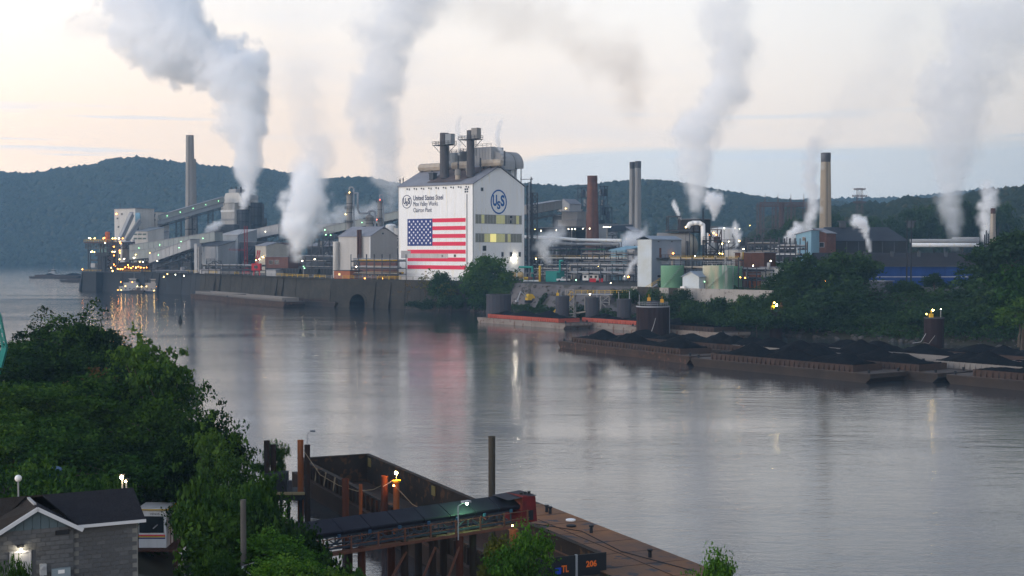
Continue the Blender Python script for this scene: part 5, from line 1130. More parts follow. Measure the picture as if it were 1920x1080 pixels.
chimney("tall tan banded chimney right of centre, smoking faintly",1538.5,1556,287,425,620,mat('sandy_chimney',(.36,.30,.22),.85,col2=(.27,.22,.17),nscale=.12,amt=.5,streak=True),1536.5,1559,capm=stack_m)
chimney("slim tan chimney at the far right with steam at its foot",1857,1865.5,391,445,600,duct_m,1856,1867,capm=rust_m,n=14)
for k,(px,py) in enumerate(((1848,432),(1852,438),(1870,425),(1845,440))): chimney(["thin black stack left of the slim tan chimney","short thin black stack beside the slim tan chimney","thin black stack right of the slim tan chimney","shortest black stack left of the slim tan chimney"][k],px,px+2.2,py,455,598-k,black_m,n=8)
main_pipe("upper white pipe main on the right, behind the long blue building",[(1836,448,640),(1785,448,645)],.9,offw_m); main_pipe("long middle white pipe main behind the long blue building",[(1706,452,645),(1835,452,640)],1.0,offw_m); main_pipe("lower white pipe main behind the long blue building",[(1708,459.5,630),(1835,459.5,625)],1.0,white_m)
rk("dark pipe rack under the white mains on the right",(1706,618),(1838,612),[4,7],4,41,ext=1,mats=[offw_m,dgrey_m,steel_m])
rk("short steaming pipe rack at the slim tan chimney's foot",(1838,606),(1870,604),[3,6,9],3,42,ext=1,cols=3)
# switchyard gantry with pointed masts
sg=thing('switchyard_gantry',"dark rusty switchyard gantry with pointed masts before the hills",'gantry',(xat(1428,820),820,GZ)); LL=xat(1515,820)-xat(1428,820); Hs=zat(383,820)-GZ
gm=mat('rusty_grey_lattice',(.10,.07,.07),.8)
for k in range(4):
    x=LL*k/3; MB().lattice((x,0,0),(x,0,Hs),2.4,2.4,8,.13).build('leg',gm,sg); MB().lattice((x,9,0),(x,9,Hs),2.4,2.4,8,.13).build('leg',gm,sg)
for y in (0,9): MB().lattice((-1,y,Hs),(LL+1,y,Hs),2.2,2.2,14,.15).build('beam',gm,sg)
MB().lattice((0,0,Hs*.62),(LL,0,Hs*.62),1.6,1.6,14,.1).build('beam',gm,sg)
for k in range(4): 
    x=LL*(k+.25)/3.6; MB().cyl((x,0,Hs+1),(x,0,Hs+6.5),.35,.05,6).build('mast_spike',gm,sg)
MB().cyl((LL*.46,4,0),(LL*.46,4,Hs*1.02),1.7,1.5,12).build('silo',gm,sg)
pyl=thing('transmission_tower',"lattice transmission tower on the right skyline",'pylon',(xat(1611,880),880,GZ)); H_=zat(354,880)-GZ; q=MB()
for sx_,sy in ((-1,-1),(1,-1),(1,1),(-1,1)): q=MB(); q.beam((sx_*2.6,sy*2.6,0),(sx_*1.5,sy*1.5,H_),.22); q.build('leg',gm,pyl)
q=MB(); n=9
for k in range(n):
    z0_,z1_=H_*k/n,H_*(k+1)/n; w0=2.6-1.1*k/n; w1=2.6-1.1*(k+1)/n
    for sy in (-1,1): q.beam((-w0,sy*w0,z0_),(w1,sy*w1,z1_),.12); q.beam((w0,sy*w0,z0_),(-w1,sy*w1,z1_),.12); q.beam((-w1,sy*w1,z1_),(w1,sy*w1,z1_),.2)
q.build('bracing',gm,pyl,kind='stuff')
for z,w_ in ((H_-.2,3.6),(H_-4.5,4.6),(H_-8.5,3.8)): MB().lattice((-w_,0,z),(w_,0,z),1,.9,5,.16).build('crossarm',gm,pyl)

frame_tower("dark frame among the pipe racks, just right of the flag building",988,1004,452,618,6,3,floors=5,boxes=8,seed=71)
frame_tower("dark frame with vessels in the middle of the pipe racks",1062,1082,462,612,7,3,floors=4,boxes=8,seed=72)
frame_tower("dark frame left of the pale blue roofed shed",1128,1146,462,600,7,3,floors=4,boxes=8,seed=73)
frame_tower("dark frame over the brown shed, left",1398,1416,446,520,6,3,floors=4,boxes=7,seed=74)
frame_tower("dark frame over the brown shed, right",1426,1444,448,515,6,3,floors=4,boxes=7,seed=75)
tank("small grey tank among the racks left of the white trailer",1074,1088,505,522,572,tan_m,roof='dome',rails=False); tank("small white tank among the racks right of the white trailer",1132,1146,503,522,568,offw_m,roof='dome',rails=False)
column("short grey column among the racks behind the teal house",1020,1025,470,600,tan_m,2); column("slim dark column right of the drum's platform",1330,1334,438,540,dgrey_m,3); column("slim pale column behind the squat white tank",1374,1378,440,535,offw_m,2)
# ================================================================ barges, towboats, mooring cells
hull_g=mat('barge_hull_grey',(.24,.215,.20),.8,col2=(.15,.12,.10),nscale=.25,amt=.5,col3=(.12,.07,.05))
hull_r=mat('barge_hull_rust',(.065,.043,.034),.85,col2=(.03,.022,.02),nscale=.3,amt=.5,col3=(.10,.055,.04))
hull_d=mat('barge_hull_dark',(.03,.026,.025),.85,col2=(.05,.038,.032),nscale=.3,amt=.5)
coam_r=mat('coaming_red',(.38,.09,.06),.8,col2=(.24,.06,.045),nscale=.5); coam_d=mat('coaming_dark',(.035,.028,.026),.85,col2=(.065,.042,.034),nscale=.4)
coam_w=mat('coaming_pale',(.19,.18,.17),.8,col2=(.16,.145,.135),nscale=.4)
coal_m=mat('coal',(.004,.0045,.006),.95,col2=(.010,.011,.013),nscale=1.5,amt=.5,bump=.6,bscale=3,spec=.04)
deck_m=mat('barge_deck_steel',(.05,.042,.038),.8,col2=(.09,.07,.06),nscale=.3,amt=.5)
def barge(label,p,ang,L_=55.0,Wd=10.5,hull=None,coam=None,empty=False,free=1.7,ch=1.3,rake=5.0,side=12,post=True,name='hopper_barge',dk=None,group='river barges moored by the works',wall_in=None):
    """p: near-left waterline corner; local x along the hull, y across"""
    t=thing(name,label,'barge',(p[0],p[1],0),ang,group); hull=hull or hull_r; coam=coam or coam_d
    MB().extr([(-.6+rake*.5,-1.2),(L_-rake*.5,-1.2),(L_,free*.55),(L_,free),(0,free),(0,free*.55)],'y',0,Wd).build('hull',hull,t)
    MB().box(0,L_,-.12,.02,free-.35,free-.1).build('rubbing_strake',hull,t); 
    a=rake; e=L_-rake; g=1.0; th=.12
    d=MB(); d.box(.02,L_-.02,.02,Wd-.02,free-.004,free+.05); d.build('deck',dk or deck_m,t)
    for (x0,x1,y0,y1) in ((a,e,g,g+th),(a,e,Wd-g-th,Wd-g),(a,a+th,g+th,Wd-g-th),(e-th,e,g+th,Wd-g-th)):
        MB().box(x0,x1,y0,y1,free+.05,free+ch).build('coaming',coam,t)
    MB().box(a+th,e-th,g+th,Wd-g-th,free+.055,free+.1 if not empty else free+.06).build('hopper_floor',black_m,t)
    if post:
        n=int((e-a)/1.25); pm=MB().extr([(0,0),(-.35,0),(0,ch)],'x',-.07,.07).mesh('stanchion',coam)
        for k in range(n): link('stanchion',pm,t,(a+.5+k*(e-a)/n,g,free+.06))
    for x in (1.2,L_-1.2):
        for y in (1,Wd-1): MB().cyl((x,y,free),(x,y,free+.7),.22,.28,8).build('bollard',black_m,t)
    return t
def coal(label,bt,heaps,L_=55.0,Wd=10.5,free=1.7,ch=1.3,rake=5,base=.9,seed=0):
    """heaped cargo lying in barge bt"""
    nx,ny=70,14; g=1.15; X,Y=np.meshgrid(np.linspace(rake+.15,L_-rake-.15,nx),np.linspace(g,Wd-g,ny)); Z=np.full(X.shape,base)
    rq=random.Random(int(abs(seed)*10)+3); heaps=[(hx+rq.uniform(-2,2),hh*rq.uniform(.75,1.0),hw*.62) for hx,hh,hw in heaps]+[(rq.uniform(rake+4,L_-rake-4),rq.uniform(1.6,3.2),rq.uniform(4.5,8)) for _ in range(3)]
    for hx,hh,hw in heaps:
        dd=np.hypot((X-hx)/hw,(Y-Wd/2)/(Wd*.5)); Z=np.maximum(Z,hh*.78*(1-dd)+base*.6)
    Z=np.maximum(Z+fbm(X*.8+seed,Y*.8,3)*.42,.05)+free+ch*.35; Z[0]=Z[-1]=free+.12; Z[:,0]=Z[:,-1]=free+.12
    V=np.stack([X,Y,Z],-1).reshape(-1,3); i=np.arange(nx*ny).reshape(ny,nx); F_=np.stack([i[:-1,:-1],i[:-1,1:],i[1:,1:],i[1:,:-1]],-1).reshape(-1,4)
    o=link('coal_cargo',npmesh('coal_cargo',V,F_,[coal_m],smooth=True),None,tuple(bt.location),bt.rotation_euler.z,label=label,cat='coal',group='coal heaped in barges',kind='thing'); return o
BD=Vector((.74,-.67,0)).normalized(); BA=math.atan2(BD.y,BD.x); BN=Vector((-BD.y,BD.x,0))
def at_w(px,py): 
    p=gp(px,py,0); return Vector((p.x,p.y,0))
# empty barges along the wall on the left (lighter posts)
a=at_w(357,559); d=(at_w(545,576)-a); ang=math.atan2(d.y,d.x); L2=min(d.length/2,70)
bw=coam_w
barge("empty rusty barge with pale posts under the left river wall, farther one",a,ang,d.length*.48,10,hull_r,bw,True,free=2.2,ch=1.6,name='empty_barge')
b_=a+d*.44-Vector((-d.y,d.x,0)).normalized()*3
barge("empty rusty barge with pale posts under the river wall, nearer one",b_,ang,d.length*.56,10,hull_r,bw,True,free=2.3,ch=1.6,name='empty_barge')
a2=at_w(540,571); barge("dark empty barge close under the wall, right of the pale-posted ones",a2,math.atan2(-.75,.66)*1.0,38,9,hull_d,coam_d,True,free=2,ch=1.0,name='empty_barge')
# far-off coal tow on the left
for i,(x0,y0,L_) in enumerate(((54,522,60),(112,529,50),(100,523,55))):
    p=at_w(x0,y0); bt=barge(["coal barge far left out on the river, leftmost","coal barge far left, nearest the dock tip","coal barge far left, behind the towboat"][i],p,R(-12+i*3),L_,11,hull_d,coam_d,post=False,name='coal_barge'); coal(["coal heap in the leftmost far barge","coal heap in the far barge nearest the dock tip","coal heap in the far barge behind the towboat"][i],bt,[(L_*.3,3,9),(L_*.65,3.4,12)],L_,11,seed=i)
def towboat(lab,px,py,L_,s=1.0,col=None,red=False,ang=R(-14),lamps=4,seed=0,decks=2):
    rr=random.Random(seed); p=at_w(px,py); t=thing('towboat',lab,'towboat',(p.x,p.y,0),ang,'towboats at the left'); W_=L_*.28
    MB().prism([(0,0),(L_*.85,0),(L_,W_*.25),(L_,W_*.75),(L_*.85,W_),(0,W_)],-.8,1.4*s).build('hull',mat('navy_hull',(.02,.03,.05),.6) if not red else black_m,t)
    MB().box(L_*.08,L_*.8,W_*.1,W_*.9,1.4*s,4.2*s).build('deckhouse',col or white_m,t)
    MB().box(L_*.2,L_*.62,W_*.16,W_*.84,4.25*s,6.6*s).build('upper_deckhouse',col or white_m,t)
    if decks>2: MB().box(L_*.3,L_*.56,W_*.22,W_*.78,6.6*s,9*s).build('texas_deck',col or white_m,t)
    zt=6.6*s if decks<3 else 9*s; MB().box(L_*.36,L_*.55,W_*.25,W_*.75,zt,zt+2.4*s).build('wheelhouse',col or white_m,t); MB().box(L_*.35,L_*.56,W_*.23,W_*.77,zt+1.0*s,zt+1.8*s).build('wheelhouse_window',glass_d,t)
    MB().box(L_*.33,L_*.58,W_*.2,W_*.8,zt+2.4*s,zt+2.6*s).build('wheelhouse_roof',red_m if red else tan_m,t)
    for k in range(5): MB().box(L_*(.14+.12*k),L_*(.14+.12*k)+.8*s,W_*.1-.06,W_*.1,2.2*s,3.2*s).build('window',glass_d,t)
    for y in (.3,.7): MB().cyl((L_*.18,W_*y,4*s),(L_*.18,W_*y,8.5*s),.4*s,.35*s,8).build('funnel',black_m,t)
    MB().cyl((L_*.46,W_*.5,zt+2.6*s),(L_*.46,W_*.5,zt+6*s),.1,.06,6).build('mast',steel_m,t)
    for y in (.15,.7): MB().box(L_,L_+.5,W_*y,W_*(y+.15),0,3*s).build('push_knee',black_m,t)
    rail(MB(),[(L_*.02,.1,1.4*s),(L_*.84,.1,1.4*s)],1.0*s,.1,2).build('railing',steel_m,t)
    for k in range(lamps): lamp(t,(L_*rr.uniform(.05,.95),-.3,rr.choice([1.8,4.4,4.6,7])*s),rr.choice([L_ye,L_wh,L_ye,L_or]),.3)
    return t
towboat("small distant towboat pushing the far left coal barges",84,521,16,.8,greyc_m,lamps=2,seed=4)
towboat("leftmost moored towboat with many yellow lamps, beside the dock",217,549,22,.9,greyc_m,lamps=8,seed=1)
towboat("middle moored towboat with a long white house",258,550,21,.9,tan_m,lamps=6,seed=2,decks=2)
towboat("right moored towboat, white and red with a tall wheelhouse",312,550,16,1.0,white_m,True,lamps=5,seed=3,decks=3)
t=barge("flat work barge moored between the towboats",at_w(243,550),R(-14),9,6,hull_d,coam_d,True,post=False,name='work_barge')
t=thing('deck_tank',"white round deck tank on the work barge",'tank',(at_w(247,549).x,at_w(247,549).y+2,1.76)); MB().cyl((0,0,0),(0,0,3.2),2.2,2.2,16).build('shell',tan_m,t); MB().cyl((0,0,3.2),(0,0,3.5),2.3,1.8,16).build('roof',tan_m,t)
for i,(px,py) in enumerate(((286,549),(300,550))):
    p=at_w(px,py); t=thing('harbor_tug',["dark harbour tug between two towboats, with blue cabin","small dark work boat beside the red and white towboat"][i],'tug',(p.x,p.y,0),R(-10)); MB().prism([(0,0),(8,0),(10,1.5),(8,3),(0,3)],-.6,1.3).build('hull',black_m,t); MB().box(2,6,.5,2.5,1.3,3.8).build('cabin',mat('blue_cabin',(.03,.12,.28),.6) if i==0 else tan_m,t); MB().box(2.4,5.6,.44,.5,2.5,3.3).build('window',glass_d,t); lamp(t,(5,0,4.2),L_ye,.3)
# ---- coal barges by the gravel slope and the big fleet on the right
def rowbarge(lab,clab,px,py,L_,hull,coam,heaps,ang=BA,side=0,Wd=10.5,empty=False,off=None,**k):
    p=at_w(px,py) if off is None else off
    bt=barge(lab,p,ang,L_,Wd,hull,coam,empty,name='coal_barge',**k)
    if heaps: coal(clab,bt,heaps,L_,Wd,seed=px*.37,free=k.get('free',1.7),ch=k.get('ch',1.3),rake=k.get('rake',5))
    return p
e=at_w(1060,617); s=at_w(895,604); d=e-s; A1=math.atan2(d.y,d.x); n1=Vector((-d.y,d.x,0)).normalized()
rowbarge("grey-hulled barge with red posts, nearest the big willow","long low coal heap in the red-posted barge near the big willow",895,604,d.length,hull_g,coam_r,[(20,2.6,14),(34,3.4,16)],ang=A1)
rowbarge("red-coamed barge moored behind the red-posted one","coal heap in the red-coamed barge by the mooring cells",0,0,56,hull_g,coam_r,[(12,2.5,10),(30,2.8,12)],ang=A1,off=s+n1*11.5+d.normalized()*38)
rowbarge("empty-looking rusty barge between the red barges and the large cell","low coal heap in the rusty barge before the large cell",0,0,42,hull_g,coam_d,[(10,1.2,8)],ang=A1,off=s+d.normalized()*73+n1*7)
# fleet: front row
s=at_w(1047,652); e=at_w(1293,683); d=e-s; A2=math.atan2(d.y,d.x); n2=Vector((-d.y,d.x,0)).normalized(); u2=d.normalized()
rowbarge("front coal barge of the fleet, leftmost, brown hull with two peaked heaps","two peaked coal heaps in the leftmost front barge",1047,652,d.length,hull_r,coam_d,[(15,3.6,8),(22,3.2,8),(46,4.4,14)],ang=A2)
s2=at_w(1296,686); e2=at_w(1632,719); d2=e2-s2; A3=math.atan2(d2.y,d2.x); u3=d2.normalized(); n3=Vector((-d2.y,d2.x,0)).normalized()
L3=d2.length
rowbarge("front coal barge of the fleet, second from the left, longer brown hull","dark coal heaps in the second front barge",1296,686,L3,hull_d,coam_d,[(L3*.25,4.6,12),(L3*.5,4.0,10),(L3*.78,3.6,10)],ang=A3)
# front barges' far ends on the right
s4=at_w(1830,706); A4=A3*.8
rowbarge("brown barge cut by the right edge of the photo","coal in the brown barge at the right edge",1830,708,55,hull_r,coam_r,[(18,2.0,12),(38,2,10)],ang=A4)
# second to fifth rows
fleet=[(s+n2*11,57,hull_d,coam_d,[(14,3.4,10),(40,3.8,12)],"second-row"),(s2+n3*11.2,55,hull_d,coam_d,[(18,4.6,12),(38,4.2,11)],"second-row"),(s2+n3*11.2+u3*57,50,hull_d,coam_d,[(15,3.6,10),(34,3,9)],"second-row"),
 (s2+n3*22.5-u3*18,55,hull_d,coam_w,[(16,3.4,11),(40,4.4,12)],"third-row"),(s2+n3*22.5+u3*39,55,hull_d,coam_w,[(14,4.2,11),(34,4.6,12)],"third-row"),(s2+n3*22.5+u3*96,50,hull_d,coam_w,[(16,3,10),(34,3,9)],"third-row"),
 (s2+n3*34-u3*8,55,hull_r,coam_w,[(16,3.2,11),(40,3.2,12)],"fourth-row"),(s2+n3*34+u3*49,55,hull_r,coam_w,[(14,3.4,11),(38,4.2,12)],"fourth-row"),(s2+n3*34+u3*106,50,hull_d,coam_w,[(16,2.6,10),(34,3,9)],"fourth-row"),
 (s2+n3*45.5+u3*20,55,hull_d,coam_d,[(16,3.2,11),(40,3.2,12)],"rearmost-row"),(s2+n3*45.5+u3*77,55,hull_d,coam_w,[(16,3.2,11),(40,3.2,12)],"rearmost-row")]
cnt={}
for off,L_,hl_,cm_,hp,row in fleet:
    k=cnt.get(row,0); cnt[row]=k+1; w3=("leftmost","second","third")[k]
    rowbarge(f"dark {row} coal barge of the right-hand fleet, {w3} from the left",f"coal heaps in the {w3} {row} barge of the fleet",int(off.x),0,L_,hl_,cm_,hp,ang=A3,off=off,post=row in('second-row','third-row'))
# sheet pile mooring cells
cell_m=mat('cell_sheet_piles',(.035,.04,.055),.75,col2=(.06,.055,.06),nscale=.5,amt=.5,streak=True); cellr_m=mat('cell_rusty_piles',(.014,.010,.012),.8,col2=(.028,.016,.016),nscale=.5,streak=True)
def cell(label,px0,px1,pyt,pyb,m,lampc=None,rails=False,extra=None,D=None):
    b=gp((px0+px1)/2,pyb,0); D=D or b.y; x0,x1=xat(px0,D),xat(px1,D); r=(x1-x0)/2; H_=zat(pyt,D); t=thing('mooring_cell',label,'mooring cell',((x0+x1)/2,D+r,0),0,'round sheet pile mooring cells')
    n=int(max(16,min(48,r*9)))//2*2; MB().lathe((0,0,0),[(r,-1),(r,H_)],n,rib=.025,caps=False).build('sheet_pile_ring',m,t); MB().lathe((0,0,0),[(r*.97,H_-.3),(r*.97,H_-.2)],24).build('cap',dgrey_m,t)
    MB().lathe((0,0,0),[(r*1.02,H_-.25),(r*1.05,H_-.25),(r*1.05,H_+.08),(r*1.02,H_+.08)],24,caps=False).build('rim',steel_m if rails else dgrey_m,t)
    if rails: P_=[(r*.95*math.cos(2*math.pi*k/14),r*.95*math.sin(2*math.pi*k/14),H_) for k in range(15)]; rail(MB(),P_,1.1,.08,9).build('railing',steel_m,t)
    return t,r,H_
def bollard_on(t,x,y,z,m=None,lm=None):
    q=MB().box(x-.45,x+.45,y-.45,y+.45,z,z+1.0); q.build('mooring_post',m or yel_m,t); MB().beam((x,y,z+1.0),(x,y,z+1.9),.12).build('post_pin',m or yel_m,t)
    if lm: lamp(t,(x+.3,y-.5,z+1.9),lm,.3)
cell("dark blue mooring cell beside the big willow",912,958,552.5,601,cell_m)
t,r,h=cell("leftmost of the three small mooring cells",1042,1068,555,593,cell_m,D=468); bollard_on(t,-r*.7,-r*.4,h); MB().cyl((-r*.2,0,h),(-r*.2,0,h+2.2),.1,.1,6).build('pin_post',steel_m,t)
t,r,h=cell("middle of the three small mooring cells",1098.5,1124,558,596,cell_m,D=462); MB().cyl((r*.7,0,h),(r*.7,0,h+2.6),.12,.12,6).build('pin_post',steel_m,t); lamp(t,(-.8,-.8,h+1.1),L_wh,.38)
t,r,h=cell("rightmost of the three small mooring cells",1158,1185,561,598,cell_m,D=452); MB().cyl((r*.75,0,h),(r*.75,0,h+2.6),.14,.14,6).build('pin_post',steel_m,t); MB().cyl((-r*.75,0,h),(-r*.75,0,h+2.4),.12,.12,6).build('pin_post',steel_m,t)
t,r,h=cell("largest mooring cell, dark red-brown with railing",1197,1258,575,631,cellr_m,rails=True); MB().cyl((0,0,h),(0,0,h+1.5),r*.4,r*.4,16).build('raised_drum',cell_m,t); bollard_on(t,-1.2,-.5,h+1.5,mat('orange_yellow_paint',(.55,.28,.03),.6)); bollard_on(t,2.6,-.5,h+1.0,mat('orange_yellow_paint',(.55,.28,.03),.6)); MB().cyl((-r*.85,0,h),(-r*.85,0,h+3.3),.08,.08,6).build('pin_post',steel_m,t)
MB().pipe([(.3,-r*1.03,h*.62),(-.2,-r*1.08,h*.4),(-1.1,-r*1.12,.9)],.09,5).build('mooring_rope',offw_m,t); MB().pipe([(r*1.02,-.4,h),(r*1.04,-.4,0)],.12,5).build('ladder_pipe',steel_m,t)
t,r,h=cell("mooring cell with the starry yellow lamp in the dark trees",1446,1470,580,617,cellr_m,D=395); bollard_on(t,-r*.6,-r*.5,h,yel_m,L_ye); lamp(t,(-.2,-r,h+1.2),lampmat('bright_cell_lamp_glow',(1,.85,.38),170),.42); bollard_on(t,r*.7,-r*.3,h,rust_m)
t,r,h=cell("rightmost mooring cell with yellow lamps before the green bank",1740,1776,596,638,cellr_m,D=345); bollard_on(t,-r*.5,-r*.6,h,yel_m,lampmat('cell_lamp_glow',(1,.75,.25),90)); lamp(t,(-r*.95,-r*.5,h+.9),L_ye,.22); MB().cyl((r*.7,0,h),(r*.7,0,h+2),.08,.08,6).build('pin_post',steel_m,t); lamp(t,(r*.7,0,h+2.1),L_wh,.14)
MB().pipe([(-r,-r*.5,h*.5),(-r-1.6,-r,h*.25),(-r-4,-r*1.5,-.2+2)],.08,5).build('mooring_rope',offw_m,t); MB().pipe([(-r*.2,-r*1.02,h*.45),(-r*.9,-r*1.2,h*.2),(-r*1.5,-r*1.5,2)],.07,5).build('mooring_rope',tan_m,t)
# channel marker
p=at_w(338,604); t=thing('channel_buoy',"small dark channel buoy alone on the open river",'buoy',(p.x,p.y,0)); MB().lathe((0,0,0),[(.7,-.4),(.75,.5),(.45,1.2),(.4,2.0),(.1,2.5)],12).build('body',black_m,t); MB().cyl((0,0,2.4),(0,0,2.9),.2,.05,8).build('top_mark',dgrey_m,t)
# ================================================================ trees
def leaf_mat(name,c1,c2,c3,trans=.25):
    m=bpy.data.materials.new(name); m.use_nodes=True; n=m.node_tree.nodes; l=m.node_tree.links; n.clear()
    at=n.new('ShaderNodeAttribute'); at.attribute_name='tint'
    oi=n.new('ShaderNodeObjectInfo'); ad=n.new('ShaderNodeMath'); ad.operation='MULTIPLY_ADD'; l.new(oi.outputs['Random'],ad.inputs[0]); ad.inputs[1].default_value=.50; l.new(at.outputs['Fac'],ad.inputs[2])
    cr=n.new('ShaderNodeValToRGB'); e=cr.color_ramp.elements; e[0].position=.15; e[0].color=tuple(c1)+(1,); e[1].position=1.15 if False else 1.0; e[1].color=tuple(c3)+(1,); k=e.new(.6); k.color=tuple(c2)+(1,)
    l.new(ad.outputs[0],cr.inputs[0])
    d=n.new('ShaderNodeBsdfDiffuse'); t=n.new('ShaderNodeBsdfTranslucent'); g=n.new('ShaderNodeBsdfGlossy'); g.inputs['Roughness'].default_value=.5
    l.new(cr.outputs[0],d.inputs[0]); l.new(cr.outputs[0],t.inputs[0]); g.inputs[0].default_value=(.5,.55,.5,1)
    mx=n.new('ShaderNodeMixShader'); mx.inputs[0].default_value=trans; l.new(d.outputs[0],mx.inputs[1]); l.new(t.outputs[0],mx.inputs[2])
    m2=n.new('ShaderNodeMixShader'); m2.inputs[0].default_value=.008; l.new(mx.outputs[0],m2.inputs[1]); l.new(g.outputs[0],m2.inputs[2])
    o=n.new('ShaderNodeOutputMaterial'); l.new(m2.outputs[0],o.inputs[0]); return m
leafA=leaf_mat('deep_green_leaves',(.003,.010,.002),(.009,.027,.005),(.036,.080,.010))
leafB=leaf_mat('bright_green_leaves',(.006,.020,.004),(.021,.060,.010),(.062,.120,.017))
leafC=leaf_mat('lit_green_leaves',(.02,.06,.007),(.06,.15,.016),(.12,.21,.028))  # lit look of the foreground trees put into a brighter green
leafY=leaf_mat('olive_yellowing_leaves',(.035,.050,.012),(.085,.095,.018),(.16,.13,.02))
leafF=leaf_mat('bank_tree_leaves',(.010,.024,.010),(.020,.046,.014),(.042,.078,.020))
leafO=leaf_mat('autumn_brown_leaves',(.05,.03,.012),(.10,.055,.02),(.14,.09,.02))
bark=mat('grey_bark',(.05,.04,.03),.9,col2=(.09,.075,.06),nscale=2)
def crown_mesh(name,seed,R_,Hc,z0,nc,nl,leaf,cl=.26,mat_=None,droop=.0,shape=1.0,air=0):
    """leaves as small quads gathered in clumps through an uneven crown"""
    r=np.random.default_rng(seed)
    # uneven envelope: a few big lobes
    nlobe=7; L=np.stack([r.normal(0,.42,nlobe)*R_,r.normal(0,.42,nlobe)*R_,z0+Hc*(.2+.65*r.random(nlobe))],1); Lr=R_*(.42+.32*r.random(nlobe)); L[0]=(0,0,z0+Hc*.62); Lr[0]=R_*.72
    k=r.integers(0,nlobe,nc); u=r.normal(size=(nc,3)); u/=np.linalg.norm(u,axis=1)[:,None]; u[:,2]=np.where(u[:,2]<-.3,-u[:,2]*.5,u[:,2])
    rad=(r.random(nc)**.35)*(1+air*r.random(nc)**3)
    c=L[k]+u*(Lr[k]*rad)[:,None]*np.array([1,1,.85*Hc/(2*R_)*shape+.15])
    cs=R_*cl*(.5+.9*r.random(nc)); N_=nc*nl
    ci=np.repeat(np.arange(nc),nl); v=r.normal(size=(N_,3)); v/=np.linalg.norm(v,axis=1)[:,None]; v*=(r.random(N_)**.45)[:,None]; v[:,2]*=.62
    p=c[ci]+v*cs[ci][:,None]; p[:,2]-=droop*np.abs(v[:,0])*cs[ci]
    nrm=v*.6+r.normal(size=(N_,3))*.55+np.array([0,0,.55]); nrm/=np.linalg.norm(nrm,axis=1)[:,None]
    t=np.cross(nrm,r.normal(size=(N_,3))); t/=np.linalg.norm(t,axis=1)[:,None]; b_=np.cross(nrm,t)
    s=leaf*(.6+.8*r.random(N_)); w_=s*.62
    q0=p-t*s[:,None]*.5; q1=p+b_*w_[:,None]*.5-nrm*(s*.08)[:,None]; q2=p+t*s[:,None]*.5; q3=p-b_*w_[:,None]*.5-nrm*(s*.08)[:,None]
    V=np.stack([q0,q1,q2,q3],1).reshape(-1,3); F_=np.arange(N_*4).reshape(-1,4)
    me=npmesh(name,V,F_,[mat_]); tint=np.clip(.42*r.random(nc)[ci]**1.5+.28*r.random(N_)+.02+.12*(p[:,2]-z0)/Hc,0,1)
    a=me.attributes.new('tint','FLOAT','FACE'); a.data.foreach_set('value',tint.astype('f'))
    return me,c
def trunk_mesh(seed,c,H0,r0,nb=7,multi=1):
    rr=random.Random(seed); q=MB()
    tops=[]
    for m in range(multi):
        bx=rr.uniform(-.3,.3)*(multi>1)*4; P_=[Vector((bx*.3,bx*.2,-1.0))]; 
        for k in range(1,6): P_.append(Vector((bx*k*.25+rr.uniform(-.15,.15)*k,rr.uniform(-.15,.15)*k,H0*k/5)))
        for k in range(5): q.cyl(P_[k],P_[k+1],r0*(1-k*.14)/multi**.5,r0*(1-(k+1)*.14)/multi**.5,7,caps=False)
        tops+=P_[2:]
    idx=[rr.randrange(len(c)) for _ in range(nb)]
    for i in idx:
        e=Vector(c[i]); s=rr.choice(tops); mid=s.lerp(e,.5)+Vector((0,0,rr.uniform(.0,.5))); q.cyl(s,mid,r0*.34,r0*.2,5,caps=False); q.cyl(mid,e,r0*.2,r0*.06,5,caps=False)
    return q.mesh('trunk',bark,True)
KIT={}
def kit(key,seed,R_,Hc,z0,nc,nl,leaf,mat_,r0=.28,multi=1,**k):
    me,c=crown_mesh('crown',seed,R_,Hc,z0,nc,nl,leaf,mat_=mat_,**k); KIT[key]=(me,trunk_mesh(seed,c,z0+Hc*.55,r0,9 if len(c)<400 else 14,multi),z0+Hc,R_)
# height of each kit tree about 10 units
kit('nearA',1,4.2,7.8,2.2,420,34,.30,leafA,cl=.23,air=.35); kit('nearB',2,3.8,8.0,2.0,400,34,.30,leafA,cl=.22,air=.45); kit('nearC',3,4.4,7.2,2.6,420,34,.32,leafB,cl=.21,air=.4)
kit('nearD',4,3.4,7.6,2.2,230,30,.34,leafB,cl=.19,air=.9); kit('bush',5,3.6,4.2,.2,320,34,.30,leafB,cl=.24,air=.3,r0=.12)
kit('sumac',6,3.4,3.6,.6,300,36,.36,leafA,cl=.26,air=.4,droop=.5,r0=.12); kit('litgreen',21,3.8,6.6,1.6,400,32,.27,leafC,cl=.22,air=.35); kit('yellow',7,3.2,6.0,1.5,240,30,.32,leafY,cl=.22,air=.5); kit('brown',8,3.0,6.0,1.5,150,26,.32,leafO,cl=.22,air=.6,r0=.15)
kit('farA',11,4.6,8.2,1.8,260,20,.55,leafF,cl=.25,air=.3); kit('farB',12,4.0,8.6,1.4,240,20,.52,leafF,cl=.24,air=.35); kit('farC',13,5.0,7.4,1.6,280,20,.55,leafF,cl=.24,air=.3); kit('farbush',14,4.6,4.6,.1,240,20,.55,leafF,cl=.26,air=.3,r0=.12)
kit('farbright',15,4.6,8.0,1.2,300,20,.50,leafB,cl=.24,air=.35); kit('sparse',16,3.2,7.5,2.0,60,12,.40,leafY,cl=.20,air=.8,r0=.16,multi=2); kit('bare',17,2.8,8,1.5,26,8,.3,leafO,cl=.2,air=.6,r0=.14,multi=3)
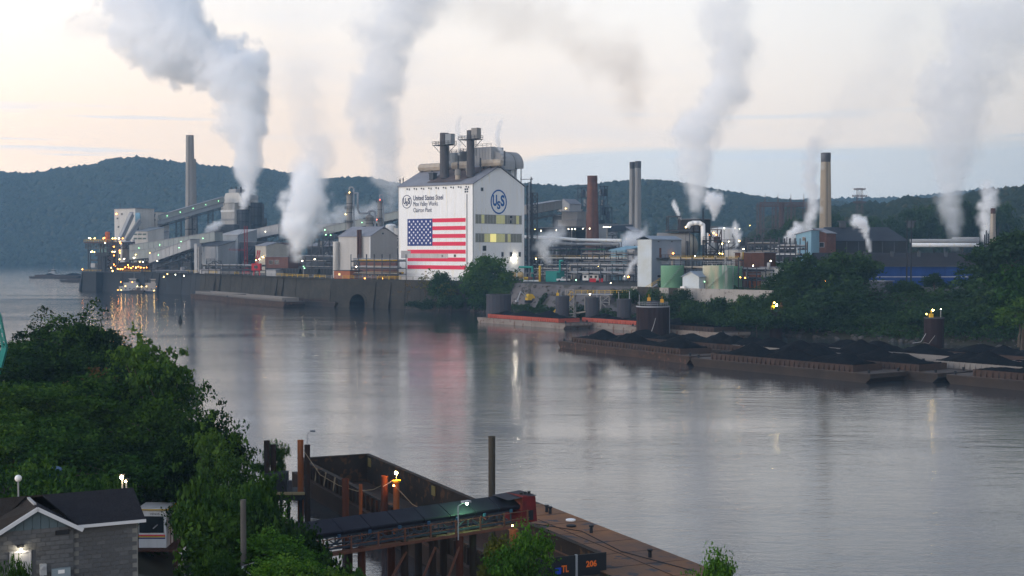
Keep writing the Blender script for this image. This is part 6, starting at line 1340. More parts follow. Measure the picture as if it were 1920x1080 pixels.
def tree(key,label,x,y,ztop,rad=None,zb=None,group=None,name='tree',cat='tree',rz=None,gz=None):
    cm,tm,H0,R0=KIT[key]; zb=zb if zb is not None else gz
    if rad and 'bush' not in key and key not in('sumac','sparse','bare'): zb=min(zb,ztop-1.75*rad)
    h=max(1.2,ztop-zb); sz=h/(H0+.35); sx_=(rad/R0) if rad else sz
    t=thing(name,label,cat,(x,y,zb),random.uniform(0,6.28) if rz is None else rz,group); t.scale=(sx_,sx_,sz)
    link('crown',cm,t); link('trunk',tm,t); return t
def tp(key,label,px,py,D,rad,group,name='tree',cat='tree',zb=None):
    x=xat(px,D); zt=zat(py,D); return tree(key,label,x,D,zt,rad,zb=float(near_z(x,D)) if zb is None else zb,group=group,name=name,cat=cat)
G1='trees on the near bank'
NT=[('nearA',125,576,182,7.8,"tallest rounded tree at the upper left of the near bank"),('nearB',62,606,186,6.5,"tree at the left shoulder of the tallest near-bank tree"),('nearB',196,600,178,5.5,"tree at the right shoulder of the tallest near-bank tree, lobed crown"),('nearC',20,636,176,5.5,"tree beneath the teal crane boom at the left edge"),
('nearA',160,648,165,6,"tree in front of the tallest near-bank tree"),('nearB',90,668,160,6,"dark tree in the hollow left of centre of the near bank"),('nearD',286,640,141,4.6,"airy tree with twigs reaching out over the river, upper one"),('nearD',318,668,138,3.6,"small airy tree leaning farthest over the water"),('nearA',240,690,143,5.2,"dense tree left of the twiggy one over the river"),
('brown',153,694,150,3.2,"small tree with browning leaves amid the green mass"),('nearC',40,708,135,6.2,"bright spreading tree at the left edge, mid height"),('nearC',118,716,130,6,"bright spreading tree right of the one at the left edge"),('nearA',296,730,124,4.6,"dark tree below the airy pair by the water"),('nearB',200,738,128,5.5,"dark tree in the centre of the near-bank mass"),
('nearB',368,768,114,3.6,"tree with a knobbly crown jutting right over the water"),('nearD',402,806,110,2.8,"thin-leaved tree outermost at the water's edge"),('nearA',325,800,112,4.2,"dark tree behind the knobbly-crowned one"),('nearC',20,790,108,5,"layered green tree at the left edge above the sheds"),('nearC',100,800,106,5,"layered green tree above the blue drum"),
('nearA',170,806,120,5,"dark layered tree above the roof lamps, left"),('nearB',262,832,118,5.2,"dark layered tree above the roof lamps, right"),('nearB',418,862,98,3.2,"tree at the bank's right tip above the round-topped sumacs"),('nearA',350,868,118,4.6,"dark tree left of the bank's right tip"),
('bush',60,872,92,3.4,"low bush left of the blue drum"),('bush',150,884,90,3.2,"low bush behind the shed's ridge, right of the blue drum"),('bush',192,896,86,1.5,"bush lit by the pair of roof lamps"),('sumac',392,905,84,1.8,"sumac behind the white pilothouse"),('sumac',455,905,86,2.2,"sumac at the mass's outer right edge, upper"),('sumac',500,950,82,1.9,"sumac at the foot of the twin dark piles"),('bush',418,915,82,2.2,"bush above the wooden pole"),
('sumac',418,955,76,1.5,"sumac right of the white pilothouse, upper"),('sumac',420,985,72,2.6,"sumac left of the wooden pole"),('litgreen',500,1000,72,2.7,"bright tree right of the wooden pole"),('sumac',560,975,78,2.2,"sumac under the conveyor's left end"),('bush',402,1030,66,1.1,"bush at the bottom beside the pilothouse deck"),('litgreen',540,1050,66,2.2,"low bright tree at the bottom, right of the wooden pole"),('bush',600,1062,66,1.8,"bush at the bottom below the conveyor's left end"),('bush',640,1078,65,1.3,"small bush at the bottom edge below the conveyor")]
for key,px,py,D,rad,lab in NT: tp(key,lab,px,py,D,rad*(.84 if D>95 else .95),G1,name='bush' if key=='bush' else 'sumac' if key=='sumac' else 'tree',cat='bush' if key in('bush','sumac') else 'tree')
tp('litgreen',"rounded bright green tree standing before the barge hopper at the bottom",982,994,76,1.95,None,zb=2.5); tp('yellow',"yellowing bush at the left foot of the bright green tree",925,1015,76,1.1,None,zb=3,name='bush',cat='bush')
tp('litgreen',"small bright tree top rising at the bottom edge by the rusty deck",1335,1042,66,1.45,None,zb=3.5)
tp('bush',"leafy sprig at the bottom left corner before the shed",14,1046,52,.6,None,zb=9.2,name='bush',cat='bush')
tp('bush',"young bush growing from the dark twin piles",517,826,131.5,.9,None,zb=3.2,name='bush',cat='bush'); tp('bush',"tuft of weeds on the left of the twin piles",486,866,130,.6,None,zb=3.6,name='bush',cat='bush')
# far bank
G2='trees along the works bank'
def bz(x,y):
    d=float(shore_dist(x,y,sh)); dt=float(shore_dist(x,y,top)); return -1+(GZ+1)*(d/(d+dt))**.8 if d+dt<95 else GZ
FT=[('farbright',922,483,550,8.4,1,"large round willow-like tree right of the flag, the tallest on the river wall"),('farbright',888,503,556,5.4,1,"left lobe tree joined to the large round tree"),('farbright',950,522,545,5,1,"lower tree at the right side of the large round tree"),('farbright',905,545,550,5.5,1,"low bright tree at the waterline under the large round one"),
('farbright',822,512,562,4.2,0,"dark green tree before the flag's lower right stripes"),('sparse',798,503,565,3.6,4,"sparse small tree before the flag's lowest stripe"),('bare',762,515,575,3.2,2,"almost bare tree before the flag building's left corner"),('farbush',840,548,560,4,0,"bush at the water under the flag's right corner"),('farbush',800,562,564,3.6,0,"low bush on the narrow ledge under the flag"),('sparse',845,530,558,3,1,"thin yellowish tree behind the waterline bushes"),
('farC',1525,478,430,9,None,"broad dark tree before the black hall's left end"),('farA',1585,478,425,8.5,None,"second broad dark tree before the black hall"),('farB',1490,492,428,5.5,None,"tree at the left shoulder of the broad dark pair"),('farA',1618,492,430,4.6,None,"tree at the right shoulder of the broad dark pair"),('farC',1550,520,412,8,None,"dark tree filling below the broad pair"),
('farB',1470,540,408,5,None,"dark tree behind the starry lamp cell"),('farC',1530,545,396,7.5,None,"rounded tree right of the starry lamp cell"),('farA',1600,552,400,6.5,None,"rounded dark tree on the slope, middle"),
('farbush',1440,552,412,5,None,"dark bush under the white square house"),('farbush',1395,556,425,5,None,"bush below the stained tanks"),('farbush',1350,560,428,5,None,"bush on the slope below the small gabled shed"),('farbush',1300,566,432,5,None,"bush right behind the largest mooring cell"),('farB',1275,541,448,3.6,None,"bright bush at the plinth wall below the green tank"),('farbush',1230,545,452,3.6,None,"bush at the plinth wall's left end"),('farbush',1190,540,470,3,None,"small bush under the tall pale house"),('farbush',1160,545,480,2.6,None,"small bush at the foot of the yellow stairs"),
('farbush',1320,590,402,4.4,None,"lowest bush near the waterline, left"),('farbush',1370,584,400,5,None,"lowest bush near the waterline, middle"),('farbush',1420,580,396,5,None,"lowest bush near the waterline, right"),
('farA',1700,528,420,4,None,"tree before the long blue building's middle, left of two"),('farB',1752,512,415,3.4,None,"pointed tree before the long blue building, right of two"),('farC',1730,550,405,6,None,"rounded tree on the slope below the blue building"),('farC',1822,540,400,5,None,"rounded tree at the blue building's right end"),('farC',1660,562,400,5,None,"low tree with reddish tinge on the slope"),
('farA',1895,440,395,9,None,"tall dark tree at the right edge, upper"),('farB',1850,478,402,7,None,"tall dark tree left of the right-edge one"),('farC',1870,520,385,8,None,"dark tree filling the right edge, middle"),('farbright',1918,500,335,7,None,"lighter leafy tree cut by the right edge, nearest"),('farbright',1912,560,325,5,None,"lighter leafy lower tree cut by the right edge"),('farB',1940,430,400,9,None,"tall dark tree just beyond the right edge"),
('farbush',940,570,540,3,0,"low bush at the dark blue cell"),('farbush',985,585,525,2.4,0,"flat bush at the foot of the gravel slope"),('farbush',1850,572,372,6,None,"dark bush above the rightmost cell's bank, right"),('farbush',1790,575,378,6,None,"dark bush above the rightmost cell"),('farbush',1720,580,385,5.5,None,"dark bush above the green bank, middle"),('farbush',1650,585,392,5.5,None,"dark bush above the green bank, left"),('farbush',1590,588,396,5,None,"dark bush on the bank, below the broad pair"),('farbush',1520,590,398,4.6,None,"dark bush right of the starry lamp cell")]
for key,px,py,D,rad,zb,lab in FT:
    x=xat(px,D); zt=zat(py,D); z=max(0,bz(x,D)) if zb is None else zb
    tree(key,lab,x,D,zt,rad*1.18,zb=min(z,zt-3)-.3,group=G2,name='bush' if 'bush' in key else 'tree',cat='bush' if 'bush' in key else 'tree')
# rows behind the racks and on the right hillside: trees one can still tell apart
names=["first","second","third","fourth","fifth","sixth","seventh","eighth","ninth","tenth","eleventh","twelfth","thirteenth","fourteenth","fifteenth","sixteenth","seventeenth","eighteenth","nineteenth","twentieth"]
rr=random.Random(5)
for k in range(18):
    px=1425+k*27+rr.uniform(-6,6); py=interp(px,[(1425,432),(1480,412),(1530,410),(1600,398),(1680,392),(1760,388),(1850,380),(1920,372)])+rr.uniform(0,14); D=790+rr.uniform(-30,30)
    tree(rr.choice(['farA','farB','farC']),f"hillside tree behind the works on the right, {names[k]} from the left",xat(px,D),D,zat(py,D),rr.uniform(7,10),zb=GZ-1,group='first row of hillside trees on the right')
# undergrowth: a carpet of leaves over the right bank, weeds on the near bank
def undergrowth(name,label,m,n,fx,size,seed,h=1.0):
    r=np.random.default_rng(seed); P_=fx(r,n); n=len(P_)
    ci=r.normal(size=(n,3))*.15; nrm=r.normal(size=(n,3))*.5+np.array([0,0,1.0]); nrm/=np.linalg.norm(nrm,axis=1)[:,None]; t=np.cross(nrm,r.normal(size=(n,3))); t/=np.linalg.norm(t,axis=1)[:,None]; b_=np.cross(nrm,t)
    lump=(fbm(P_[:,0]*.13,P_[:,1]*.13,3)+.8)*h; P_[:,2]+=np.clip(lump,0.05,None)*r.random(n)**.5
    s=size*(.6+.8*r.random(n)); V=np.stack([P_-t*s[:,None]*.5,P_+b_*s[:,None]*.32,P_+t*s[:,None]*.5,P_-b_*s[:,None]*.32],1).reshape(-1,3)
    me=npmesh(name,V,np.arange(n*4).reshape(-1,4),[m]); a=me.attributes.new('tint','FLOAT','FACE'); a.data.foreach_set('value',np.clip(.35*fbm(P_[:,0]*.2,P_[:,1]*.2,2)+.35+.25*r.random(n),0,1).astype('f'))
    link(name,me,None,label=label,kind='stuff')
def far_fx(r,n):
    u=.0+r.random(n)*88.9; v=r.random(n)*20.9; i=u.astype(int); j=v.astype(int)
    x=X[j,i]; y=Y[j,i]; z=Zb[j,i]; x=x+(X[j,i+1]-x)*(u-i)+(X[j+1,i]-X[j,i])*(v-j); y=y+(Y[j,i+1]-y)*(u-i)+(Y[j+1,i]-Y[j,i])*(v-j); z=z+(Zb[j+1,i]-z)*(v-j)
    k=((x>50)|(x<-6)|(z<2.6)|(fbm(x*.11,y*.11,3)>.62-.0*z))&(z>.25); return np.stack([x,y,z],1)[k]
undergrowth('bank_undergrowth',"dense green undergrowth covering the works bank",leafF,120000,far_fx,.8,5,2.6)
def near_fx(r,n):
    x=r.uniform(-150,40,n); y=r.uniform(48,330,n); k=(np.abs(x/y)<.42)&(inside_near(x,y)); x=x[k];y=y[k]; z=near_z(x,y); k=(z>.2)&~((x>-27)&(x<-15)&(y<67))&~((x/y*2600+960>246)&(x/y*2600+960<322)&(y<109)); return np.stack([x[k],y[k],z[k]],1)
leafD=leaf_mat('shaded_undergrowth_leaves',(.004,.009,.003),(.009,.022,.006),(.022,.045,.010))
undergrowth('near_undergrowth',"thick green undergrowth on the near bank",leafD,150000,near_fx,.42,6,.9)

def rubble(name,label,n,seed,m):
    r=np.random.default_rng(seed); u=r.random(n)*88.9; v=np.where(r.random(n)<.6,r.random(n)**2*6,r.random(n)*20); i=u.astype(int); j=np.minimum(v.astype(int),20)
    x=X[j,i]+(X[j,i+1]-X[j,i])*(u-i)+(X[j+1,i]-X[j,i])*(v-j); y=Y[j,i]+(Y[j,i+1]-Y[j,i])*(u-i)+(Y[j+1,i]-Y[j,i])*(v-j); z=Zb[j,i]+(Zb[j+1,i]-Zb[j,i])*(v-j)
    V0,F0=ico(1); n0=len(V0); s_=.25+.8*r.random(n)**3; jit=1+(r.random((n,n0))-.5)*.5
    V=V0[None]*jit[:,:,None]*s_[:,None,None]*np.array([1,1,.7])+np.stack([x,y,z],-1)[:,None]; F_=(F0[None]+(np.arange(n)*n0)[:,None,None]).reshape(-1,3)
    link(name,npmesh(name,V.reshape(-1,3),F_,[m]),None,label=label,kind='stuff')
rubble('rubble',"loose stones scattered over the works bank and its waterline",2600,77,mat('bank_stone',(.09,.085,.08),.95,col2=(.045,.042,.04),nscale=.3))

def strip_fx(r,n):
    P_=far_fx(r,n*3); k=(P_[:,0]>88)&(P_[:,2]>1.2)&(P_[:,2]<6.5); return P_[k][:n]
undergrowth('bank_vines',"brighter green vines over the lower bank behind the coal fleet",leafB,60000,strip_fx,.7,15,1.6)
# ================================================================ foreground: shed, pilothouse, dock, barges
blk_m=mat('concrete_block',(.125,.13,.138),.95,col2=(.088,.092,.098),nscale=1.8,amt=.5,bump=.25,bscale=20)
blk2_m=mat('darker_concrete_block',(.10,.104,.11),.95,col2=(.072,.075,.08),nscale=1.8,amt=.5,bump=.25,bscale=20)
shing_m=mat('black_shingles',(.014,.014,.018),.95,col2=(.024,.024,.028),nscale=3,amt=.6,bump=.3,bscale=9)
brsh_m=mat('brown_black_shingles',(.022,.018,.016),.95,col2=(.034,.029,.026),nscale=2,amt=.6,bump=.3,bscale=9)
slate_m=mat('slate_blue_boards',(.10,.14,.16),.7,col2=(.08,.11,.13),nscale=2); fascia_m=mat('white_fascia',(.55,.56,.58),.6)
sd_o=Vector((xat(135,62),62,9.25)); su=Vector((.88,.47,0)).normalized(); srz=math.atan2(su.y,su.x)
sh_t=thing('block_shed',"small grey concrete block shed with black shingle roof at the bottom left",'shed',sd_o,srz)
EZ=3.35; W1=3.25; W2=2.85; DP=4.4; RZ_=4.3; SB=.12
bm_=MB().box(.006,.392,0,.19,.006,.192).mesh('concrete_block',blk_m); bm2=MB().box(.006,.392,0,.19,.006,.192).mesh('concrete_block_dark',blk2_m); hb=MB().box(.006,.192,0,.19,.006,.192).mesh('concrete_block_half',blk_m)
rr=random.Random(9); door=(-2.72,-1.93)
cnt_=0
for c in range(3,16):
    z=.15+c*.2
    for k in range(9):
        x=-W1+k*.4-(.2 if c%2 else 0)
        if x+.4>.001 or x<-W1-.01: 
            continue
        if x+.39>door[0]-.1 and x<door[1]+.1 and z<2.45: continue
        link('concrete_block',bm_ if rr.random()<.75 else bm2,sh_t,(x,rr.uniform(-.006,.006),z)); 
    for k in range(8):
        x=.0+k*.4-(.2 if c%2 else 0)
        if x<-.01 or x+.39>W2: continue
        link('concrete_block',bm2 if rr.random()<.7 else bm_,sh_t,(x,SB+rr.uniform(-.006,.006),z))
MB().box(-W1-.01,-.01,.03,.3,0,EZ).build('mortar_core',blk2_m,sh_t); MB().box(.01,W2,SB+.03,.4,0,EZ-.02).build('mortar_core',mat('mortar',(.20,.20,.19),.95),sh_t)
MB().box(W2-.25,W2,.42,DP,0,EZ).build('end_wall',blk2_m,sh_t); MB().box(-W1,-W1+.2,.32,DP,0,EZ).build('end_wall',blk2_m,sh_t); MB().box(-W1,W2,DP,DP+.2,0,EZ).build('back_wall',blk2_m,sh_t)
q=MB(); 
nb=9
for k in range(nb):
    x0=-W1+W1*k/nb; x1=-W1+W1*(k+1)/nb-.02; g=lambda x:(RZ_-EZ)*(1-abs(x+W1/2)/(W1/2))
    MB().add([(x0,-.02,EZ),(x1,-.02,EZ),(x1,.1,EZ),(x0,.1,EZ),(x0,-.02,EZ+g(x0)),(x1,-.02,EZ+g(x1)),(x1,.1,EZ+g(x1)),(x0,.1,EZ+g(x0))],[(0,3,2,1),(4,5,6,7),(0,1,5,4),(1,2,6,5),(2,3,7,6),(3,0,4,7)]).build('gable_board',slate_m,sh_t)
# roofs
def slabq(q,vs,e=.08): 
    vs=[Vector(v) for v in vs]; n=(vs[1]-vs[0]).cross(vs[3]-vs[0]).normalized(); n=n if n.z>0 else -n
    w_=vs+[v+n*e for v in vs]; q.add(w_,[(3,2,1,0),(4,5,6,7),(0,1,5,4),(1,2,6,5),(2,3,7,6),(3,0,4,7)]); return q
OV=.28; RY=2.25
slabq(MB(),[(.1,-OV+SB,EZ-.02),(W2+OV,-OV+SB,EZ-.02),(W2+OV,RY,RZ_+.1),(-1.0,RY,RZ_+.1)]).build('roof_slope',shing_m,sh_t)
slabq(MB(),[(W2+OV,DP+OV,EZ-.1),(-W1-2.2,DP+OV,EZ-.1),(-W1-.2,RY,RZ_+.1),(W2+OV,RY,RZ_+.1)]).build('roof_slope',brsh_m,sh_t)
slabq(MB(),[(-W1/2,-OV,RZ_-.02),(.26,-OV,EZ-.14),(.26,.35,EZ-.14),(-W1/2,RY,RZ_+.02)],.07).build('roof_slope',shing_m,sh_t)
slabq(MB(),[(-W1-.26,-OV,EZ-.14),(-W1/2,-OV,RZ_-.02),(-W1/2,RY,RZ_+.02),(-W1-.9,RY*.5,EZ+.1)],.07).build('roof_slope',brsh_m,sh_t)
slabq(MB(),[(-W1-.3,.2,EZ-.05),(-W1/2-.1,RY,RZ_+.1),(-W1-.2,RY,RZ_+.1),(-W1-2.2,1.2,EZ)],.07).build('roof_slope',brsh_m,sh_t)
q=MB().beam((-W1/2-.02,-OV-.03,RZ_+.0),(.32,-OV-.03,EZ-.18),.05,.17); q.build('fascia',fascia_m,sh_t); MB().beam((-W1-.32,-OV-.03,EZ-.18),(-W1/2+.02,-OV-.03,RZ_+.0),.05,.17).build('fascia',fascia_m,sh_t)
MB().box(.1,W2+OV+.02,-OV+SB-.06,-OV+SB-.005,EZ-.10,EZ+.04).build('gutter',fascia_m,sh_t); MB().box(-W1/2-.06,-W1/2+.06,.4,2.2,RZ_+.05,RZ_+.13).build('ridge_vent',offw_m,sh_t)
MB().box(door[0],door[1],-.0,.05,0,2.35).build('door',mat('pale_grey_door',(.30,.31,.34),.5),sh_t); MB().box(door[0]-.06,door[0],-.04,.1,0,2.42).box(door[1],door[1]+.06,-.04,.1,0,2.42).box(door[0]-.06,door[1]+.06,-.04,.1,2.36,2.44).build('door_frame',mat('pale_grey_door',(.3,.31,.34)),sh_t,kind='stuff')
MB().box(door[1]-.28,door[1]-.14,-.02,.0,1.45,1.7).build('door_notice',white_m,sh_t); MB().box(door[1]-.1,door[1]-.04,-.05,0,1.0,1.15).build('door_handle',steel_m,sh_t)
MB().box(-.83,-.23,-.05,.02,3.0,3.2).build('wall_vent',black_m,sh_t)
MB().box(-1.52,-1.24,-.16,0,1.28,1.78).build('meter_box',mat('meter_grey',(.34,.36,.38),.5),sh_t); MB().cyl((-1.38,-.16,1.6),(-1.38,-.24,1.6),.08,.08,12).build('meter_dial',steel_m,sh_t); MB().cyl((-1.38,-.06,.2),(-1.38,-.06,1.28),.03,.03,6).build('conduit',steel_m,sh_t)
MB().box(-1.02,-.22,-.2,0,.75,1.52).build('electrical_cabinet',mat('cabinet_blue_grey',(.20,.25,.28),.5),sh_t); MB().box(-.76,-.48,-.21,-.2,1.3,1.46).build('notice',white_m,sh_t)
MB().box(-2.45,-2.2,-.15,0,2.62,2.72).build('lamp_bracket',black_m,sh_t); lamp(sh_t,(-2.32,-.16,2.52),lampmat('shed_lamp_glow',(1,.85,.6),170),.06)
# roof-level lamps on poles behind
def polelamp(lab,px,pyt,D,zb,m,r,h=0):
    z=zat(pyt,D); t=thing('pole_lamp',lab,'lamp',(xat(px,D),D,zb)); MB().cyl((0,0,0),(0,0,z-zb),.05,.04,8).build('pole',steel_m,t); MB().cyl((0,0,z-zb),(0,0,z-zb+.1),.09,.16,10).build('cap',black_m,t)
    if m: lamp(t,(0,-.12,z-zb-.02),m,r)
    return t
polelamp("unlit white ball lamp on a thin pole behind the shed, left",30,898,70,9,None,0); t=MB().ball((xat(30,70),70,zat(897,70)),.18,12,8).build('globe_lamp',white_m,label="white glass globe atop the thin pole behind the shed",cat='lamp',smooth=True)
polelamp("brightly lit lamp on a short pole above the shed's ridge",226,893,68,9,lampmat('yard_lamp_glow',(1,.70,.30),300),.08); polelamp("dimmer lamp on the pole just right of the bright one",233.5,901,68.6,9,lampmat('yard_lamp_dim',(1,.8,.45),20),.06)
# blue drum-like portable toilet and dry grass heap
t=thing('portable_toilet',"small blue portable cabin half hidden in the bushes above the shed",'cabin',(xat(97,96),96,float(near_z(xat(97,96),96)))); zz=zat(877,96)-t.location.z
MB().box(-.45,.45,-.45,.45,0,zz-.15).build('body',mat('portable_blue',(.03,.09,.20),.5),t); MB().extr([(-.5,zz-.15),(.5,zz-.15),(0,zz+.1)],'y',-.5,.5).build('roof',mat('portable_blue',(.03,.09,.20)),t)
# white pilothouse on its deck at the water's edge
D=108; x0=xat(256,D); x1=xat(308,D); zb=zat(1027,D); zt=zat(953,D)
t=thing('pilothouse',"white boat pilothouse with a big black window and striped side, behind the shed",'pilothouse',(x0,D,zb)); W_=x1-x0; H_=zt-zb
wm_=mat('weathered_white_paint',(.70,.71,.73),.5,col2=(.58,.58,.58),nscale=2,streak=True)
MB().box(0,W_,0,2.2,0,H_*.97).build('body',wm_,t); MB().box(-.1,W_+.12,-.15,2.6,H_*.97,H_*1.0).build('roof',wm_,t); MB().box(-.12,W_+.14,-.17,-.12,H_*.955,H_*.985).box(W_+.14,W_+.2,-.17,2.6,H_*.955,H_*.985).build('roof_trim',yel_m,t,kind='stuff')
MB().box(.05,W_*.91,-.04,0,H_*.38,H_*.80).build('window',glass_d,t)
for z_,m_ in ((.30,flagred),(.265,yel_m),(.225,flagblue)): MB().box(0,W_*.96,-.02,0,H_*z_,H_*(z_+.03)).build('stripe',m_,t)
me,co=text_mesh("VENUS",1.0); w_=co[:,0].max()-co[:,0].min(); k=W_*.34/w_; co2=np.stack([W_*.42+(co[:,0]-co[:,0].min())*k,-.03+0*co[:,1],H_*.83+co[:,1]*k*.95],1); me.vertices.foreach_set('co',co2.astype('f').ravel()); me.materials.clear(); me.materials.append(black_m); link('lettering',me,t)
MB().pipe([(W_*.55,-.2,H_*.5),(W_*.72,-.25,H_*.6)],.05,6).build('searchlight_arm',steel_m,t)
dk=thing('timber_deck',"reddish timber deck with a ladder under the white pilothouse",'deck',(x0,D,zb)); 
for k in range(9): MB().box(-.6+k*.45,-.6+k*.45+.42,-1,3,-.12,-.01).build('deck_board',rust_m,dk)
for x in (-.4,3.1): MB().beam((x,-.8,-3.5),(x,-.8,-.12),.2).build('post',rust_m,dk)
q=MB(); lad=thing('boarding_ladder',"rust coloured boarding ladder leaning at the pilothouse's right side",'ladder',(x1+.15,D,zb)); 
for s in (0,.5): MB().beam((.1+s*.0,s,2.0),(1.2,s,.1),.07).build('stringer',rust_m,lad)
for k in range(6): MB().beam((.1+1.1*k/6,0,2-1.9*k/6),(.1+1.1*k/6,.5,2-1.9*k/6),.05).build('rung',rust_m,lad)
for s in (.2,.8): MB().beam((1.0*s,0,.1),(1.0*s,0,1.6),.06).build('rail_post',rust_m,lad)
# wooden pole with wires
t=thing('utility_pole',"weathered grey wooden pole topped off at the bottom, right of the trees",'pole',(xat(453.5,70),70,float(near_z(xat(453,70),70))-.2)); H_=zat(937,70)-t.location.z
MB().cyl((0,0,0),(0,0,H_),.16,.145,12).build('pole',mat('grey_weathered_wood',(.11,.105,.10),.95,col2=(.07,.066,.062),nscale=3,streak=True),t); MB().cyl((0,-.16,H_-3.4),(0,-.35,H_-3.4),.05,.05,6).build('insulator',white_m,t)
wires=MB()
for (a,b) in (((453,1062),(476,1055)),((453,1066),(470,1078))): 
    wires=MB().beam(pt(a[0],a[1],69.8)-t.location,pt(b[0],b[1],69)-t.location,.035); wires.build('wire',steel_m,t)
# teal crane boom at the left edge
t=thing('crane',"teal lattice crane boom leaning in from the left edge",'crane',(xat(-30,165),165,5)); a=pt(9,652,165)-t.location; b=pt(-4,588,165)-t.location
MB().lattice(a,b,.45,.45,8,.07).build('boom',teal_m,t); MB().beam(a,(0,0,0),.6).build('boom_foot',teal_m,t); MB().box(-2,2,-1.5,1.5,-1,2).build('cab',teal_m,t)
# ---------------- hopper barge directly below
f1=Vector((-15.4,148,0)); ub=Vector((.41,-.912,0)).normalized(); nbv=Vector((-ub.y,ub.x,0))   # nbv points right-up
if nbv.x<0: nbv=-nbv
# corner: far right rim corner; local x towards the camera, local y towards the picture's left
ob=Vector((xat(690,148.5),148.5,0)); rz=math.atan2(ub.y,ub.x)
hb_=thing('open_hopper_barge',"large empty rusty open hopper barge moored below, its hold in shadow",'barge',ob,rz)
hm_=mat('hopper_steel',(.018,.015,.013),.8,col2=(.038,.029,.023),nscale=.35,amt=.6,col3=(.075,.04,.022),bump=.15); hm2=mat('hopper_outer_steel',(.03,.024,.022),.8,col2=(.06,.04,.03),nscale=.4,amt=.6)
# local y: +90deg from x => for x pointing down-right, +y points right-up; hold extends to -y (left)
WB=7.8; LB=54; RM=3.0
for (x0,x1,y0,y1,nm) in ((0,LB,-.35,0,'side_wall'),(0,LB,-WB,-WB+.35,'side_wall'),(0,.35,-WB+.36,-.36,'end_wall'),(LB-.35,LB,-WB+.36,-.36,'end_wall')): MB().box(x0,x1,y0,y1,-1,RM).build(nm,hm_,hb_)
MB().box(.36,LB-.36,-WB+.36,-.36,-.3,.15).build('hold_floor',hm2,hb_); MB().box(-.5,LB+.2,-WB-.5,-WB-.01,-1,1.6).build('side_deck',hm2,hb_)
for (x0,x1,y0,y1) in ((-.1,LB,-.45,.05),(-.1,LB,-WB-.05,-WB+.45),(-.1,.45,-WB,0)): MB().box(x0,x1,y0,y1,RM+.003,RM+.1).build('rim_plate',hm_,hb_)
rm_=MB().box(-.08,.08,0,.22,0,2.7).mesh('stiffener',hm_)
for k in range(26): link('stiffener',rm_,hb_,(1.5+k*2,-WB+.35,.2))
ro=MB().box(-.08,.08,-.22,0,0,1.3).mesh('outer_stiffener',hm2)
for k in range(40): link('outer_stiffener',ro,hb_,(1+k*1.32,-WB-.0,1.65))
for x in (1,20,34): MB().box(x,x+.9,-.42,-.355,RM-1.1,RM-.2).build('draft_plate',mat('faded_yellow_mark',(.16,.13,.05),.8),hb_)
for k in range(5): MB().add([(4+k*3.1,-WB-.05,RM+.12),(4.5+k*3.1,-WB-.05,RM+.12),(4.4+k*3.1,-WB-.3,1.7),(4.15+k*3.1,-WB-.28,1.9)],[(0,1,2,3)]).build('hanging_fender_rag',mat('old_rope',(.22,.17,.11),.95),hb_)
# name board on the near end coaming
def LBp(px,py,D_): p=pt(px,py,D_)-ob; return Vector((p.dot(ub),p.dot(Vector((-ub.y,ub.x,0))),p.z))
bd=thing('name_board',"black barge name board with orange letters at the hopper's near end",'name board',ob,rz)
xb=LB+.03
MB().box(xb,xb+.12,-WB+.2,0,RM-1.25,RM+.25).build('board',black_m,bd); MB().box(xb,xb+.2,-2.5,-2.35,RM-2.2,RM+.3).build('upright',steel_m,bd); MB().box(xb+.0,xb+.14,-WB+.2,0,RM-2.6,RM-1.3).build('lower_plate',mat('peeling_grey_plate',(.16,.14,.12),.9,col2=(.05,.045,.04),nscale=2.5,amt=.3),bd)
org=mat('orange_lettering',(.75,.16,.03),.6,emit=0)
def bt(s,y0,y1,zb_,cap):
    me,co=text_mesh(s,1.0,1.0,.03); w_=co[:,0].max()-co[:,0].min(); kx=(y1-y0)/w_; V=np.stack([xb+.14+np.where(co[:,2]>0,.02,0),y0+(co[:,0]-co[:,0].min())*kx,zb_+co[:,1]*cap/.72],1); me.vertices.foreach_set('co',V.astype('f').ravel()); me.materials.clear(); me.materials.append(org); link('lettering',me,bd)
bt("206",-1.65,-.8,RM-.65,.42); bt("TL",-3.6,-3.05,RM-.85,.48)
MB().box(xb+.14,xb+.18,-4.1,-3.65,RM-.95,RM-.5).build('blue_plate',mat('blue_plate',(.02,.06,.42),.5),bd)
# rusty deck barge alongside on the right
o2=Vector((xat(1006,126.5),126.5,0)); rd=thing('deck_barge',"flat rusty brown deck barge beyond the open hopper, with small bollards",'barge',o2,rz)
rustd=mat('rusty_deck',(.085,.050,.036),.75,col2=(.20,.085,.032),nscale=.22,amt=.35,col3=(.04,.036,.042),bump=.2,bscale=4,spec=.2)
MB().extr([(0,.6),(2.5,-1),(52,-1),(54,1.5),(54,1.9),(0,1.9)],'y',-7.6,0).build('hull',hm2,rd)
q=MB().prism([(.9,-.9),(0,-2),(0,-5.6),(.9,-6.7),(2.2,-7.6),(54,-7.6),(54,0),(2.2,0)],1.902,1.97); q.build('deck',rustd,rd)
for k in range(13): MB().box(2.3+k*4,2.36+k*4,-7.5,-.1,1.971,1.985).build('deck_seam',hm2,rd)
MB().beam((8,-3.6,1.99),(54,-3.6,1.99),.05,.03).build('deck_seam',hm2,rd)
for px,py in ((1025,960),(1031.5,963),(1108.5,999),(1218.5,1045)):
    p=gp(px,py,1.97)-o2; l_=(p.dot(ub),p.dot(Vector((-ub.y,ub.x,0))),1.97); MB().lathe(l_,[(.14,0),(.13,.45),(.2,.5),(.2,.62)],12).build('bollard',black_m,rd)
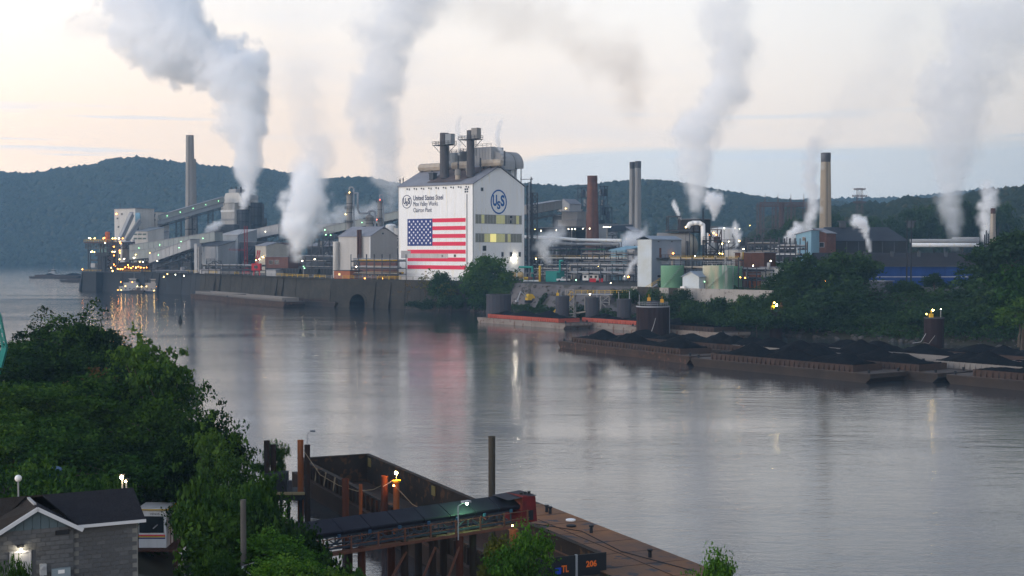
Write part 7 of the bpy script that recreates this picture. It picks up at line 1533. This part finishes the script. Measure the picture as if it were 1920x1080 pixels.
for px,py,m_ in ((1070,976,white_m),(1071,987,black_m)):
    p=gp(px,py,1.97)-o2; l_=(p.dot(ub),p.dot(Vector((-ub.y,ub.x,0))),1.97); MB().lathe(l_,[(.42,0),(.42,.1),(.3,.14)],14).build('hatch_cover',m_,rd)
MB().pipe([(3,-6.5,2.0),(5,-4.5,2.0),(9,-5,2.0),(14,-2.5,2.0),(22,-3.2,2.0),(30,-1.5,2.0)],.04,5).build('deck_rope',black_m,rd)
# piles
pile_b=mat('tarred_steel_pile',(.022,.018,.017),.8,col2=(.04,.028,.022),nscale=1.2,streak=True); pile_r=mat('rusted_steel_pile',(.26,.09,.035),.8,col2=(.14,.05,.025),nscale=1.2,amt=.5,streak=True); pile_d=mat('dark_rusted_pile',(.085,.03,.018),.8,col2=(.05,.022,.016),nscale=1.2,streak=True); pile_g=mat('grey_green_pile',(.055,.05,.04),.8,col2=(.035,.03,.026),nscale=.8,streak=True)
def pile(lab,px0,px1,pyt,D,m,zb=-1.5,hollow=True):
    x0,x1=xat(px0,D),xat(px1,D); r=(x1-x0)/2; H_=zat(pyt,D)-zb; t=thing('steel_pile',lab,'pile',((x0+x1)/2,D,zb),0,'steel mooring piles')
    MB().lathe((0,0,0),[(r,0),(r,H_),(r*.88,H_),(r*.88,H_-1.0)],18,caps=False).build('tube',m,t,smooth=False); MB().lathe((0,0,0),[(r*1.03,H_-.12),(r*1.05,H_-.1),(r*1.05,H_-.02),(r*1.0,H_)],18,caps=False).build('rim',m,t); return t,r,H_
pile("leftmost dark pile of the twin pair at the dock's left end",493,504,826,129,pile_b); pile("right dark pile of the twin pair, a little shorter",505,516,834,129.6,pile_b); pile("thin dark pile behind the twin pair",522,528,843,133,pile_b)
pile("tall rust-orange pile left of the dark lamp pile",556,567.5,825,128,pile_r); t,r,h=pile("dark pile carrying a small unlit arm lamp",569,580,834,127,pile_b)
MB().pipe([(.0,0,h),(.0,0,h+1.0),(.35,0,h+1.25)],.04,6).build('lamp_arm',steel_m,t); MB().box(.3,.75,-.12,.12,h+1.2,h+1.32).build('lamp_head',navy_m,t)
pile("red-brown pile in front of the hopper's left rim",639.5,652.5,897,113,pile_d); pile("thin bright orange pile next to the red-brown one",671.5,678,908,114,pile_r); pile("dark red pile inside the hopper line, left of the lit one",713,726,892,117,pile_d)
t,r,h=pile("lamp-lit orange pile with collar and lamp on top",736,748,901,116,pile_r); MB().lathe((0,0,0),[(r*1.05,h-.15),(r*1.35,h-.1),(r*1.35,h+.02),(r*.9,h+.05)],18).build('collar',yel_m,t); MB().cyl((0,0,h),(0,0,h+.55),.03,.03,6).build('lamp_post',steel_m,t); lamp(t,(0,-.1,h+.66),lampmat('pile_lamp_glow',(1,.34,.06),900),.13); lamp(t,(-.15,-r-.45,h-.3),lampmat('pile_fill_glow',(1,.34,.06),60),.07)  # the low front lamp is added to light the pile's face
MB().pipe([(-r,0,h),(-1.1,0,h-.5)],.03,5).build('chain',steel_m,t); MB().pipe([(-r,-.3,h-.2),(1.4,-.6,h-1.9),(3.6,-.8,h-3.0),(5.5,-1,h-3.4)],.035,5).build('mooring_line',mat('old_rope',(.22,.17,.11)),t)
pile("tall square-shouldered dark post behind the conveyor's head",915.5,928.5,818,113,pile_g,hollow=False); t,r,h=pile("short hollow pile with a pale lit rim by the bright green tree",955,972,992,92,pile_r); lamp(t,(-.1,-r-.3,h+.35),L_ye,.06)
# ropes from the dark lamp pile to the barge
t=thing('mooring_line',"slack mooring line sagging from the dark pile across the hold",'rope',pt(570,846,127)); a=pt(570,846,127); P_=[a,pt(600,890,124),pt(635,910,121),pt(670,921,119),pt(700,918,118),pt(720,908,117)]; MB().pipe([p-a for p in P_],.03,5).build('rope',mat('old_rope',(.22,.17,.11)),t)
# dock platform by the twin piles
t=thing('dock_platform',"dark timber dock platform with a pale yellow edge beam by the twin piles",'dock',(xat(492,129),127,0)); Lp=xat(568,128)-xat(492,129); zz=zat(921,128)
MB().box(0,Lp,0,4,zz-.7,zz-.15).build('deck',black_m,t); MB().box(-.1,Lp+.3,-.15,.05,zz-.15,zz+.1).build('edge_beam',mat('faded_yellow_beam',(.25,.21,.12),.8),t)
for k in range(4): MB().cyl((.4+k*1.1,.4,-1.5),(.4+k*1.1,.4,zz-.7),.16,.16,8).build('leg',black_m,t)
MB().box(.2,2.2,1,3,zz-.15,zz+1.6).build('winch_house',black_m,t); MB().cyl((2.6,1,zz),(2.6,1,zz+1.0),.28,.22,10).build('capstan',dgrey_m,t)
# ---------------- conveyor
A=pt(575,1010,88); B=pt(975,952,98); A=A-(B-A)*.35; cd=B-A; cl=cd.length; crz=math.atan2(cd.y,cd.x)
cv=thing('loading_conveyor',"dark covered loading conveyor with rusty walkway reaching over the barge",'conveyor',(A.x,A.y,0),crz); Lc=Vector((cd.x,cd.y,0)).length; za=A.z; zb=B.z
cvb=mat('conveyor_cover',(.012,.012,.020),.6,col2=(.02,.02,.03),nscale=.8); rw=mat('rusty_walkway',(.17,.08,.055),.8,col2=(.10,.048,.035),nscale=1.5)
zl=lambda x:za+(zb-za)*x/Lc
sec=11; cs_=Lc/sec
for k in range(sec):
    x0=k*cs_; x1=x0+cs_-.06; q=MB(); prof=[(-.42,.02),(-.50,.22),(-.46,.30),(1.0,.86),(1.08,.78),(1.05,.05)]
    v0=[(x0,y,zl(x0)+z) for y,z in prof]; v1=[(x1,y,zl(x1)+z) for y,z in prof]; n=len(prof); q.add(v0+v1,[(i,i+1,n+i+1,n+i) for i in range(n-1)]+[tuple(range(n)),tuple(range(2*n-1,n-1,-1))]); q.build('cover_section',cvb,cv)
MB().lattice((0,.35,za-.45),(Lc-1,.35,zl(Lc-1)-.45),1.2,.8,18,.07).build('truss',navy_m,cv); MB().beam((0,.35,za+.06),(Lc,.35,zb+.06),.9,.04).build('belt',black_m,cv)
wz=-1.02
MB().beam((0,-.75,za+wz),(Lc,-.75,zb+wz),.7,.1).build('walkway',rw,cv); MB().beam((0,-1.12,za+wz+.02),(Lc,-1.12,zb+wz+.02),.06,.2).build('toe_board',rw,cv)
for hh_ in (.5,1.0): MB().beam((0,-1.1,za+wz+hh_),(Lc,-1.1,zb+wz+hh_),.05).build('handrail',rw,cv)
px_=[589,636,687,732,781,825,872,915,960]
for k in range(12): x=Lc*(.02+k*.0885); MB().beam((x,-1.1,zl(x)+wz),(x,-1.1,zl(x)+wz+1.05),.09).build('rail_post',rw,cv)
for k in range(9): x=Lc*(.15+k*.1); MB().cyl((x,-.5,zl(x)-.15),(x,-.5,zl(x)+.1),.12,.12,8).build('roller_motor',mat('worn_blue_motor',(.03,.07,.13),.6),cv)
rdk=mat('worn_red_head',(.17,.022,.026),.8,col2=(.07,.02,.02),nscale=1.5)
hz_=zl(Lc); q=MB().extr([(-.2,hz_-.95),(1.15,hz_-.95),(1.0,hz_+.85),(-.1,hz_+.95)],'y',-.75,1.3); q.build('head_box',rdk,cv); MB().box(-1.4+Lc*0,0,0,0,0,0)
MB().add([(Lc-1.6,-.7,hz_+.8),(Lc+.95,-.78,hz_+.9),(Lc+.95,1.3,hz_+.98),(Lc-1.6,1.2,hz_+.9)],[(0,1,2,3)]).build('head_roof',cvb,cv)
o=[c for c in cv.children if c.name.startswith('head_box')][0]; o.location.x=Lc-.2
MB().box(Lc+.05,Lc+.6,-.78,-.755,hz_-.8,hz_-.1).build('inspection_opening',black_m,cv)
for k in range(3): MB().cyl((Lc+.1+k*.35,0,hz_+.95),(Lc+.1+k*.35,0,hz_+1.1),.1,.12,8).build('roof_knob',black_m,cv)
x=Lc*.735; MB().cyl((x,-1.15,zl(x)+wz-.3),(x,-1.15,zl(x)+1.0),.045,.045,8).build('lamp_pole',steel_m,cv); MB().pipe([(x,-1.15,zl(x)+1.0),(x+.6,-.9,zl(x)+1.12)],.035,6).build('lamp_arm',steel_m,cv); MB().box(x+.55,x+1.15,-1.05,-.65,zl(x)+1.1,zl(x)+1.22).build('lamp_head',steel_m,cv); lamp(cv,(x+.9,-.85,zl(x)+1.03),lampmat('green_white_lamp_glow',(.35,1,.40),900),.09)
# trestle under the conveyor: black piles, braces and a hanging fender wall
tr=thing('conveyor_trestle',"black pile trestle carrying the conveyor at the bank",'trestle',(A.x,A.y,0),crz)
for k,(u,y) in enumerate(((.42,-.6),(.42,1.1),(.56,-.7),(.56,1.0),(.66,-.6),(.66,1.2),(.75,-.8),(.75,1.2),(.84,.6))):
    x=Lc*u; MB().cyl((x,y,-1.5),(x,y,zl(x)-.9),.26,.26,12).build('trestle_pile',pile_b if k%3 else pile_d,tr)
for u0,u1 in ((.42,.56),(.56,.66),(.66,.75)):
    MB().beam((Lc*u0,-.95,.6),(Lc*u1,-.95,zl(Lc*u1)-1.6),.12).build('brace',rw,tr); MB().beam((Lc*u0,-.95,2.2),(Lc*u1,-.95,2.2),.16).build('waling',pile_b,tr)
rk_=MB()
fw=thing('fender_wall',"dark ribbed fender wall below the conveyor with rusty ladders",'fender wall',(xat(690,92),90,0),math.atan2(.13,.99)); Lf=9.5
for k in range(16): MB().box(k*.6,k*.6+.52,0,.25,-1,3.0+(.12 if k%3==0 else 0)).build('fender_plank',pile_b if k%4 else pile_d,fw)
for x in (2.4,4.9,6.4): 
    for s in (0,.4): MB().beam((x+s,-.15,0),(x+s,-.15,3.6),.06).build('ladder_rail',rust_m,fw)
    for k in range(9): MB().beam((x,-.15,.3+k*.38),(x+.4,-.15,.3+k*.38),.05).build('ladder_rung',steel_m if x==4.9 else rust_m,fw)
MB().beam((0,-.2,3.1),(Lf,-.2,3.1),.18).build('cap_beam',pile_d,fw); MB().beam((1,-.3,1.2),(3.2,-.3,1.9),.08).build('pipe',rw,fw)
# ---------------------------------------------------------------- steam (density grids baked from an axis of points)
def steam_mat(name,col,dens,aniso=.0,emis=0):
    m=bpy.data.materials.new(name); m.use_nodes=True; n=m.node_tree.nodes; n.clear()
    v=n.new('ShaderNodeVolumePrincipled'); v.inputs['Color'].default_value=tuple(col)+(1,); v.inputs['Density'].default_value=dens; v.inputs['Anisotropy'].default_value=aniso
    o=n.new('ShaderNodeOutputMaterial'); m.node_tree.links.new(v.outputs[0],o.inputs['Volume']); return m
def plume(name,label,D,pts,col=(.993,.996,1),vox=2.5,big=1.6,k=1.0,seed=0,dy=0.0,edge=.55,lean=0,puff=.55,cat='steam plume'):
    """pts: (px,py,width_px,density 0..1). D distance; the axis drifts dy metres in depth towards its top"""
    P=[]; n0=len(pts)-1
    for i,(px,py,wd,de) in enumerate(pts):
        Dp=D+dy*i/max(1,n0); p=pt(px,py,Dp); P.append((p.x,p.y,p.z,wd/2/FPX*Dp,de))
    P=np.array(P); seg=np.sqrt(((P[1:,:3]-P[:-1,:3])**2).sum(1)); s=np.r_[0,np.cumsum(seg)]
    m=max(8,int(s[-1]/max(1.0,P[:,3].mean()*.25))); t=np.linspace(0,s[-1],min(m,160)); Q=np.stack([np.interp(t,s,P[:,j]) for j in range(5)],1)
    for _ in range(2):
        Q[1:-1]=(Q[:-2]+Q[1:-1]*2+Q[2:])/4
    base=Q[0,:3].copy(); V=Q[:,:3]-base
    me=bpy.data.meshes.new(name); me.from_pydata([tuple(v) for v in V],[],[])
    a=me.attributes.new('rad','FLOAT','POINT'); a.data.foreach_set('value',Q[:,3].astype('f'))
    a=me.attributes.new('den','FLOAT','POINT'); a.data.foreach_set('value',Q[:,4].astype('f'))
    o=link(name,me,None,tuple(base),label=label,cat=cat,kind='stuff',group='steam and smoke over the works')
    pad=Q[:,3]*1.45
    mn=(V-pad[:,None]).min(0); mx=(V+pad[:,None]).max(0)
    mn[2]=max(mn[2],-base[2]+1)
    res=[int(min(210,max(10,(mx[i]-mn[i])/vox))) for i in range(3)]
    g=bpy.data.node_groups.new(name,'GeometryNodeTree'); g.interface.new_socket('Geometry',in_out='INPUT',socket_type='NodeSocketGeometry'); g.interface.new_socket('Geometry',in_out='OUTPUT',socket_type='NodeSocketGeometry')
    n=g.nodes; l=g.links
    gi=n.new('NodeGroupInput'); go=n.new('NodeGroupOutput'); vc=n.new('GeometryNodeVolumeCube')
    def inp(nm): return [s for s in vc.inputs if s.name==nm][0]
    inp('Min').default_value=tuple(mn); inp('Max').default_value=tuple(mx)
    for q,ax in enumerate('XYZ'): inp('Resolution '+ax).default_value=res[q]
    po=n.new('GeometryNodeInputPosition')
    rm=float(Q[:,3].mean())
    def vm(op,a,b=None,s=None):
        x=n.new('ShaderNodeVectorMath'); x.operation=op
        l.new(a,x.inputs[0])
        if b is not None:
            if isinstance(b,tuple): x.inputs[1].default_value=b
            else: l.new(b,x.inputs[1])
        if s is not None:
            if isinstance(s,(int,float)): x.inputs[3].default_value=s
            else: l.new(s,x.inputs[3])
        return x.outputs['Value'] if op in('LENGTH','DISTANCE') else x.outputs[0]
    def ma(op,a,b=None,c=None):
        x=n.new('ShaderNodeMath'); x.operation=op
        for i,v in enumerate((a,b,c)):
            if v is None: continue
            if isinstance(v,(int,float)): x.inputs[i].default_value=v
            else: l.new(v,x.inputs[i])
        return x.outputs[0]
    def nz(scale,det,off):
        x=n.new('ShaderNodeTexNoise'); x.inputs['Scale'].default_value=scale; x.inputs['Detail'].default_value=det; x.inputs['Roughness'].default_value=.55
        l.new(vm('ADD',po.outputs[0],(off,off*1.7+seed*13.1,off*.3+seed*7.7)),x.inputs['Vector']); return x
    nA=nz(.55/rm*1.0,1.5,3.3); nB=nz(1.9/rm,3.5,11.0)
    sn=n.new('GeometryNodeSampleNearest'); sn.domain='POINT'; l.new(gi.outputs[0],sn.inputs[0])
    # distort the sampling position, then measure distance to the axis
    dA=vm('SCALE',vm('SUBTRACT',nA.outputs['Color'],(.5,.5,.5)),None,rm*big)
    dB=vm('SCALE',vm('SUBTRACT',nB.outputs['Color'],(.5,.5,.5)),None,rm*big*.75)
    # near the (narrow) source the distortion must stay small
    l.new(po.outputs[0],sn.inputs['Sample Position'])
    def si(attr,typ,idx):
        x=n.new('GeometryNodeSampleIndex'); x.data_type=typ; x.domain='POINT'; l.new(gi.outputs[0],x.inputs[0])
        if attr is None: l.new(po.outputs[0],x.inputs[1])
        else:
            q=n.new('GeometryNodeInputNamedAttribute'); q.data_type='FLOAT'; q.inputs[0].default_value=attr; l.new(q.outputs[0],x.inputs[1])
        l.new(idx,x.inputs['Index']); return x.outputs[0]
    r0=si('rad','FLOAT',sn.outputs[0]); sc0=ma('DIVIDE',r0,rm)
    dd=vm('SCALE',vm('ADD',dA,dB),None,sc0)
    q=vm('ADD',po.outputs[0],dd)
    sn2=n.new('GeometryNodeSampleNearest'); sn2.domain='POINT'; l.new(gi.outputs[0],sn2.inputs[0]); l.new(q,sn2.inputs['Sample Position'])
    r1=si('rad','FLOAT',sn2.outputs[0]); de=si('den','FLOAT',sn2.outputs[0]); cc=si(None,'FLOAT_VECTOR',sn2.outputs[0])
    vo=n.new('ShaderNodeTexVoronoi'); vo.feature='SMOOTH_F1'; vo.inputs['Smoothness'].default_value=.35; vo.inputs['Scale'].default_value=1.25/rm; l.new(q,vo.inputs['Vector'])
    vo2=n.new('ShaderNodeTexVoronoi'); vo2.feature='SMOOTH_F1'; vo2.inputs['Smoothness'].default_value=.3; vo2.inputs['Scale'].default_value=3.2/rm; l.new(q,vo2.inputs['Vector'])
    d=ma('ADD',ma('DIVIDE',vm('DISTANCE',q,cc),r1),ma('ADD',ma('MULTIPLY',ma('SUBTRACT',vo.outputs['Distance'],.42),puff),ma('MULTIPLY',ma('SUBTRACT',vo2.outputs['Distance'],.4),puff*.4)))
    mr=n.new('ShaderNodeMapRange'); mr.interpolation_type='SMOOTHSTEP'; l.new(d,mr.inputs[0])
    mr.inputs[1].default_value=1.0; mr.inputs[2].default_value=edge; mr.inputs[3].default_value=0; mr.inputs[4].default_value=1
    nC=nz(3.5/rm,4,23.0)
    tx=n.new('ShaderNodeMapRange'); l.new(nC.outputs[0],tx.inputs[0]); tx.inputs[1].default_value=.32; tx.inputs[2].default_value=.62; tx.inputs[3].default_value=.25; tx.inputs[4].default_value=1.2
    out=ma('MULTIPLY',ma('MULTIPLY',mr.outputs[0],de),tx.outputs[0])
    l.new(out,inp('Density')); 
    sm=n.new('GeometryNodeSetMaterial'); l.new(vc.outputs[0],sm.inputs[0]); sm.inputs['Material'].default_value=steam_mat(name,col,k/ rm)
    l.new(sm.outputs[0],go.inputs[0])
    md=o.modifiers.new('density','NODES'); md.node_group=g
    me.materials.append(sm.inputs['Material'].default_value)
    return o
S='steam_plume'
plume(S,"largest dense white steam column bending left from the quench towers",905,
 [(474,380,22,1),(470,350,38,1),(466,320,60,1),(458,285,70,1),(452,245,84,1),(450,205,96,1),(450,165,116,1),(435,125,130,1),(400,110,140,1),(350,90,150,1),(310,50,165,.9),(280,5,175,.8),(250,-40,180,.7)],k=4,vox=1.9,dy=60,seed=1,edge=.82,puff=.8)
plume(S,"thick low white steam cloud billowing in front of the dark quench building",690,
 [(563,482,26,.7),(560,462,50,1),(562,435,74,1),(568,405,88,1),(574,375,94,1),(580,345,88,.6),(588,310,80,.22),(590,270,90,.10),(580,220,100,.06),(560,150,120,.03)],k=6,vox=1.7,seed=2,edge=.45)
plume(S,"tall lavender-grey steam plume rising just behind the flag building's left side",820,
 [(742,392,28,.8),(735,360,44,.8),(730,325,67,.8),(722,285,83,.8),(705,250,101,.8),(695,200,117,.75),(700,150,124,.7),(715,100,135,.6),(740,50,153,.5),(760,-10,169,.4)],k=2.32,vox=2.6,seed=3,edge=.5,dy=30)
plume(S,"faint wide steam veil above the low white cloud",760,[(575,330,78,.3),(590,270,104,.4),(590,210,117,.35),(560,150,143,.25),(530,90,169,.2),(510,20,182,.12)],k=0.43,vox=3.5,seed=4,edge=.2,dy=40)
plume('smoke_plume',"thin brownish smoke trail curling above the middle of the works",800,[(1193,268,27,.35),(1192,235,47,.5),(1192,200,71,.6),(1182,160,102,.7),(1155,120,125,.7),(1115,85,142,.6),(1060,55,142,.5),(985,30,153,.4),(900,10,153,.3),(820,-10,153,.25)],col=(.62,.52,.46),k=0.62,vox=3,seed=5,edge=.2,dy=60,cat='smoke')
plume(S,"narrow-footed plume rising from the dark machine house by the drum",560,[(1306,414,15,1),(1308,390,30,1),(1310,365,44,1),(1312,335,67,.9),(1305,300,85,.8),(1300,265,109,.7),(1320,230,111,.65),(1350,190,109,.55),(1368,150,109,.5),(1370,110,117,.4),(1360,60,130,.25),(1365,10,130,.15)],k=2.79,vox=1.8,seed=6,edge=.5,dy=30)
plume(S,"small wisp leaving the thin rusty stack beside the machine house",526,[(1275,411,4,1),(1272,400,9,.9),(1266,388,13,.6),(1263,378,10,.3)],k=4.86,vox=.6,seed=7,edge=.4)
plume(S,"small fan-shaped puff right of the narrow-footed plume",600,[(1339,411,6,1),(1342,400,16,1),(1340,388,34,.9),(1338,378,48,.6)],k=4.86,vox=.9,seed=8,edge=.4)
plume(S,"faint steam drifting from the tall tan chimney's top",618,[(1548,290,19,.8),(1552,270,44,.5),(1560,245,91,.35),(1590,210,117,.3),(1640,160,143,.25),(1680,110,156,.2),(1700,50,169,.15)],k=1.05,vox=2.4,seed=9,edge=.2,dy=30)
plume(S,"white steam rising close left of the tall tan chimney",600,[(1508,450,14,.9),(1515,430,26,.9),(1522,405,26,.8),(1526,380,28,.7),(1522,350,36,.5),(1520,310,46,.3),(1530,270,50,.15)],k=3.56,vox=1.3,seed=10,edge=.4)
plume(S,"curled steam tail at the pale blue gabled house",590,[(1478,448,22,.7),(1492,436,26,.9),(1502,428,22,.8),(1492,418,14,.7)],k=3.89,vox=1.1,seed=11,edge=.4)
plume(S,"dense white plume on the right, before the hillside",640,[(1787,462,17,1),(1788,440,33,1),(1785,415,41,1),(1782,390,48,1),(1780,365,67,.95),(1790,340,65,.6),(1785,300,101,.5),(1785,250,130,.5),(1790,200,156,.5),(1800,150,162,.45),(1840,100,182,.35),(1880,40,208,.25)],k=2.56,vox=2.0,seed=12,edge=.5,dy=30)
plume(S,"steam at the slim tan chimney's foot on the far right",605,[(1850,464,12,.9),(1848,440,22,.9),(1845,415,28,.8),(1850,390,34,.7),(1856,372,38,.4),(1850,350,44,.2)],k=3.56,vox=1.3,seed=13,edge=.4)
plume(S,"thin hooked steam wisp in front of the black roofed hall",540,[(1630,470,6,1),(1628,452,10,.9),(1624,436,14,.9),(1620,422,24,.8),(1608,414,30,.5)],k=4.21,vox=.8,seed=14,edge=.4)
plume(S,"low white steam patch among the pipe racks right of the flag",590,[(1030,492,14,1),(1022,478,30,.9),(1014,462,34,.7),(1020,448,40,.4),(1040,438,44,.3),(1050,428,40,.15)],k=2.92,vox=1.2,seed=15,edge=.35)
plume(S,"steam drifting between twin chimneys and tall pale house",610,[(1146,500,10,.7),(1156,480,22,.6),(1170,462,30,.7),(1185,450,40,.7),(1205,438,34,.4),(1210,424,20,.2)],k=2.92,vox=1.2,seed=16,edge=.35)
plume(S,"little steam puff at the orange-lit rack corner",540,[(1172,520,8,1),(1178,508,14,.8),(1186,496,18,.5),(1194,486,16,.3)],k=3.24,vox=.7,seed=17,edge=.35)
plume(S,"thin steam above the squat white tank among the lamps",505,[(1384,456,10,.8),(1382,442,18,.7),(1380,430,20,.5),(1378,420,16,.3)],k=3.24,vox=.8,seed=18,edge=.35)
plume(S,"left faint wisp from the flag building's roof vents",586,[(860,288,6,.9),(862,270,9,.8),(859,252,12,.6),(858,232,14,.3),(866,215,12,.1)],k=2.59,vox=.7,seed=19,edge=.3)
plume(S,"right faint wisp from the flag building's roof, curling up",590,[(944,292,6,.9),(937,278,9,.8),(932,260,12,.7),(934,240,14,.4),(942,225,12,.2)],k=2.59,vox=.7,seed=20,edge=.3)
plume(S,"thin low mist drifting over the racks before the dark blue towers",650,[(1040,470,20,.3),(1030,452,34,.4),(1050,440,40,.3)],k=1.94,vox=1.5,seed=21,edge=.25)
plume(S,"faint far steam behind the distillation columns",800,[(600,415,44,.5),(640,402,48,.6),(680,400,44,.5),(720,395,33,.4)],k=1.63,vox=2.0,seed=22,edge=.25)
plume(S,"faint puff near the foot of the coal tower",880,[(388,432,14,.6),(402,425,24,.8),(412,420,20,.6)],k=3.24,vox=1.2,seed=23,edge=.4)
plume(S,"thin second steam tail from the lower quench tower",888,[(456,394,14,.9),(458,380,20,.8),(462,362,24,.6),(464,345,24,.4)],k=4.86,vox=1.2,seed=24,edge=.4)
plume(S,"detached ragged cloud at the upper left of the largest column",980,[(250,70,44,.2),(215,45,78,.4),(170,40,78,.35),(130,50,65,.25)],k=1.39,vox=3,seed=25,edge=.25)
